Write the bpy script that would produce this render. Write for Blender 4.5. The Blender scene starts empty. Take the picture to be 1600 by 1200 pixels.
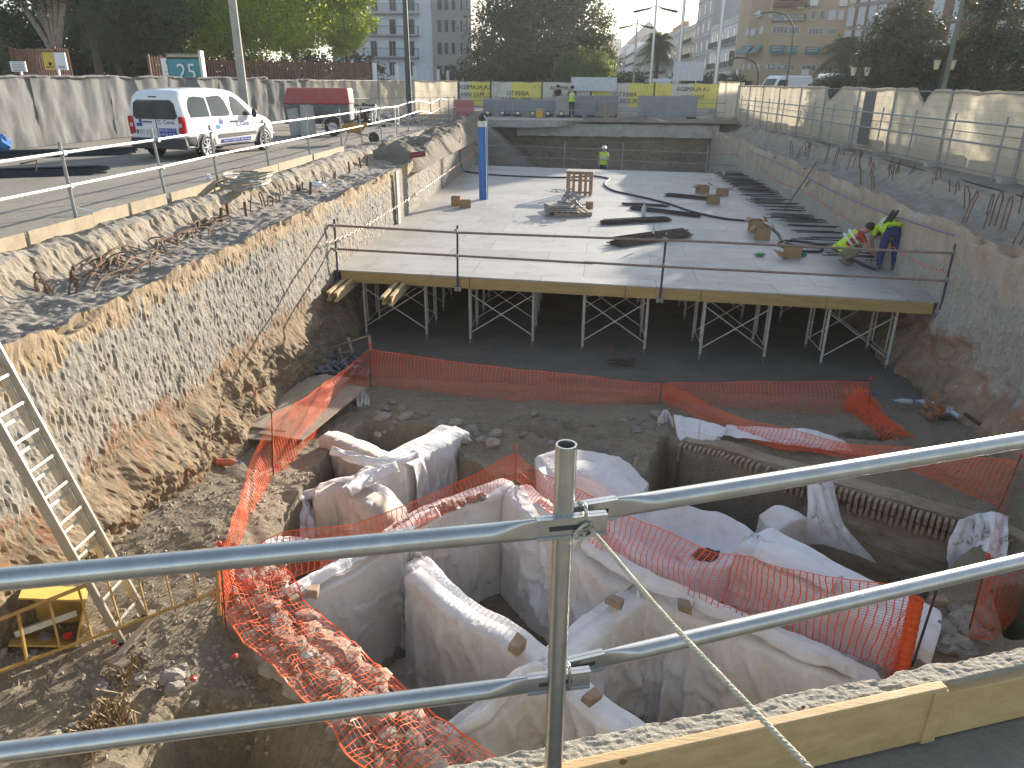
import bpy, bmesh, math, random
from mathutils import Vector, Matrix, Euler, noise
random.seed(7)
R=math.radians
scene=bpy.context.scene
COL=scene.collection
# ---------------- camera geometry (also used to find where things stand) ---------------
F=1143.0; CX,CY=800.0,600.0; H=2.1
PIT=R(22.57); YAW=R(5.2); ROLL=R(0.5)
def ray(u,v):
    a=(u-CX)/F; b=-(v-CY)/F
    c,s=math.cos(ROLL),math.sin(ROLL)
    a,b=a*c-b*s, a*s+b*c
    fy=math.cos(PIT)+math.sin(PIT)*b
    fz=-math.sin(PIT)+math.cos(PIT)*b
    return Vector((a*math.cos(YAW)-fy*math.sin(YAW), a*math.sin(YAW)+fy*math.cos(YAW), fz))
O0=Vector((0,0,H))
def PZ(u,v,z=0.0):
    d=ray(u,v); return O0+d*((z-H)/d.z)
def PX(u,v,X):
    d=ray(u,v); return O0+d*(X/d.x)
def PY(u,v,Y):
    d=ray(u,v); return O0+d*(Y/d.y)
cam=bpy.data.cameras.new('camera'); cam.sensor_width=36; cam.lens=36*F/1600; cam.clip_start=0.05; cam.clip_end=3000
co=bpy.data.objects.new('camera',cam); COL.objects.link(co); scene.camera=co
co.location=O0
fw=ray(CX,CY).normalized(); up=(ray(CX,CY-100)-ray(CX,CY)).normalized(); rt=fw.cross(up).normalized(); up=rt.cross(fw)
co.rotation_mode='QUATERNION'
co.rotation_quaternion=Matrix((rt,up,-fw)).transposed().to_quaternion()
# ---------------- materials ----------------
MATS={}
def _n(nt,t,**k):
    n=nt.nodes.new(t)
    for a,b in k.items(): setattr(n,a,b)
    return n
def mix(nt,fac,a,b,mode='MIX'):
    n=nt.nodes.new('ShaderNodeMix'); n.data_type='RGBA'; n.blend_type=mode
    for i,x in ((0,fac),(6,a),(7,b)):
        if hasattr(x,'is_output') : nt.links.new(x,n.inputs[i])
        elif i==0: n.inputs[0].default_value=x
        else: n.inputs[i].default_value=(*x,1)
    return n.outputs[2]
def ramp(nt,src,lo,hi,a=0.0,b=1.0):
    n=nt.nodes.new('ShaderNodeMapRange'); n.inputs[1].default_value=lo; n.inputs[2].default_value=hi
    n.inputs[3].default_value=a; n.inputs[4].default_value=b
    nt.links.new(src,n.inputs[0]); return n.outputs[0]
def nz(nt,vec,scale,detail=4,rough=.55,sc=None,typ='ShaderNodeTexNoise'):
    if sc:
        m=nt.nodes.new('ShaderNodeMapping'); m.inputs['Scale'].default_value=sc; nt.links.new(vec,m.inputs[0]); vec=m.outputs[0]
    n=nt.nodes.new(typ); n.inputs['Scale'].default_value=scale
    if 'Detail' in n.inputs: n.inputs['Detail'].default_value=detail
    if 'Roughness' in n.inputs: n.inputs['Roughness'].default_value=rough
    nt.links.new(vec,n.inputs['Vector'])
    return n.outputs['Fac'] if typ=='ShaderNodeTexNoise' else n.outputs['Distance']
def math_(nt,op,a,b=0.0):
    n=nt.nodes.new('ShaderNodeMath'); n.operation=op
    for i,x in enumerate((a,b)):
        if hasattr(x,'is_output'): nt.links.new(x,n.inputs[i])
        else: n.inputs[i].default_value=x
    return n.outputs[0]
def base(name):
    m=bpy.data.materials.new(name); m.use_nodes=True; nt=m.node_tree
    return m,nt,nt.nodes['Principled BSDF']
def coord(nt,world=False):
    if world: return nt.nodes.new('ShaderNodeNewGeometry').outputs['Position']
    return nt.nodes.new('ShaderNodeTexCoord').outputs['Object']
def bump(nt,bs,h,st=.3,dist=.02):
    n=nt.nodes.new('ShaderNodeBump'); n.inputs['Strength'].default_value=st; n.inputs['Distance'].default_value=dist
    nt.links.new(h,n.inputs['Height']); nt.links.new(n.outputs[0],bs.inputs['Normal'])
def mat(name,c,c2=None,rough=.8,scale=6,metal=0,bst=.0,bscale=None,bdist=.01,lo=.35,hi=.65,world=False,sc=None,spec=None,fine=.0):
    if name in MATS: return MATS[name]
    m,nt,b=base(name); v=coord(nt,world)
    b.inputs['Roughness'].default_value=rough; b.inputs['Metallic'].default_value=metal
    if spec is not None: b.inputs['Specular IOR Level'].default_value=spec
    if c2 is None: c2=tuple(x*.8 for x in c)
    f=nz(nt,v,scale,6,.6,sc)
    colr=mix(nt,ramp(nt,f,lo,hi),c,c2)
    if fine:
        f2=nz(nt,v,scale*9,4,.7,sc); colr=mix(nt,ramp(nt,f2,.3,.7,0,fine),colr,tuple(x*.35 for x in c))
    nt.links.new(colr,b.inputs['Base Color'])
    if bst: bump(nt,b,nz(nt,v,bscale or scale*5,6,.65,sc),bst,bdist)
    MATS[name]=m; return m
def plain(name,c,rough=.6,metal=0,emit=0):
    if name in MATS: return MATS[name]
    m,nt,b=base(name); v=coord(nt)
    colr=mix(nt,ramp(nt,nz(nt,v,8,3),.3,.7,0,.35),c,tuple(x*.72 for x in c))
    nt.links.new(colr,b.inputs['Base Color']); b.inputs['Roughness'].default_value=rough; b.inputs['Metallic'].default_value=metal
    MATS[name]=m; return m
# ---------------- mesh helper ----------------
class MB:
    def __init__(s): s.v=[]; s.f=[]; s.mi=[]
    def add(s,vs,fs,mi=0):
        o=len(s.v); s.v+= [tuple(p) for p in vs]; s.f+=[tuple(i+o for i in f) for f in fs]; s.mi+=[mi]*len(fs); return s
    def box(s,c,d,rz=0,M=None,mi=0,bev=0):
        x,y,z=d[0]/2,d[1]/2,d[2]/2
        P=[Vector((a*x,b*y,e*z)) for a in(-1,1) for b in(-1,1) for e in(-1,1)]
        rot=M if M is not None else Matrix.Rotation(rz,3,'Z')
        P=[rot@p+Vector(c) for p in P]
        return s.add(P,[(0,1,3,2),(4,6,7,5),(0,4,5,1),(2,3,7,6),(0,2,6,4),(1,5,7,3)],mi)
    def bar(s,a,b,w,h,up=(0,0,1),mi=0):
        a=Vector(a);b=Vector(b);d=(b-a)
        L=d.length
        if L<1e-6: return s
        y=d/L; x=y.cross(Vector(up))
        if x.length<1e-4: x=y.cross(Vector((1,0,0)))
        x.normalize(); z=x.cross(y)
        M=Matrix((x,y,z)).transposed()
        return s.box((a+b)/2,(w,L,h),M=M,mi=mi)
    def tube(s,pts,r,n=8,caps=True,mi=0,closed=False):
        pts=[Vector(p) for p in pts]; m=len(pts); rr=r if isinstance(r,(list,tuple)) else [r]*m
        o=len(s.v); ref=None
        for i,p in enumerate(pts):
            t=(pts[min(i+1,m-1)]-pts[max(i-1,0)])
            if t.length<1e-9: t=Vector((0,0,1))
            t.normalize()
            if ref is None:
                ref=Vector((0,0,1)) if abs(t.z)<.9 else Vector((1,0,0))
            x=t.cross(ref)
            if x.length<1e-3: x=t.cross(Vector((.3,.9,.1)))
            x.normalize(); y=x.cross(t); ref=y
            for k in range(n):
                a=2*math.pi*k/n; s.v.append(tuple(p+(x*math.cos(a)+y*math.sin(a))*rr[i]))
        for i in range(m-1):
            for k in range(n):
                k2=(k+1)%n
                s.f.append((o+i*n+k,o+i*n+k2,o+(i+1)*n+k2,o+(i+1)*n+k)); s.mi.append(mi)
        if caps:
            s.f.append(tuple(o+k for k in range(n))[::-1]); s.mi.append(mi)
            s.f.append(tuple(o+(m-1)*n+k for k in range(n))); s.mi.append(mi)
        return s
    def cyl(s,a,b,r,n=12,r2=None,mi=0): return s.tube([a,b],[r,r if r2 is None else r2],n,mi=mi)
    def ball(s,c,r,n=10,m=6,sc=(1,1,1),mi=0,jit=0):
        o=len(s.v); c=Vector(c)
        for i in range(m+1):
            ph=math.pi*i/m
            for k in range(n):
                a=2*math.pi*k/n
                q=Vector((math.sin(ph)*math.cos(a)*sc[0],math.sin(ph)*math.sin(a)*sc[1],math.cos(ph)*sc[2]))*r
                if jit and 0<i<m: q*=1+random.uniform(-jit,jit)
                s.v.append(tuple(c+q))
        for i in range(m):
            for k in range(n):
                k2=(k+1)%n; s.f.append((o+i*n+k,o+(i+1)*n+k,o+(i+1)*n+k2,o+i*n+k2)); s.mi.append(mi)
        return s
    def grid(s,rows,mi=0,wrap=False):
        o=len(s.v); n=len(rows[0])
        for r in rows: s.v+=[tuple(p) for p in r]
        for i in range(len(rows)-1):
            for k in range(n if wrap else n-1):
                k2=(k+1)%n
                s.f.append((o+i*n+k,o+i*n+k2,o+(i+1)*n+k2,o+(i+1)*n+k)); s.mi.append(mi)
        return s
    def prism(s,poly,ax0,ax1,fn,mi=0):
        # poly: 2D outline, fn(p,depth)->3D
        n=len(poly); a=[fn(p,ax0) for p in poly]; b=[fn(p,ax1) for p in poly]
        return s.add(a+b,[tuple(range(n))[::-1],tuple(range(n,2*n))]+[(i,(i+1)%n,n+(i+1)%n,n+i) for i in range(n)],mi)
    def build(s,name,m,parent=None,smooth=False,solid=0,bev=0,inv=None,merge=False,auto=False):
        me=bpy.data.meshes.new(name); vs=s.v
        if inv is not None: vs=[tuple(inv@Vector(p)) for p in vs]
        me.from_pydata(vs,[],s.f); ms=m if isinstance(m,(list,tuple)) else ([m] if m else [])
        for x in ms: me.materials.append(x)
        if len(ms)>1: me.polygons.foreach_set('material_index',s.mi)
        bm=bmesh.new(); bm.from_mesh(me)
        if merge: bmesh.ops.remove_doubles(bm,verts=bm.verts,dist=.0005)
        if len(s.f)<60000: bmesh.ops.recalc_face_normals(bm,faces=bm.faces)
        bm.to_mesh(me); bm.free()
        if smooth: me.polygons.foreach_set('use_smooth',[True]*len(me.polygons))
        ob=bpy.data.objects.new(name,me); COL.objects.link(ob)
        if parent is not None: ob.parent=parent
        if solid:
            q=ob.modifiers.new('s','SOLIDIFY'); q.thickness=solid; q.offset=0
        if bev:
            q=ob.modifiers.new('b','BEVEL'); q.width=bev; q.segments=2; q.limit_method='ANGLE'
        return ob
def tag(o,label=None,cat=None,group=None,kind=None):
    if label: o['label']=label
    if cat: o['category']=cat
    if group: o['group']=group
    if kind: o['kind']=kind
    return o
def empty(name,loc,label,cat,group=None,rz=0,kind=None):
    o=bpy.data.objects.new(name,None); o.empty_display_size=.1; COL.objects.link(o); o.location=loc; o.rotation_euler=(0,0,rz)
    return tag(o,label,cat,group,kind)
KIDS={}
def kids(o): return [c for c in bpy.data.objects if c.parent==o]
def copy_tree(o,loc=None,rz=None,label=None,parent=None,_k=None):
    c=o.copy(); COL.objects.link(c)
    if parent is not None: c.parent=parent
    if loc is not None: c.location=loc
    if rz is not None: c.rotation_euler=(0,0,rz)
    if label: c['label']=label
    for ch in kids(o): copy_tree(ch,parent=c)
    return c
def fb(x,y,z,o=4): return noise.fractal(Vector((x,y,z)),.9,2.1,o)
def lerp(a,b,t): return a+(b-a)*t
def sstep(a,b,x):
    t=max(0,min(1,(x-a)/(b-a) if b!=a else 0)); return t*t*(3-2*t)
def resample(pts,step):
    pts=[Vector(p) for p in pts]; out=[pts[0]]; 
    for a,b in zip(pts[:-1],pts[1:]):
        n=max(1,int(math.ceil((b-a).length/step)))
        for i in range(1,n+1): out.append(a.lerp(b,i/n))
    return out
def catmull(pts,step):
    pts=[Vector(p) for p in pts]
    if len(pts)<3: return resample(pts,step)
    out=[]; P=[pts[0]*2-pts[1]]+pts+[pts[-1]*2-pts[-2]]
    for i in range(1,len(P)-2):
        p0,p1,p2,p3=P[i-1:i+3]; n=max(1,int((p2-p1).length/step))
        for k in range(n):
            t=k/n
            out.append(.5*((2*p1)+(p2-p0)*t+(2*p0-5*p1+4*p2-p3)*t*t+(3*p1-p0-3*p2+p3)*t**3))
    out.append(pts[-1]); return out
def inpoly(x,y,P):
    c=False; n=len(P); j=n-1
    for i in range(n):
        if (P[i][1]>y)!=(P[j][1]>y) and x<(P[j][0]-P[i][0])*(y-P[i][1])/(P[j][1]-P[i][1])+P[i][0]: c=not c
        j=i
    return c
def dpoly(x,y,P,closed=True):
    best=1e9; n=len(P)
    for i in range(n if closed else n-1):
        ax,ay=P[i][:2]; bx,by=P[(i+1)%n][:2]; dx,dy=bx-ax,by-ay
        t=max(0,min(1,((x-ax)*dx+(y-ay)*dy)/(dx*dx+dy*dy+1e-9)))
        d=math.hypot(x-ax-dx*t,y-ay-dy*t)
        if d<best: best=d
    return best
def text_mesh(body,size,m,name,M,parent=None,ext=.002,mirror=False,align='CENTER'):
    c=bpy.data.curves.new(name,'FONT'); c.body=body; c.size=size; c.extrude=ext; c.align_x=align; c.align_y='CENTER'; c.resolution_u=2
    o=bpy.data.objects.new(name,c); COL.objects.link(o); bpy.context.view_layer.update()
    me=bpy.data.meshes.new_from_object(o.evaluated_get(bpy.context.evaluated_depsgraph_get()))
    bpy.data.objects.remove(o); bpy.data.curves.remove(c)
    if mirror: me.transform(Matrix.Scale(-1,4,(1,0,0)))
    me.transform(M); me.materials.clear(); me.materials.append(m)
    ob=bpy.data.objects.new(name,me); COL.objects.link(ob)
    if parent: ob.parent=parent
    return ob
def frameM(o,x,z):
    """4x4 with local x->x, local y->z(up)"""
    x=Vector(x).normalized(); z=Vector(z).normalized(); n=x.cross(z)
    return Matrix(((x.x,z.x,n.x,o[0]),(x.y,z.y,n.y,o[1]),(x.z,z.z,n.z,o[2]),(0,0,0,1)))
# common materials
galv=mat('galvanised',(.52,.54,.54),(.40,.42,.43),rough=.33,scale=14,metal=.85,bst=.08,bscale=90)
galvd=mat('galv_dull',(.34,.35,.36),(.24,.25,.26),rough=.5,scale=12,metal=.6)
steelw=mat('pale_steel',(.62,.62,.60),(.48,.48,.46),rough=.45,metal=.3,scale=8)
rust=mat('rust',(.22,.10,.05),(.10,.05,.03),rough=.9,scale=20,metal=.2)
darksteel=mat('dark_steel',(.045,.045,.055),(.09,.06,.045),rough=.6,metal=.4,scale=15)
wood=mat('timber',(.56,.42,.23),(.42,.29,.15),rough=.75,scale=3,sc=(2,2,9),bst=.2,bscale=20,fine=.25)
woody=mat('timber_yellow',(.46,.33,.13),(.36,.25,.09),rough=.7,scale=2,sc=(1,6,6),bst=.15,bscale=18,fine=.3)
woodg=mat('timber_grey',(.40,.33,.25),(.27,.22,.17),rough=.85,scale=3,bst=.2,bscale=22,fine=.3)
ply=mat('plywood',(.36,.33,.28),(.27,.25,.22),rough=.7,scale=2,bst=.1,fine=.25)
conc=mat('concrete',(.46,.44,.40),(.34,.33,.30),rough=.9,scale=2.2,bst=.5,bscale=40,fine=.2)
cardb=mat('cardboard',(.36,.22,.11),(.28,.17,.09),rough=.85,scale=5)
black=plain('black_rubber',(.02,.02,.022),.6)
white=plain('white_paint',(.78,.78,.78),.5)
red_pl=plain('red_plastic',(.55,.05,.04),.45)
orange=plain('orange_net',(.85,.13,.035),.5)
orange.node_tree.nodes['Principled BSDF'].inputs['Emission Strength'].default_value=0
plastic=plain('clear_bottle',(.42,.47,.50),.12)
glassd=plain('dark_glass',(.03,.035,.04),.08)
def inv_of(root):
    return (Matrix.Translation(root.location)@Matrix.Rotation(root.rotation_euler.z,4,'Z')).inverted()
def part(root,mb,name,m,**k):
    return mb.build(name,m,root,inv=inv_of(root),**k)
# ---------------- light ----------------
AZ=R(28.0); EL=R(14.3)   # azimuth from +Y toward +X
sd=Vector((math.sin(AZ)*math.cos(EL),math.cos(AZ)*math.cos(EL),math.sin(EL)))
sl=bpy.data.lights.new('sun','SUN'); sl.energy=5.0; sl.angle=R(.55); sl.color=(1,.90,.76)
so=bpy.data.objects.new('sun',sl); COL.objects.link(so); so.rotation_mode='QUATERNION'; so.rotation_quaternion=sd.to_track_quat('Z','Y')
w=bpy.data.worlds.new('World'); scene.world=w; w.use_nodes=True
nt=w.node_tree; sk=nt.nodes.new('ShaderNodeTexSky'); sk.sky_type='NISHITA'; sk.sun_disc=False
sk.sun_elevation=EL; sk.sun_rotation=AZ; sk.air_density=1.0; sk.dust_density=.6; sk.ozone_density=1.0
bgn=nt.nodes['Background']; hs=nt.nodes.new('ShaderNodeHueSaturation'); hs.inputs['Saturation'].default_value=.8; nt.links.new(sk.outputs[0],hs.inputs['Color']); nt.links.new(hs.outputs[0],bgn.inputs[0]); bgn.inputs[1].default_value=.105
scene.view_settings.view_transform='Standard'; scene.view_settings.look='None'; scene.view_settings.gamma=1; scene.view_settings.exposure=1.4
# ---------------- materials of the ground ----------------
def street_mat():
    m,nt,b=base('street_dust'); v=coord(nt,True)
    a=nz(nt,v,.35,6,.6); c=mix(nt,ramp(nt,a,.35,.65),(.265,.235,.19),(.195,.178,.155))
    c=mix(nt,ramp(nt,nz(nt,v,.9,5,.7,(1,.25,1)),.5,.7,0,.6),c,(.12,.11,.10))
    c=mix(nt,ramp(nt,nz(nt,v,14,5,.7),.45,.75,0,.6),c,(.29,.26,.21))
    nt.links.new(c,b.inputs['Base Color']); b.inputs['Roughness'].default_value=.9
    bump(nt,b,nz(nt,v,9,8,.7),.6,.03); return m
def earth_mat(name,c1,c2,c3,sc=1.0,bst=.7):
    m,nt,b=base(name); v=coord(nt,True)
    c=mix(nt,ramp(nt,nz(nt,v,.8*sc,6,.6),.35,.65),c1,c2)
    c=mix(nt,ramp(nt,nz(nt,v,5*sc,6,.65),.5,.72,0,.8),c,c3)
    c=mix(nt,ramp(nt,nz(nt,v,34*sc,4,.7),.5,.8,0,.7),c,tuple(x*1.55 for x in c1))
    c=mix(nt,ramp(nt,nz(nt,v,24*sc,3,.7),.25,.45,.6,0),c,tuple(x*.4 for x in c2))
    nt.links.new(c,b.inputs['Base Color']); b.inputs['Roughness'].default_value=.95
    bump(nt,b,nz(nt,v,26*sc,8,.72),bst,.03); return m
M_street=street_mat()
M_earth=earth_mat('pit_earth',(.245,.20,.14),(.175,.145,.105),(.27,.23,.17))
M_heap=earth_mat('heap_soil',(.21,.175,.135),(.14,.12,.095),(.25,.22,.18),1.3,1)
def wall_mat(name,cream,grey,earth,rusty,ztop,zlow,face_x,sgn):
    m,nt,b=base(name); v=coord(nt,True)
    sx=nt.nodes.new('ShaderNodeSeparateXYZ'); nt.links.new(v,sx.inputs[0]); z=sx.outputs[2]
    # grey flaked concrete with vertical streaks
    g=mix(nt,ramp(nt,nz(nt,v,9,6,.7,(1,1,.28)),.35,.65),grey,tuple(x*.72 for x in grey))
    g=mix(nt,ramp(nt,nz(nt,v,30,4,.7,(1,1,.4)),.5,.75,0,.8),g,tuple(min(1,x*1.35) for x in grey))
    g=mix(nt,ramp(nt,nz(nt,v,1.1,4,.6,(1,1,.5)),.52,.7,0,.55),g,cream)
    g=mix(nt,ramp(nt,nz(nt,v,26,3,.65,(1,1,.5)),.32,.42,.7,0),g,(.15,.13,.11))
    cr=mix(nt,ramp(nt,nz(nt,v,2.2,5,.65,(1,1,.4)),.4,.7),cream,tuple(x*y for x,y in zip(cream,(.78,.7,.6))))
    cr=mix(nt,ramp(nt,nz(nt,v,16,5,.7,(1,1,.3)),.55,.75,0,.5),cr,tuple(min(1,x*1.25) for x in cream))
    e=mix(nt,ramp(nt,nz(nt,v,2.0,6,.7),.38,.62),earth,tuple(x*.66 for x in earth))
    e=mix(nt,ramp(nt,nz(nt,v,3.1,5,.7),.55,.66,0,.85),e,rusty)
    e=mix(nt,ramp(nt,nz(nt,v,3.7,5,.75),.6,.7,0,.9),e,tuple(min(1,x*1.45) for x in grey))
    e=mix(nt,ramp(nt,nz(nt,v,18,4,.7),.28,.42,.8,0),e,(.12,.085,.05))
    n1=nz(nt,v,1.3,5,.75,(1,1,.5)); n1b=nz(nt,v,7,4,.7,(1,1,.12))
    zz=math_(nt,'ADD',z,math_(nt,'MULTIPLY',math_(nt,'ADD',math_(nt,'SUBTRACT',n1,.5),math_(nt,'MULTIPLY',math_(nt,'SUBTRACT',n1b,.5),.35)),1.5))
    c=mix(nt,ramp(nt,zz,ztop-.02,ztop+.03),g,cr)
    n2=nz(nt,v,.9,6,.7)
    zz2=math_(nt,'ADD',z,math_(nt,'MULTIPLY',math_(nt,'SUBTRACT',n2,.5),2.2))
    c=mix(nt,ramp(nt,zz2,zlow-.05,zlow+.06),e,c)
    edge=math_(nt,'SUBTRACT',1.0,ramp(nt,math_(nt,'ABSOLUTE',math_(nt,'SUBTRACT',zz2,zlow+.02)),.02,.22)); c=mix(nt,math_(nt,'MULTIPLY',edge,ramp(nt,nz(nt,v,4.5,5,.7),.45,.6,0,.8)),c,rusty)
    # ledge and kerb tops: cement dust grey
    lx=math_(nt,'MULTIPLY',math_(nt,'SUBTRACT',sx.outputs[0],face_x),sgn)
    top=mix(nt,ramp(nt,nz(nt,v,4,6,.7),.35,.65),(.34,.31,.265),(.22,.195,.165))
    geo=nt.nodes.new('ShaderNodeNewGeometry'); sn=nt.nodes.new('ShaderNodeSeparateXYZ'); nt.links.new(geo.outputs['Normal'],sn.inputs[0])
    f=math_(nt,'MAXIMUM',math_(nt,'MULTIPLY',ramp(nt,sn.outputs[2],.35,.8),ramp(nt,lx,.05,.12)),ramp(nt,lx,.3,.6,0,.6))
    c=mix(nt,f,c,top)
    nt.links.new(c,b.inputs['Base Color']); b.inputs['Roughness'].default_value=.93
    h=math_(nt,'ADD',nz(nt,v,20,8,.75,(1,1,.45)),math_(nt,'MULTIPLY',nz(nt,v,70,3,.7),.35))
    bump(nt,b,h,.75,.035); return m
M_lw=wall_mat('left_wall',(.37,.29,.195),(.305,.285,.245),(.285,.22,.14),(.27,.13,.065),-.66,-2.05,-5.45,-1)
M_rw=wall_mat('right_wall',(.50,.42,.33),(.44,.41,.36),(.38,.28,.19),(.36,.17,.09),-1.15,-2.5,7.1,1)
# ---------------- sky-side ground ----------------
def curb_y(x): return 1.53+.355*x       # pit-side edge of the near kerb
XL,XR=-7.9,8.95; YF=44.6
mb=MB()
V=[(-1500,-200,0),(XL,-200,0),(XR,-200,0),(1500,-200,0),(-1500,curb_y(XL),0),(XL,curb_y(XL)-.5,0),(XR,curb_y(XR)-.5,0),(1500,curb_y(XR),0),
   (-1500,YF,0),(XL,YF,0),(XR,YF,0),(1500,YF,0),(-1500,2500,0),(XL,2500,0),(XR,2500,0),(1500,2500,0)]
mb.add(V,[(0,1,5,4),(1,2,6,5),(2,3,7,6),(4,5,9,8),(6,7,11,10),(8,9,13,12),(9,10,14,13),(10,11,15,14)])
tag(mb.build('ground',M_street),kind='structure')
# ---------------- retaining walls ----------------
def profile(P,step):
    out=[P[0]]
    for a,b in zip(P[:-1],P[1:]):
        n=max(1,int(math.hypot(b[0]-a[0],b[1]-a[1])/step))
        for i in range(1,n+1): out.append((lerp(a[0],b[0],i/n),lerp(a[1],b[1],i/n)))
    return out
def wall(name,P,ys,step,sgn,m,seed,rough=1.0,ledge=1.0):
    pr=profile(P,step); rows=[]
    for y in ys:
        row=[]
        kb=.10*fb(y*.55,seed,3); lip=.13*fb(y*.9,seed+5,1)+.05*fb(y*3.5,seed,9)
        for (x,z) in pr:
            xx=x*sgn  # mirrored so that pit is +x
            dx=dz=0
            depth=(-5.45-xx) if xx<-5.45 else 0
            if depth>.03:      # ledge / kerb
                dz=(.07*fb(x*1.3,y*1.3,seed)+.03*fb(x*7,y*7,seed+2))*ledge
                if -.3>z: dz+=kb*.7; 
                dx=.06*fb(y*2.5,z*3,seed+3)+.025*fb(y*11,z*4,seed+4)
                if z>-.31 : dx+=kb
                dz*=min(1,max(0,(-xx-5.45)*0+1)) if xx>-7.9 else 0
                if xx<=-7.85: dx=dz=0; z=-.02
            else:
                q=sstep(-.36,-.5,z)
                s=noise.noise(Vector((y*10,z*2.6,seed)))*.5+noise.noise(Vector((y*23,z*8,seed+7)))*.6
                low=sstep(-1.9+.5*fb(y*.5,seed,2),-2.6,z)
                dx=(1-low)*(.024*s-.035*max(0,noise.noise(Vector((y*5.2,z*5,seed+31)))-.35)+.016*fb(y*22,z*9,seed+1)+.03*fb(y*.8,z*.8,seed+8))*q*rough
                dx+=low*(.20*fb(y*.9,z*1.0,seed+11)+.075*fb(y*3,z*3,seed+12)+.03*fb(y*12,z*12,seed+13)+.03)
                dx+=(1-q)*lip*1.0
                dz=(1-q)*lip*1.2
            row.append(((xx+dx)*sgn,y,z+dz))
        rows.append(row)
    return MB().grid(rows)
PL=[(-7.95,-.02),(-7.35,-.005),(-7.12,.03),(-6.98,-.04),(-6.86,-.30),(-6.7,-.40),(-6.0,-.46),(-5.6,-.42),(-5.47,-.36),(-5.45,-.52),(-5.45,-2.2),(-5.3,-2.55),(-5.22,-3.0),(-5.12,-3.4),(-5.0,-4.4)]
ysn=[-1.5+.045*i for i in range(int(5.5/.045))]; ysn+= [ysn[-1]+.03*i for i in range(1,int(9/.03))]
ysm=[ysn[-1]+.055*i for i in range(1,int(8/.055))]; ysf=[ysm[-1]+.11*i for i in range(1,1000) if ysm[-1]+.11*i<44.7]
lw=wall('w',PL,ysn+ysm+ysf,.04,1,M_lw,3.1).build('retaining_wall',M_lw,smooth=False)
tag(lw,'pale sunlit concrete and earth side of the excavation on the left below the van','retaining wall')
PR_=[(9.6,-.03),(8.98,-.03),(8.85,-.02),(8.55,-.05),(8.35,-.30),(8.15,-.42),(7.6,-.5),(7.25,-.46),(7.12,-.40),(7.1,-.55),(7.1,-2.5),(6.98,-2.8),(6.9,-3.1),(6.8,-3.4),(6.65,-4.4)]
PRm=[(x,z) for x,z in PR_]
def rwall():
    pr=profile(PRm,.055); rows=[]; seed=9.7
    ys=[2.0+.1*i for i in range(60)]+[8+.055*i for i in range(int(14/.055))]+[22+.12*i for i in range(190)]
    for y in ys:
        if y>44.8: break
        row=[]; kb=.16*fb(y*.45,seed,3); lip=.16*fb(y*.8,seed+5,1)+.05*fb(y*3,seed,9)
        for x,z in pr:
            dx=dz=0
            if x>7.13 and x<9:
                dz=.13*fb(x*1.1,y*1.1,seed)+.04*fb(x*6,y*6,seed+2); dx=-kb
                if x>8.6: dx*=max(0,(8.95-x)/.35)
                if x>8.9: dx=dz=0
            elif x<9:
                q=sstep(-.40,-.6,z); low=sstep(-1.6+.7*fb(y*.4,seed,2),-2.7,z)
                dx=-(q*(.02*noise.noise(Vector((y*6,z*2,seed)))+.05*fb(y*.9,z*.9,seed+8)+.012*fb(y*15,z*15,seed))+low*(.22*fb(y*.8,z*.9,seed+11)+.05*fb(y*4,z*4,seed+12)+.05))
                dx-=(1-q)*lip; dz=(1-q)*lip*1.1
            row.append((x+dx,y,z+dz))
        rows.append(row)
    return MB().grid(rows)
rw=rwall().build('retaining_wall',M_rw)
tag(rw,'shaded plastered earth side of the excavation on the right beside the two crouching workers','retaining wall')
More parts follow.
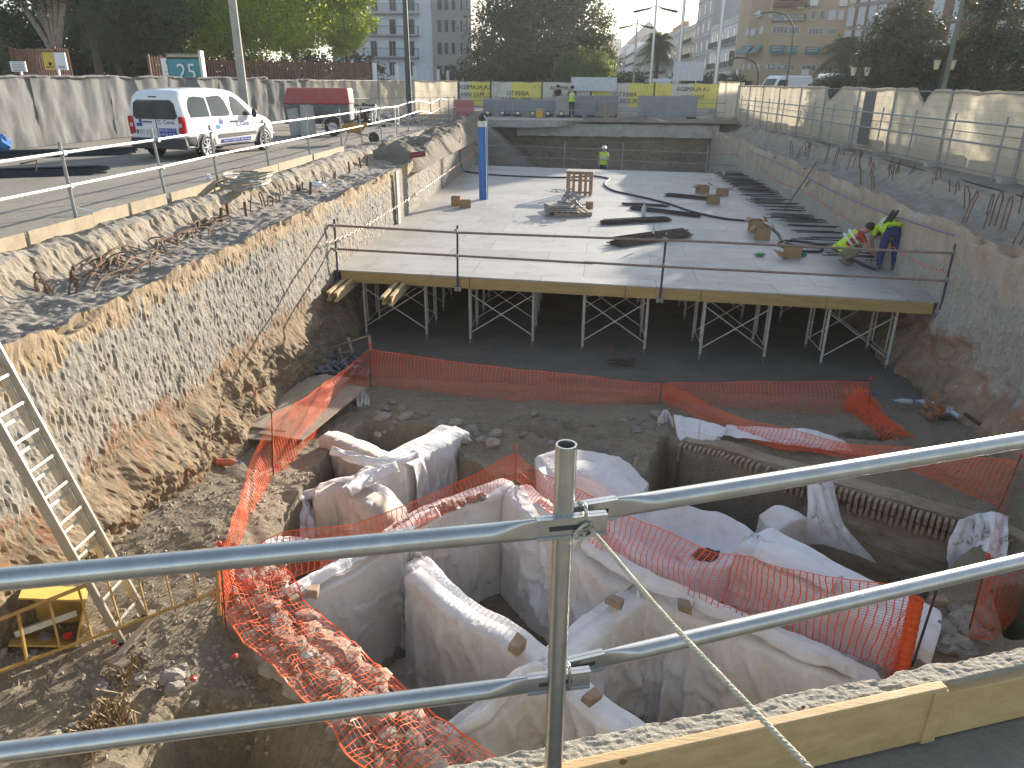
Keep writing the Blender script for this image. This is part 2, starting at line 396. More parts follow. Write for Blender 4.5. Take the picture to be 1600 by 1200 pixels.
# ---------------- pit floor ----------------
def poly(pts,z): return [tuple(PZ(u,v,z))[:2] for u,v in pts]
E_=poly([(440,790),(505,700),(570,648),(640,655),(712,668),(728,705),(775,735),(850,722),(1000,735),(1035,668),(1075,700),(1300,748),(1560,820),(1480,895),(1420,1060),(1500,1300)],-3.25)
E_+=[(1.5,2.8),(-.5,3.3)]+poly([(660,1190),(560,1100),(440,975),(400,905)],-3.25)
H2=poly([(255,1085),(330,1050),(385,1050),(450,1110),(600,1250),(480,1500),(150,1500),(180,1200)],-3.1)
H3=poly([(1550,920),(1600,905),(1640,1000),(1570,990)],-3.3)
W0=poly([(350,880),(395,915),(440,985),(560,1100),(660,1190),(760,1280)],-3.1)
hseed=5.0
def zfloor(x,y):
    z=-3.32 -.16*sstep(11.5,13.5,y)
    z+=.32*sstep(-3.0,-4.2,x)*sstep(9.5,7.0,y)
    z+=.10*sstep(-4.6,-5.3,x)
    rough=.05 if y<13 else .02
    z+=rough*fb(x*1.2,y*1.2,hseed)+.025*fb(x*6,y*6,hseed+1)*(1 if y<13 else .3)
    if y<13.4 and x<7.2:
        dE=None
        if inpoly(x,y,E_):
            d=dpoly(x,y,E_); k=sstep(0,.16+.12*abs(fb(x*1.1,y*1.1,8)),d-.05-.05*fb(x*4,y*4,7)); z=lerp(z,-4.78+.06*fb(x*2,y*2,3)+.02*fb(x*9,y*9,4),k)
        else:
            d=dpoly(x,y,W0,False)
            if d<.55: z=lerp(z,-3.06+.06*fb(x*5,y*5,1),sstep(.42,.22,d+.07*fb(x*4,y*4,12)))
        if inpoly(x,y,H2):
            d=dpoly(x,y,H2); z=lerp(z,-4.5,sstep(0,.45,d+.1*fb(x*3,y*3,3)))
        if inpoly(x,y,H3): z-=.7*sstep(0,.1,dpoly(x,y,H3))
        d=math.hypot((x-4.95)/1.1,(y-11.45)/.35)
        if d<.5: z-=.55*sstep(.5,.3,d)
        # mound of dug soil behind the walls
        d=math.hypot((x+.2)/2.6,(y-10.9)/.9); 
        if d<1: z+=.16*(1-d)*(1+fb(x*3,y*3,5))
    if y>37:
        # soil ramp descending from the left corner
        r=sstep(38.5,41,y)
        top=-.15-(x+5.4)*.80
        z=max(z,lerp(-3.5,top,r)+.12*fb(x*1.5,y*1.5,4)+.04*fb(x*6,y*6,4)) if x<-1 else z
    return z
def hf(x0,x1,y0,y1,s,nm='pit_floor'):
    nx=int((x1-x0)/s)+1; ny=int((y1-y0)/s)+1
    rows=[[(x0+i*s,y0+j*s,zfloor(x0+i*s,y0+j*s)) for i in range(nx)] for j in range(ny)]
    return rows
mb=MB().grid(hf(-5.8,7.6,-1.0,13.4,.05))
tag(mb.build('excavation_ground',M_earth),kind='structure')
mb=MB().grid(hf(-5.8,7.7,13.35,44.8,.25))
tag(mb.build('pit_floor',mat('pit_dirt',(.21,.185,.15),(.15,.135,.115),rough=.95,scale=1.5,bst=.5,bscale=30,world=True,fine=.4)),kind='structure')
# far end wall : concrete beam over earth
root=empty('end_wall',(0,44.2,-1.5),'dark earth end of the excavation under a long grey concrete beam','retaining wall')
rows=[]
for i in range(150):
    x=-6+.095*i; row=[]
    for j in range(30):
        z=-.75-.1*j; row.append((x,44.0-.9*sstep(-2.0,-3.4,z)+.18*fb(x*.8,z*1.2,2)+.06*fb(x*5,z*5,2),z))
    rows.append(row)
part(root,MB().grid(rows),'earth_face',M_heap)
mb=MB(); 
n=40; 
for a,b in (((-3.8,-.25),(7.4,-.25)),):
    mb.grid([[(x,43.6+.03*fb(x,0,1),-.14+.05*fb(x*1.4,3,1)),(x,43.6+.03*fb(x,1,1),-.80+.05*fb(x*2,5,1)),(x,44.3,-.80),(x,44.3,-.12)] for x in [lerp(a[0],b[0],i/n) for i in range(n+1)]],wrap=True)
part(root,mb,'concrete_beam',conc)
part(root,MB().box((0,44.75,-.62),(18.5,1.5,1.16)),'fill_soil',M_heap)
rows=[[(x,y,-.02+(.12+.30*max(0,fb(x*.5,y*.5,6))+.05*fb(x*3,y*3,1))*sstep(43.2,43.9,y)*sstep(46.0,44.8,y)*sstep(-2.5,1,x)) for x in [-3.5+.15*i for i in range(85)]] for y in [43.3+.15*j for j in range(20)]]
part(root,MB().grid(rows),'soil_cap',M_heap,smooth=True)
mb=MB(); rows=[[(x,y,.015+zt) for x in [-7.6+.3*i for i in range(26)]] for y,zt in ((42.9,-.35),(42.9,0.05),(44.3,.05),(45.5,.04))]
def _sl(k,p):
    e=1 if k<2 else 0
    return (p[0],p[1]+.12*fb(p[0],1,1)*e+.9*sstep(-2,0,p[0])*e,p[2]+(.15*sstep(-3,0,p[0]) if k==0 else 0))
part(root,MB().grid([[_sl(k,p) for p in r] for k,r in enumerate(rows)]),'concrete_slab',conc)
# earth heaps on the left ledge (distant half) and right shoulder
def heap(x0,x1,y0,y1,hgt,seed,label,step=.12,z0=-.62):
    nx=int((x1-x0)/step)+1; ny=int((y1-y0)/step)+1; rows=[]
    for j in range(ny):
        y=y0+j*step; row=[]
        for i in range(nx):
            x=x0+i*step; e=sstep(0,.9,min(x-x0,(x1-x)*1.6))*sstep(0,1.6,min(y-y0,y1-y))
            h=z0+e*(hgt*(.75+.6*fb(x*.5,y*.28,seed))+.07*fb(x*3,y*3,seed)+.035*fb(x*9,y*9,seed))
            row.append((x,y,h))
        rows.append(row)
    return tag(MB().grid(rows).build('soil_heap',M_heap),label,'soil heap')
heap(-7.8,-5.1,23.5,43.5,.85,4.0,'long heap of dark dug soil along the far left edge of the excavation')
heap(-7.4,-5.3,33,43.5,1.15,8.0,'steeper dark soil heap at the far left corner of the pit behind the long heap')
# ---------------- geotextile draped walls ----------------
def cloth_mat(name,c,dirt,amt=.6):
    m,nt,b=base(name); v=coord(nt,True)
    k=mix(nt,ramp(nt,nz(nt,v,.9,5,.65),.42,.66,0,amt),c,dirt)
    k=mix(nt,ramp(nt,nz(nt,v,4.5,5,.7),.52,.75,0,.35),k,tuple(x*.6 for x in dirt))
    k=mix(nt,ramp(nt,nz(nt,v,60,3,.7),.4,.7,0,.2),k,tuple(x*.8 for x in c))
    nt.links.new(k,b.inputs['Base Color']); b.inputs['Roughness'].default_value=.85
    b.inputs['Sheen Weight'].default_value=.2
    cr1=ramp(nt,math_(nt,'ABSOLUTE',math_(nt,'SUBTRACT',nz(nt,v,4.5,2,.5,(1,1,.22)),.5)),0,.07,1,0); cr2=ramp(nt,math_(nt,'ABSOLUTE',math_(nt,'SUBTRACT',nz(nt,v,6,3,.6,(.5,.5,1)),.5)),0,.05,1,0)
    h=math_(nt,'ADD',math_(nt,'MULTIPLY',cr1,.10),math_(nt,'ADD',math_(nt,'MULTIPLY',cr2,.02),math_(nt,'MULTIPLY',nz(nt,v,3.0,4,.6),1.2)))
    bump(nt,b,h,.5,.05); return m
M_cl=cloth_mat('geotextile',(.74,.73,.74),(.56,.47,.385),.65)
M_clw=cloth_mat('geotextile_clean',(.78,.77,.79),(.60,.55,.50),.45)
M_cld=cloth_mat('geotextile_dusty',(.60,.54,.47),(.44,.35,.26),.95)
def crease(x,y,seed):
    return (1-abs(noise.noise(Vector((x,y,seed)))*2.2))
def ridge(px,label,wid=.42,zt=-3.2,dep=1.6,m=None,z0=None,seed=1.0,flare=.12,fold=1.0,sag=.05,step=.028,group='white geotextile over the old walls'):
    """cloth hanging over a standing wall: px = (u,v[,z])"""
    P=[PZ(p[0],p[1],p[2] if len(p)>2 else zt) for p in px]
    P=catmull(P,step)
    n=len(P); rows=[]; zb=-4.95; S=[0]
    for i in range(1,n): S.append(S[-1]+(P[i]-P[i-1]).length)
    L=S[-1]
    for i,p in enumerate(P):
        t=(P[min(i+2,n-1)]-P[max(i-2,0)]); t.z=0; t.normalize(); nrm=Vector((t.y,-t.x,0)); s=S[i]
        w2=wid/2*(1+.08*fb(s*1.1,seed,2)+.03*noise.noise(Vector((s*3.5,seed,1)))); e=min(s,L-s)
        if e<.07: w2*=max(.05,math.sqrt(max(0,1-(1-e/.07)**2)))
        ztop=p.z+sag*.6*fb(s*1.6,seed,5)+.016*noise.noise(Vector((s*3.4,seed,5)))
        row=[]; K=20
        for side in (-1,1):
            seq=[]
            for k in range(K+1):
                f=(k/K)**1.5; z=lerp(ztop-.008,max(zb,ztop-dep),f)
                low=sstep(.02,.6,f)
                pleat=max(0,crease(s*2.6+.8*f*fb(s*.7,side,seed),f*.55+side*9,seed)-.55)**1.3*.20
                fine=max(0,crease(s*8+1.5*f,f*1.8+side*5,seed+3)-.5)*.045
                swag=max(0,crease(s*1.1+f*2.2,f*2.6-s*.9,seed+6)-.7)*.10*sstep(0,.15,f)*sstep(1,.6,f)
                o=w2+flare*.7*f**1.6+(pleat*(.12+.88*low)*.6+fine*.4*(.3+.7*low)+swag*.7)*fold+.05*noise.noise(Vector((s*1.3,f*1.6,seed+4*side)))*low
                if k==0: o=w2-.016
                q=p+nrm*side*o+t*(.02*noise.noise(Vector((s*3,f*4,seed))))*low; seq.append((q.x,q.y,z+.010*noise.noise(Vector((s*4,side,seed)))*(1-f)))
            row+= seq[::-1] if side<0 else seq
            if side<0:
                for g in (-.75,-.4,0,.4,.75):
                    q=p+nrm*g*w2; zz=ztop+.004-.012*abs(g)+.014*noise.noise(Vector((s*4,g*2,seed)))+.022*max(0,crease(s*2.2+g*1.2,g*1.5,seed+8)-.6)*fold; row.append((q.x,q.y,zz))
        rows.append(row)
    mb=MB().grid(rows)
    for r in (rows[0],rows[-1]): mb.add(r,[tuple(range(len(r)))])
    o=mb.build('geotextile_sheet',m or M_cl,smooth=True)
    return tag(o,label,'cloth',group)
def hem(px,w_,label,m=None,seed=1.0,z=-3.1,off=.0,amp=.05):
    P=catmull([PZ(p[0],p[1],p[2] if len(p)>2 else z) for p in px],.02); n=len(P); rows=[]
    for i,p in enumerate(P):
        t=(P[min(i+2,n-1)]-P[max(i-2,0)]); t.z=0; t.normalize(); nn=Vector((t.y,-t.x,0)); s_=i*.02; row=[]
        ww=w_*(.7+.6*abs(fb(s_*1.3,seed,1)))
        for k in range(15):
            f=k/14-.5; zz=amp*max(0,crease(s_*1.5+f*1.2,f*2.4+s_*.35,seed)-.35)+.02*noise.noise(Vector((s_*4,f*4,seed)))-.35*max(0,abs(f)-.22)**1.2
            q=p+nn*(f*ww+off+.05*fb(s_*1.5,2,seed)); row.append((q.x,q.y,q.z+zz))
        rows.append(row)
    return tag(MB().grid(rows).build('geotextile_strip',m or M_cl,smooth=True,solid=.006),label,'cloth','loose strips of geotextile')
def sheet(rows,label,m=None,nu=26,nv=26,fold=.03,seed=1.0,th=.008,cat='cloth',name='geotextile_sheet',group='white geotextile over the old walls',fdir=1,parent=None):
    """rows: lists of (u,v,z) picture-and-height points or Vectors, bilinear between rows"""
    W=[[PZ(*p) if isinstance(p,tuple) else p for p in r] for r in rows]
    W=[catmull(r,max(.02,sum((a-b).length for a,b in zip(r[:-1],r[1:]))/nu)) for r in W]
    W=[[r[min(len(r)-1,int(round(i*(len(r)-1)/nu)))] for i in range(nu+1)] for r in W]
    cols=[]
    for i in range(nu+1):
        c=catmull([r[i] for r in W],max(.01,sum((W[k][i]-W[k+1][i]).length for k in range(len(W)-1))/nv)) if len(W)>2 else [W[0][i].lerp(W[1][i],k/nv) for k in range(nv+1)]
        cols.append([c[min(len(c)-1,int(round(k*(len(c)-1)/nv)))] for k in range(nv+1)])
    G=[[Vector(p) for p in c] for c in cols]
    for i in range(nu+1):
        for k in range(nv+1):
            a=G[min(i+1,nu)][k]-G[max(i-1,0)][k]; b=G[i][min(k+1,nv)]-G[i][max(k-1,0)]
            n=a.cross(b)
            if n.length>1e-8: n.normalize()
            s=(i if fdir else k)/nu*7
            f=fold*(math.sin(s*2.6+seed+2*fb(s,k*.1,seed))+1.5*noise.noise(Vector((i*.35,k*.08 if fdir else k*.35,seed)))+.8*noise.noise(Vector((i*.2,k*.3,seed+5))))
            edge=.35+.65*min(1,min(k,nv-k)/4)
            G[i][k]=G[i][k]+n*f*edge
    o=MB().grid(G).build(name,m or M_cl,parent,smooth=True,solid=th)
    return tag(o,label,cat,group)
ridge([(513,676),(560,694),(604,712),(640,722)],'dusty cloth over the short upright slab beside the soil bank, with a tan face',.30,-3.15,1.5,M_cl,seed=2,fold=1)
ridge([(610,722),(650,700),(712,668)],'smooth grey-white cloth over the wedge-shaped wall pointing at the loose stones',.52,-3.15,1.5,M_cl,seed=5,fold=.35,flare=.1)
ridge([(612,716),(575,742),(530,758)],'crumpled cloth between the wedge wall and the round stump',.42,-3.2,1.5,M_cl,seed=8,fold=1.2,sag=.12)
ridge([(492,768,-3.3),(540,756,-3.2),(592,776,-3.25),(630,812,-3.55)],'cloth over the round stump with a knot of sticks on its top',.50,-3.2,1.5,M_cl,seed=11,fold=.9,flare=.3)
ridge([(418,885,-3.2),(436,936,-3.2),(500,905,-3.15),(560,872,-3.15),(640,818,-3.15),(700,786,-3.15),(760,766,-3.15),(800,752,-3.15)],'long cloth-covered wall with the sunlit stony crest behind the front cells',.36,-3.15,1.75,M_cl,seed=14,fold=.35,flare=.12,sag=.06)
ridge([(648,872),(662,886),(700,928),(745,962),(790,985),(850,1032)],'cloth over the wall between the left front cell and the dark middle cell',.34,-3.2,1.65,M_cl,seed=17,fold=.4,flare=.16)
ridge([(860,1030),(905,990),(950,955),(995,925)],'cloth over the short wall between the two dark cells with a stone on it',.32,-3.2,1.6,M_cl,seed=20,fold=.4,flare=.12)
ridge([(640,1205,-3.55),(690,1158,-3.35),(750,1114,-3.25),(800,1072,-3.2),(850,1045,-3.2),(880,1050,-3.22),(930,1098,-3.3),(985,1135,-3.35),(1060,1190,-3.5)],'cloth over the nearest arched wall just below the kerb',.30,-3.2,1.5,M_cl,seed=23,fold=.5,flare=.18)
ridge([(806,760,-3.1),(850,800,-3.15),(905,845),(960,890),(1005,915),(1060,935),(1130,962),(1200,992),(1290,1030),(1380,1075,-3.4)],'long wrinkled cloth over the wall running down to the orange net roll',.46,-3.2,1.65,M_cl,seed=26,fold=.55,flare=.12,sag=.09)
ridge([(842,735,-3.2),(900,722,-3.12),(955,735,-3.1),(1000,770,-3.3)],'cloth mound behind the galvanised rail post',.8,-3.15,1.5,M_cl,seed=29,fold=.8,flare=.35,sag=.16)
ridge([(1175,838,-3.05),(1240,872,-3.08),(1330,922,-3.12),(1470,985,-3.2)],'wide flat-topped white cloth wall right of the stained cloth bowl',.75,-3.1,1.6,M_clw,seed=32,fold=.35,flare=.06,sag=.03)
ridge([(1195,820,-3.5),(1225,800,-3.35),(1248,800,-3.45)],'small lump of grey cloth left of the cloth cone',.42,-3.4,1.3,M_cl,seed=35,fold=.8,flare=.2)
def curtain(px,wid,label,drop=1.5,m=None,seed=1.0,z=-3.2,amp=1.0,belly=.05,nf=7,side=None):
    P=catmull([PZ(p[0],p[1],p[2] if len(p)>2 else z) for p in px],.022); n=len(P); K=34; rows=[]; L=.022*n
    for i,p in enumerate(P):
        t=(P[min(i+3,n-1)]-P[max(i-3,0)]); t.z=0; t.normalize(); nn=Vector((t.y,-t.x,0)); u=i/(n-1)
        sd=side or (1 if nn.dot(Vector((0,0,0))-Vector((p.x,p.y,0)))>0 else -1); nn=nn*sd
        dr=drop*(1-.10*abs(fb(u*3,seed,1))-.05*noise.noise(Vector((u*14,seed,2))))
        row=[p+nn*(-.02)+Vector((0,0,.022+.012*noise.noise(Vector((u*16,seed,3)))))]
        for k in range(K+1):
            f=k/K; ca=max(0,crease(u*nf*(1-.4*f)+.25*fb(u*2,f,seed),f*.9+seed,seed)-.50)**1.2
            cb=max(0,crease(u*nf*2.3+f*2.5*(u-.5),f*1.4,seed+4)-.6)
            cc=max(0,crease(u*3.1+f*1.7,f*3.2-u*2.4,seed+9)-.72)
            edge=min(1,min(i,n-1-i)/6)
            o=wid/2+.015+belly*math.sin(math.pi*min(1,f*.9))*(.35+.65*math.sin(math.pi*u))+(ca*.30*(.08+f**.8)+cb*.10*(.2+.8*f)+cc*.12*math.sin(math.pi*f))*amp+.03*noise.noise(Vector((u*4,f*3,seed+2)))
            q=p+nn*o+t*(.06*noise.noise(Vector((f*2.5,u*3,seed)))*f); row.append(Vector((q.x,q.y,p.z-.004-dr*f)))
        rows.append(row)
    return tag(MB().grid(rows).build('geotextile_sheet',m or M_cl,smooth=True,solid=.007),label,'cloth','white geotextile over the old walls')
curtain([(432,938),(500,905),(560,873),(640,822)],.36,'large tan-grey sheet hanging down the back of the left front cell',1.45,seed=101,nf=5,amp=.8)
curtain([(655,812),(700,787),(760,767),(797,756)],.36,'blue-grey sheet hanging down the back left side of the dark middle cell',1.35,seed=104,nf=5,amp=.8)
curtain([(655,890),(700,928),(745,962),(790,985),(848,1030)],.34,'sheet hanging from the diagonal wall towards the left front cell',1.5,seed=107,nf=6)
curtain([(812,768),(850,800),(905,845),(955,887),(995,910)],.46,'wide sheet hanging down the right side of the dark middle cell',1.4,seed=110,nf=7)
curtain([(1010,917),(1060,935),(1130,962),(1200,992),(1290,1030),(1370,1070,-3.4)],.46,'long pleated sheet hanging down the near side of the long wrinkled wall',1.5,seed=113,nf=11,amp=1.2)
curtain([(865,1028),(905,990),(950,955),(992,927)],.32,'sheet hanging from the short wall into the right dark cell',1.4,seed=116,nf=4)
curtain([(645,1200,-3.5),(690,1158,-3.35),(750,1114,-3.25),(800,1072,-3.2),(850,1045,-3.2),(880,1050,-3.22),(930,1098,-3.3),(985,1135,-3.35)],.30,'sheet hanging down the near side of the nearest arched wall',1.3,seed=119,nf=9,amp=1.1)
curtain([(620,722),(650,700),(712,668)],.52,'smooth blue-grey sheet on the near face of the wedge-shaped wall',1.4,m=M_cl,seed=122,nf=3,amp=.7,z=-3.15)
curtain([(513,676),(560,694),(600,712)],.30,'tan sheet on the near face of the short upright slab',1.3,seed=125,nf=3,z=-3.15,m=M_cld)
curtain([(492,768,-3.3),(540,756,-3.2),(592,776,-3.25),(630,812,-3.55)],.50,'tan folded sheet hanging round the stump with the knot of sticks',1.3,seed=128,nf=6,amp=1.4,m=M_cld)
curtain([(1175,838,-3.05),(1240,872,-3.08),(1330,922,-3.12),(1470,985,-3.2)],.75,'grey sheet on the near side of the wide flat cloth wall',.9,seed=131,nf=6,m=M_cl,amp=.7)
curtain([(842,735,-3.2),(900,722,-3.12),(955,735,-3.1),(1000,770,-3.3)],.8,'creased sheet on the front of the mound behind the galvanised post',.9,seed=134,nf=5,m=M_clw,amp=1.2)
hem([(845,780,-3.02),(905,832,-3.02),(960,872,-3.02),(1020,905,-3.02),(1075,925,-3.03)],.34,'bunched strip of cloth lying along the upper part of the long wrinkled wall',seed=3)
hem([(1085,935,-3.04),(1140,958,-3.05),(1200,985,-3.05),(1290,1022,-3.08),(1340,1045,-3.15)],.22,'bunched strip of cloth lying along the lower part of the long wrinkled wall',seed=7,amp=.04)
hem([(470,918,-3.0),(530,880,-3.0),(600,842,-2.99),(680,795,-3.0)],.20,'bunched sunlit strip of cloth along the stony crest',seed=11,m=M_clw)
hem([(405,860,-3.0),(440,845,-3.05),(480,850,-3.1)],.3,'rumpled pale cloth beside the left end of the sunlit crest',seed=13,m=M_clw,amp=.08)
hem([(520,700,-2.98),(560,712,-2.98),(610,722,-3.0),(650,705,-3.0)],.20,'bunched strip of cloth on the short upright slab',seed=17)
hem([(540,765,-3.02),(575,740,-3.0),(620,728,-3.0)],.26,'bunched strip of cloth between stump and wedge wall',seed=19,amp=.08)
hem([(700,1148,-3.12),(750,1108,-3.06),(800,1066,-3.0),(848,1040,-3.0)],.18,'bunched edge of cloth on the nearest arched wall',seed=23)
hem([(1185,850,-2.93),(1240,870,-2.93),(1310,905,-2.96)],.5,'smooth spare sheet on top of the wide flat cloth wall',seed=29,m=M_clw,amp=.02)
# stained bowl of cloth
c0=PZ(1062,835,-3.35)
rows=[]
for j in range(25):
    r=j/24; row=[]
    for i in range(64):
        a=2*math.pi*i/64
        rx,ry=1.22*(1+.08*math.sin(3*a+1)),1.0*(1+.1*math.cos(2*a))
        z=-3.72+.60*r**2.6+.06*fb(math.cos(a)*r*2,math.sin(a)*r*2,3)
        if r>.86: z-=(r-.86)*4.2
        x=c0.x+rx*r*math.cos(a)*.88-.15*r*math.sin(a); y=c0.y+ry*r*math.sin(a)*.9
        row.append((x,y,z+.05*math.sin(a)*r+.02*fb(a*4,r*3,9)))
    rows.append(row)
ms=cloth_mat('geotextile_stained',(.72,.72,.74),(.46,.44,.42),.5)
nt=ms.node_tree
tag(MB().grid(rows,wrap=True).build('geotextile_sheet',ms,smooth=True),'bowl of white cloth with a dark stone lump lying in its hollow','cloth','white geotextile over the old walls')
tag(MB().ball(PZ(1108,868,-3.66),.13,12,8,(1.5,1,.5),jit=.3).build('stone',mat('dark_clod',(.07,.06,.05),bst=.5)),'dark clod lying in the hollow of the stained white cloth','stone')
# hanging strips and cones
sheet([[(1260,735,-2.9),(1280,757,-2.95),(1300,745,-3.0)],[(1262,800,-3.3),(1290,810,-3.35),(1318,815,-3.5)],[(1250,850,-3.9),(1300,855,-3.8),(1370,880,-4.1)]],'pale cloth cone hung from a nail on the brick wall',M_clw,24,24,.03,3)
sheet([[(1028,655,-3.2),(1040,640,-3.15),(1052,655,-3.2)],[(1028,700,-3.6),(1045,700,-3.7),(1060,705,-3.6)],[(1040,745,-4.2),(1060,750,-4.2),(1078,750,-4.3)]],'tall folded cloth strip hanging at the end of the curved brick wall',M_cl,20,26,.05,6)
sheet([[(1052,648,-3.1),(1090,655,-3.1),(1135,668,-3.1)],[(1058,680,-3.25),(1092,684,-3.25),(1128,682,-3.2)],[(1068,700,-3.4),(1090,702,-3.42),(1115,694,-3.35)]],'white cloth flap over the left end of the big brick wall',M_clw,22,16,.02,9)
sheet([[(1135,664,-3.15),(1200,668,-3.1),(1270,672,-3.1),(1320,688,-3.05)],[(1130,680,-3.25),(1200,690,-3.2),(1270,700,-3.2),(1332,705,-3.2)]],'rumpled white cloth lying along the top of the big brick wall',M_clw,40,10,.035,12)
sheet([[(1500,812,-3.1),(1540,800,-3.1),(1575,806,-3.1)],[(1482,850,-3.35),(1530,845,-3.3),(1572,850,-3.2)],[(1478,895,-3.8),(1520,888,-3.5),(1572,880,-3.35)]],'white cloth folded over the right end of the brick wall',M_clw,26,22,.04,15)
sheet([[(555,618,-3.25),(566,608,-3.2),(578,625,-3.25)],[(560,660,-3.5),(568,655,-3.5),(578,655,-3.5)],[(560,690,-3.9),(568,690,-3.9),(574,690,-3.9)]],'narrow cloth strip hanging from the foot of the net at the back left',M_cl,14,20,.03,18)
sheet([[(630,862,-3.15),(640,856,-3.15),(656,866,-3.15)],[(636,930,-3.9),(645,935,-3.9),(655,925,-3.8)],[(622,1020,-4.7),(638,1025,-4.7),(650,1015,-4.7)]],'twisted cloth strip hanging in the back corner of the left front cell',M_cl,14,24,.05,21)
sheet([[(395,795,-3.5),(440,775,-3.4),(500,760,-3.35)],[(408,830,-3.75),(450,822,-3.7),(520,800,-3.6)],[(400,880,-3.9),(460,870,-4.1),(540,860,-4.2)]],'loose heap of grey cloth spilling down left of the round stump',M_cl,34,26,.07,24)
sheet([[(1165,835,-3.0),(1178,832,-3.0),(1195,845,-3.0)],[(1140,890,-3.4),(1165,900,-3.5),(1185,905,-3.4)],[(1125,940,-3.9),(1150,955,-4.0),(1170,935,-3.9)]],'knotted fold of cloth hanging between the stained bowl and the flat wall',M_clw,20,24,.05,27)
sheet([[(998,925,-3.1),(1008,915,-3.1),(1020,925,-3.1)],[(990,990,-3.9),(1003,1000,-3.9),(1012,995,-3.8)],[(985,1070,-4.6),(1000,1085,-4.6),(1012,1070,-4.6)]],'vertical cloth strip in the back corner of the right dark cell',M_cl,12,24,.04,30)
sheet([[(1210,990,-3.6),(1290,990,-3.9),(1380,1010,-3.9)],[(1230,1030,-3.9),(1300,1040,-4.1),(1400,1050,-4.0)]],'dark shaded cloth lying in the channel below the net roll',M_cl,30,20,.06,33)
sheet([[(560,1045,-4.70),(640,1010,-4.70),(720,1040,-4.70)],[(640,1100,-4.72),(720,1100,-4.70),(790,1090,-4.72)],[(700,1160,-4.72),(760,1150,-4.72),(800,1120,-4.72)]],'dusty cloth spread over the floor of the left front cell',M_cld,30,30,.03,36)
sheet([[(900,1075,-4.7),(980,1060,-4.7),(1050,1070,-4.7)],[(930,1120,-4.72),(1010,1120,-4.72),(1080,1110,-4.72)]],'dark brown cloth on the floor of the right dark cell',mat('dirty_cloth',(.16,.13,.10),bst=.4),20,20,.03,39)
# ---------------- brick walls ----------------
def brick_mat(name,sc=1.0,c=(.36,.25,.16)):
    m,nt,b=base(name); v=coord(nt,True)
    k=mix(nt,ramp(nt,nz(nt,v,1.4,6,.7,(1,1,3)),.36,.62),(.27,.195,.125),(.40,.33,.25))
    k=mix(nt,ramp(nt,nz(nt,v,2.2,5,.75,(.6,.6,3.4)),.52,.66,0,.8),k,(.15,.11,.075))
    k=mix(nt,ramp(nt,nz(nt,v,12,5,.7),.55,.75,0,.6),k,(.40,.35,.28))
    k=mix(nt,ramp(nt,nz(nt,v,9,5,.7,(.5,.5,2)),.3,.4,.7,0),k,(.06,.045,.035))
    nt.links.new(k,b.inputs['Base Color']); b.inputs['Roughness'].default_value=.95
    bump(nt,b,nz(nt,v,16,7,.7,(.5,.5,1.6)),.7,.04); return m
M_br=brick_mat('old_render')
M_brick=mat('old_brick',(.40,.30,.205),(.28,.21,.15),rough=.95,scale=9,bst=.5,fine=.4,world=True)
root=empty('brick_wall',PZ(1300,760,-4.2),'big old brick wall with two rows of upright bricks along its crest','brick wall')
A=[PZ(u,v,-3.25) for u,v in [(1072,680),(1130,692),(1300,742),(1440,782),(1560,815),(1600,835)]]
A=[p+Vector((-.09,-.24,0)) for p in A]
A=resample(A,.08); rows=[]
for i,p in enumerate(A):
    s=i*.08; row=[]
    for f,o in ((-.55,.72),(-.2,.6),(0,.5)): row.append((p.x+.28*o,p.y+.62*o+ .02*fb(s,f,1),p.z-.02+f*.1+.04*fb(s*2,f*3,4)))
    for k in range(16):
        z=p.z-k*.105; o=.05*fb(s*.8,k*.3,3)+.025*fb(s*3,k*.6,5)-(.04 if k>4 else 0)-.02*k*.2
        row.append((p.x+.38*o,p.y+.9*o-.03*k*.3+.05,z+.02*fb(s*3,k,4)))
    rows.append(row)
part(root,MB().grid(rows),'wall_face',M_br)
mb=MB()
for rr,(dz,off) in enumerate(((-.03,-.02),(-.175,-.035))):
    P=catmull([p for p in A[::3]],.068)
    for i in range(len(P)-1):
        p=P[i]; t=(P[i+1]-p).normalized(); n=Vector((t.y,-t.x,0)) ; n=-n if n.y>0 else n
        if random.random()<.05: continue
        ang=math.atan2(t.y,t.x)+random.uniform(-.06,.06)
        mb.box((p.x+n.x*(.06-off*.8)+random.uniform(-.006,.006),p.y+n.y*(.06-off*.8),p.z+dz-.05+random.uniform(-.012,.012)),(.047,.16,.125),rz=ang)
part(root,mb,'header_bricks',M_brick,bev=.006)
root=empty('brick_wall',PZ(1000,700,-3.6),'short curved brick wall with a clay pipe end beside the mound','brick wall')
A=catmull([PZ(u,v,-3.28) for u,v in [(985,745),(990,712),(1018,690),(1036,664),(1040,650)]],.03)
rows=[[(p.x+.03*fb(i*.3,k,1),p.y-.02,p.z-k*.09) for k in range(12)] for i,p in enumerate(A)]
part(root,MB().grid(rows),'wall_face',M_br)
mb=MB()
for k in range(7):
    for i in range(0,len(A)-3,3):
        p=A[i]; t=(A[i+3]-p); ang=math.atan2(t.y,t.x)
        mb.box((p.x+.02+random.uniform(-.01,.01),p.y-.05,p.z-.05-k*.075),(.085,.11,.055),rz=ang)
part(root,mb,'brick_courses',M_brick,bev=.006)
mb=MB(); p=PZ(994,736,-3.55); mb.tube([p+Vector((.1,.1,0)),p+Vector((-.06,-.09,0))],.07,12,caps=False)
part(root,mb,'clay_pipe',mat('clay',(.30,.24,.19)),solid=.015)
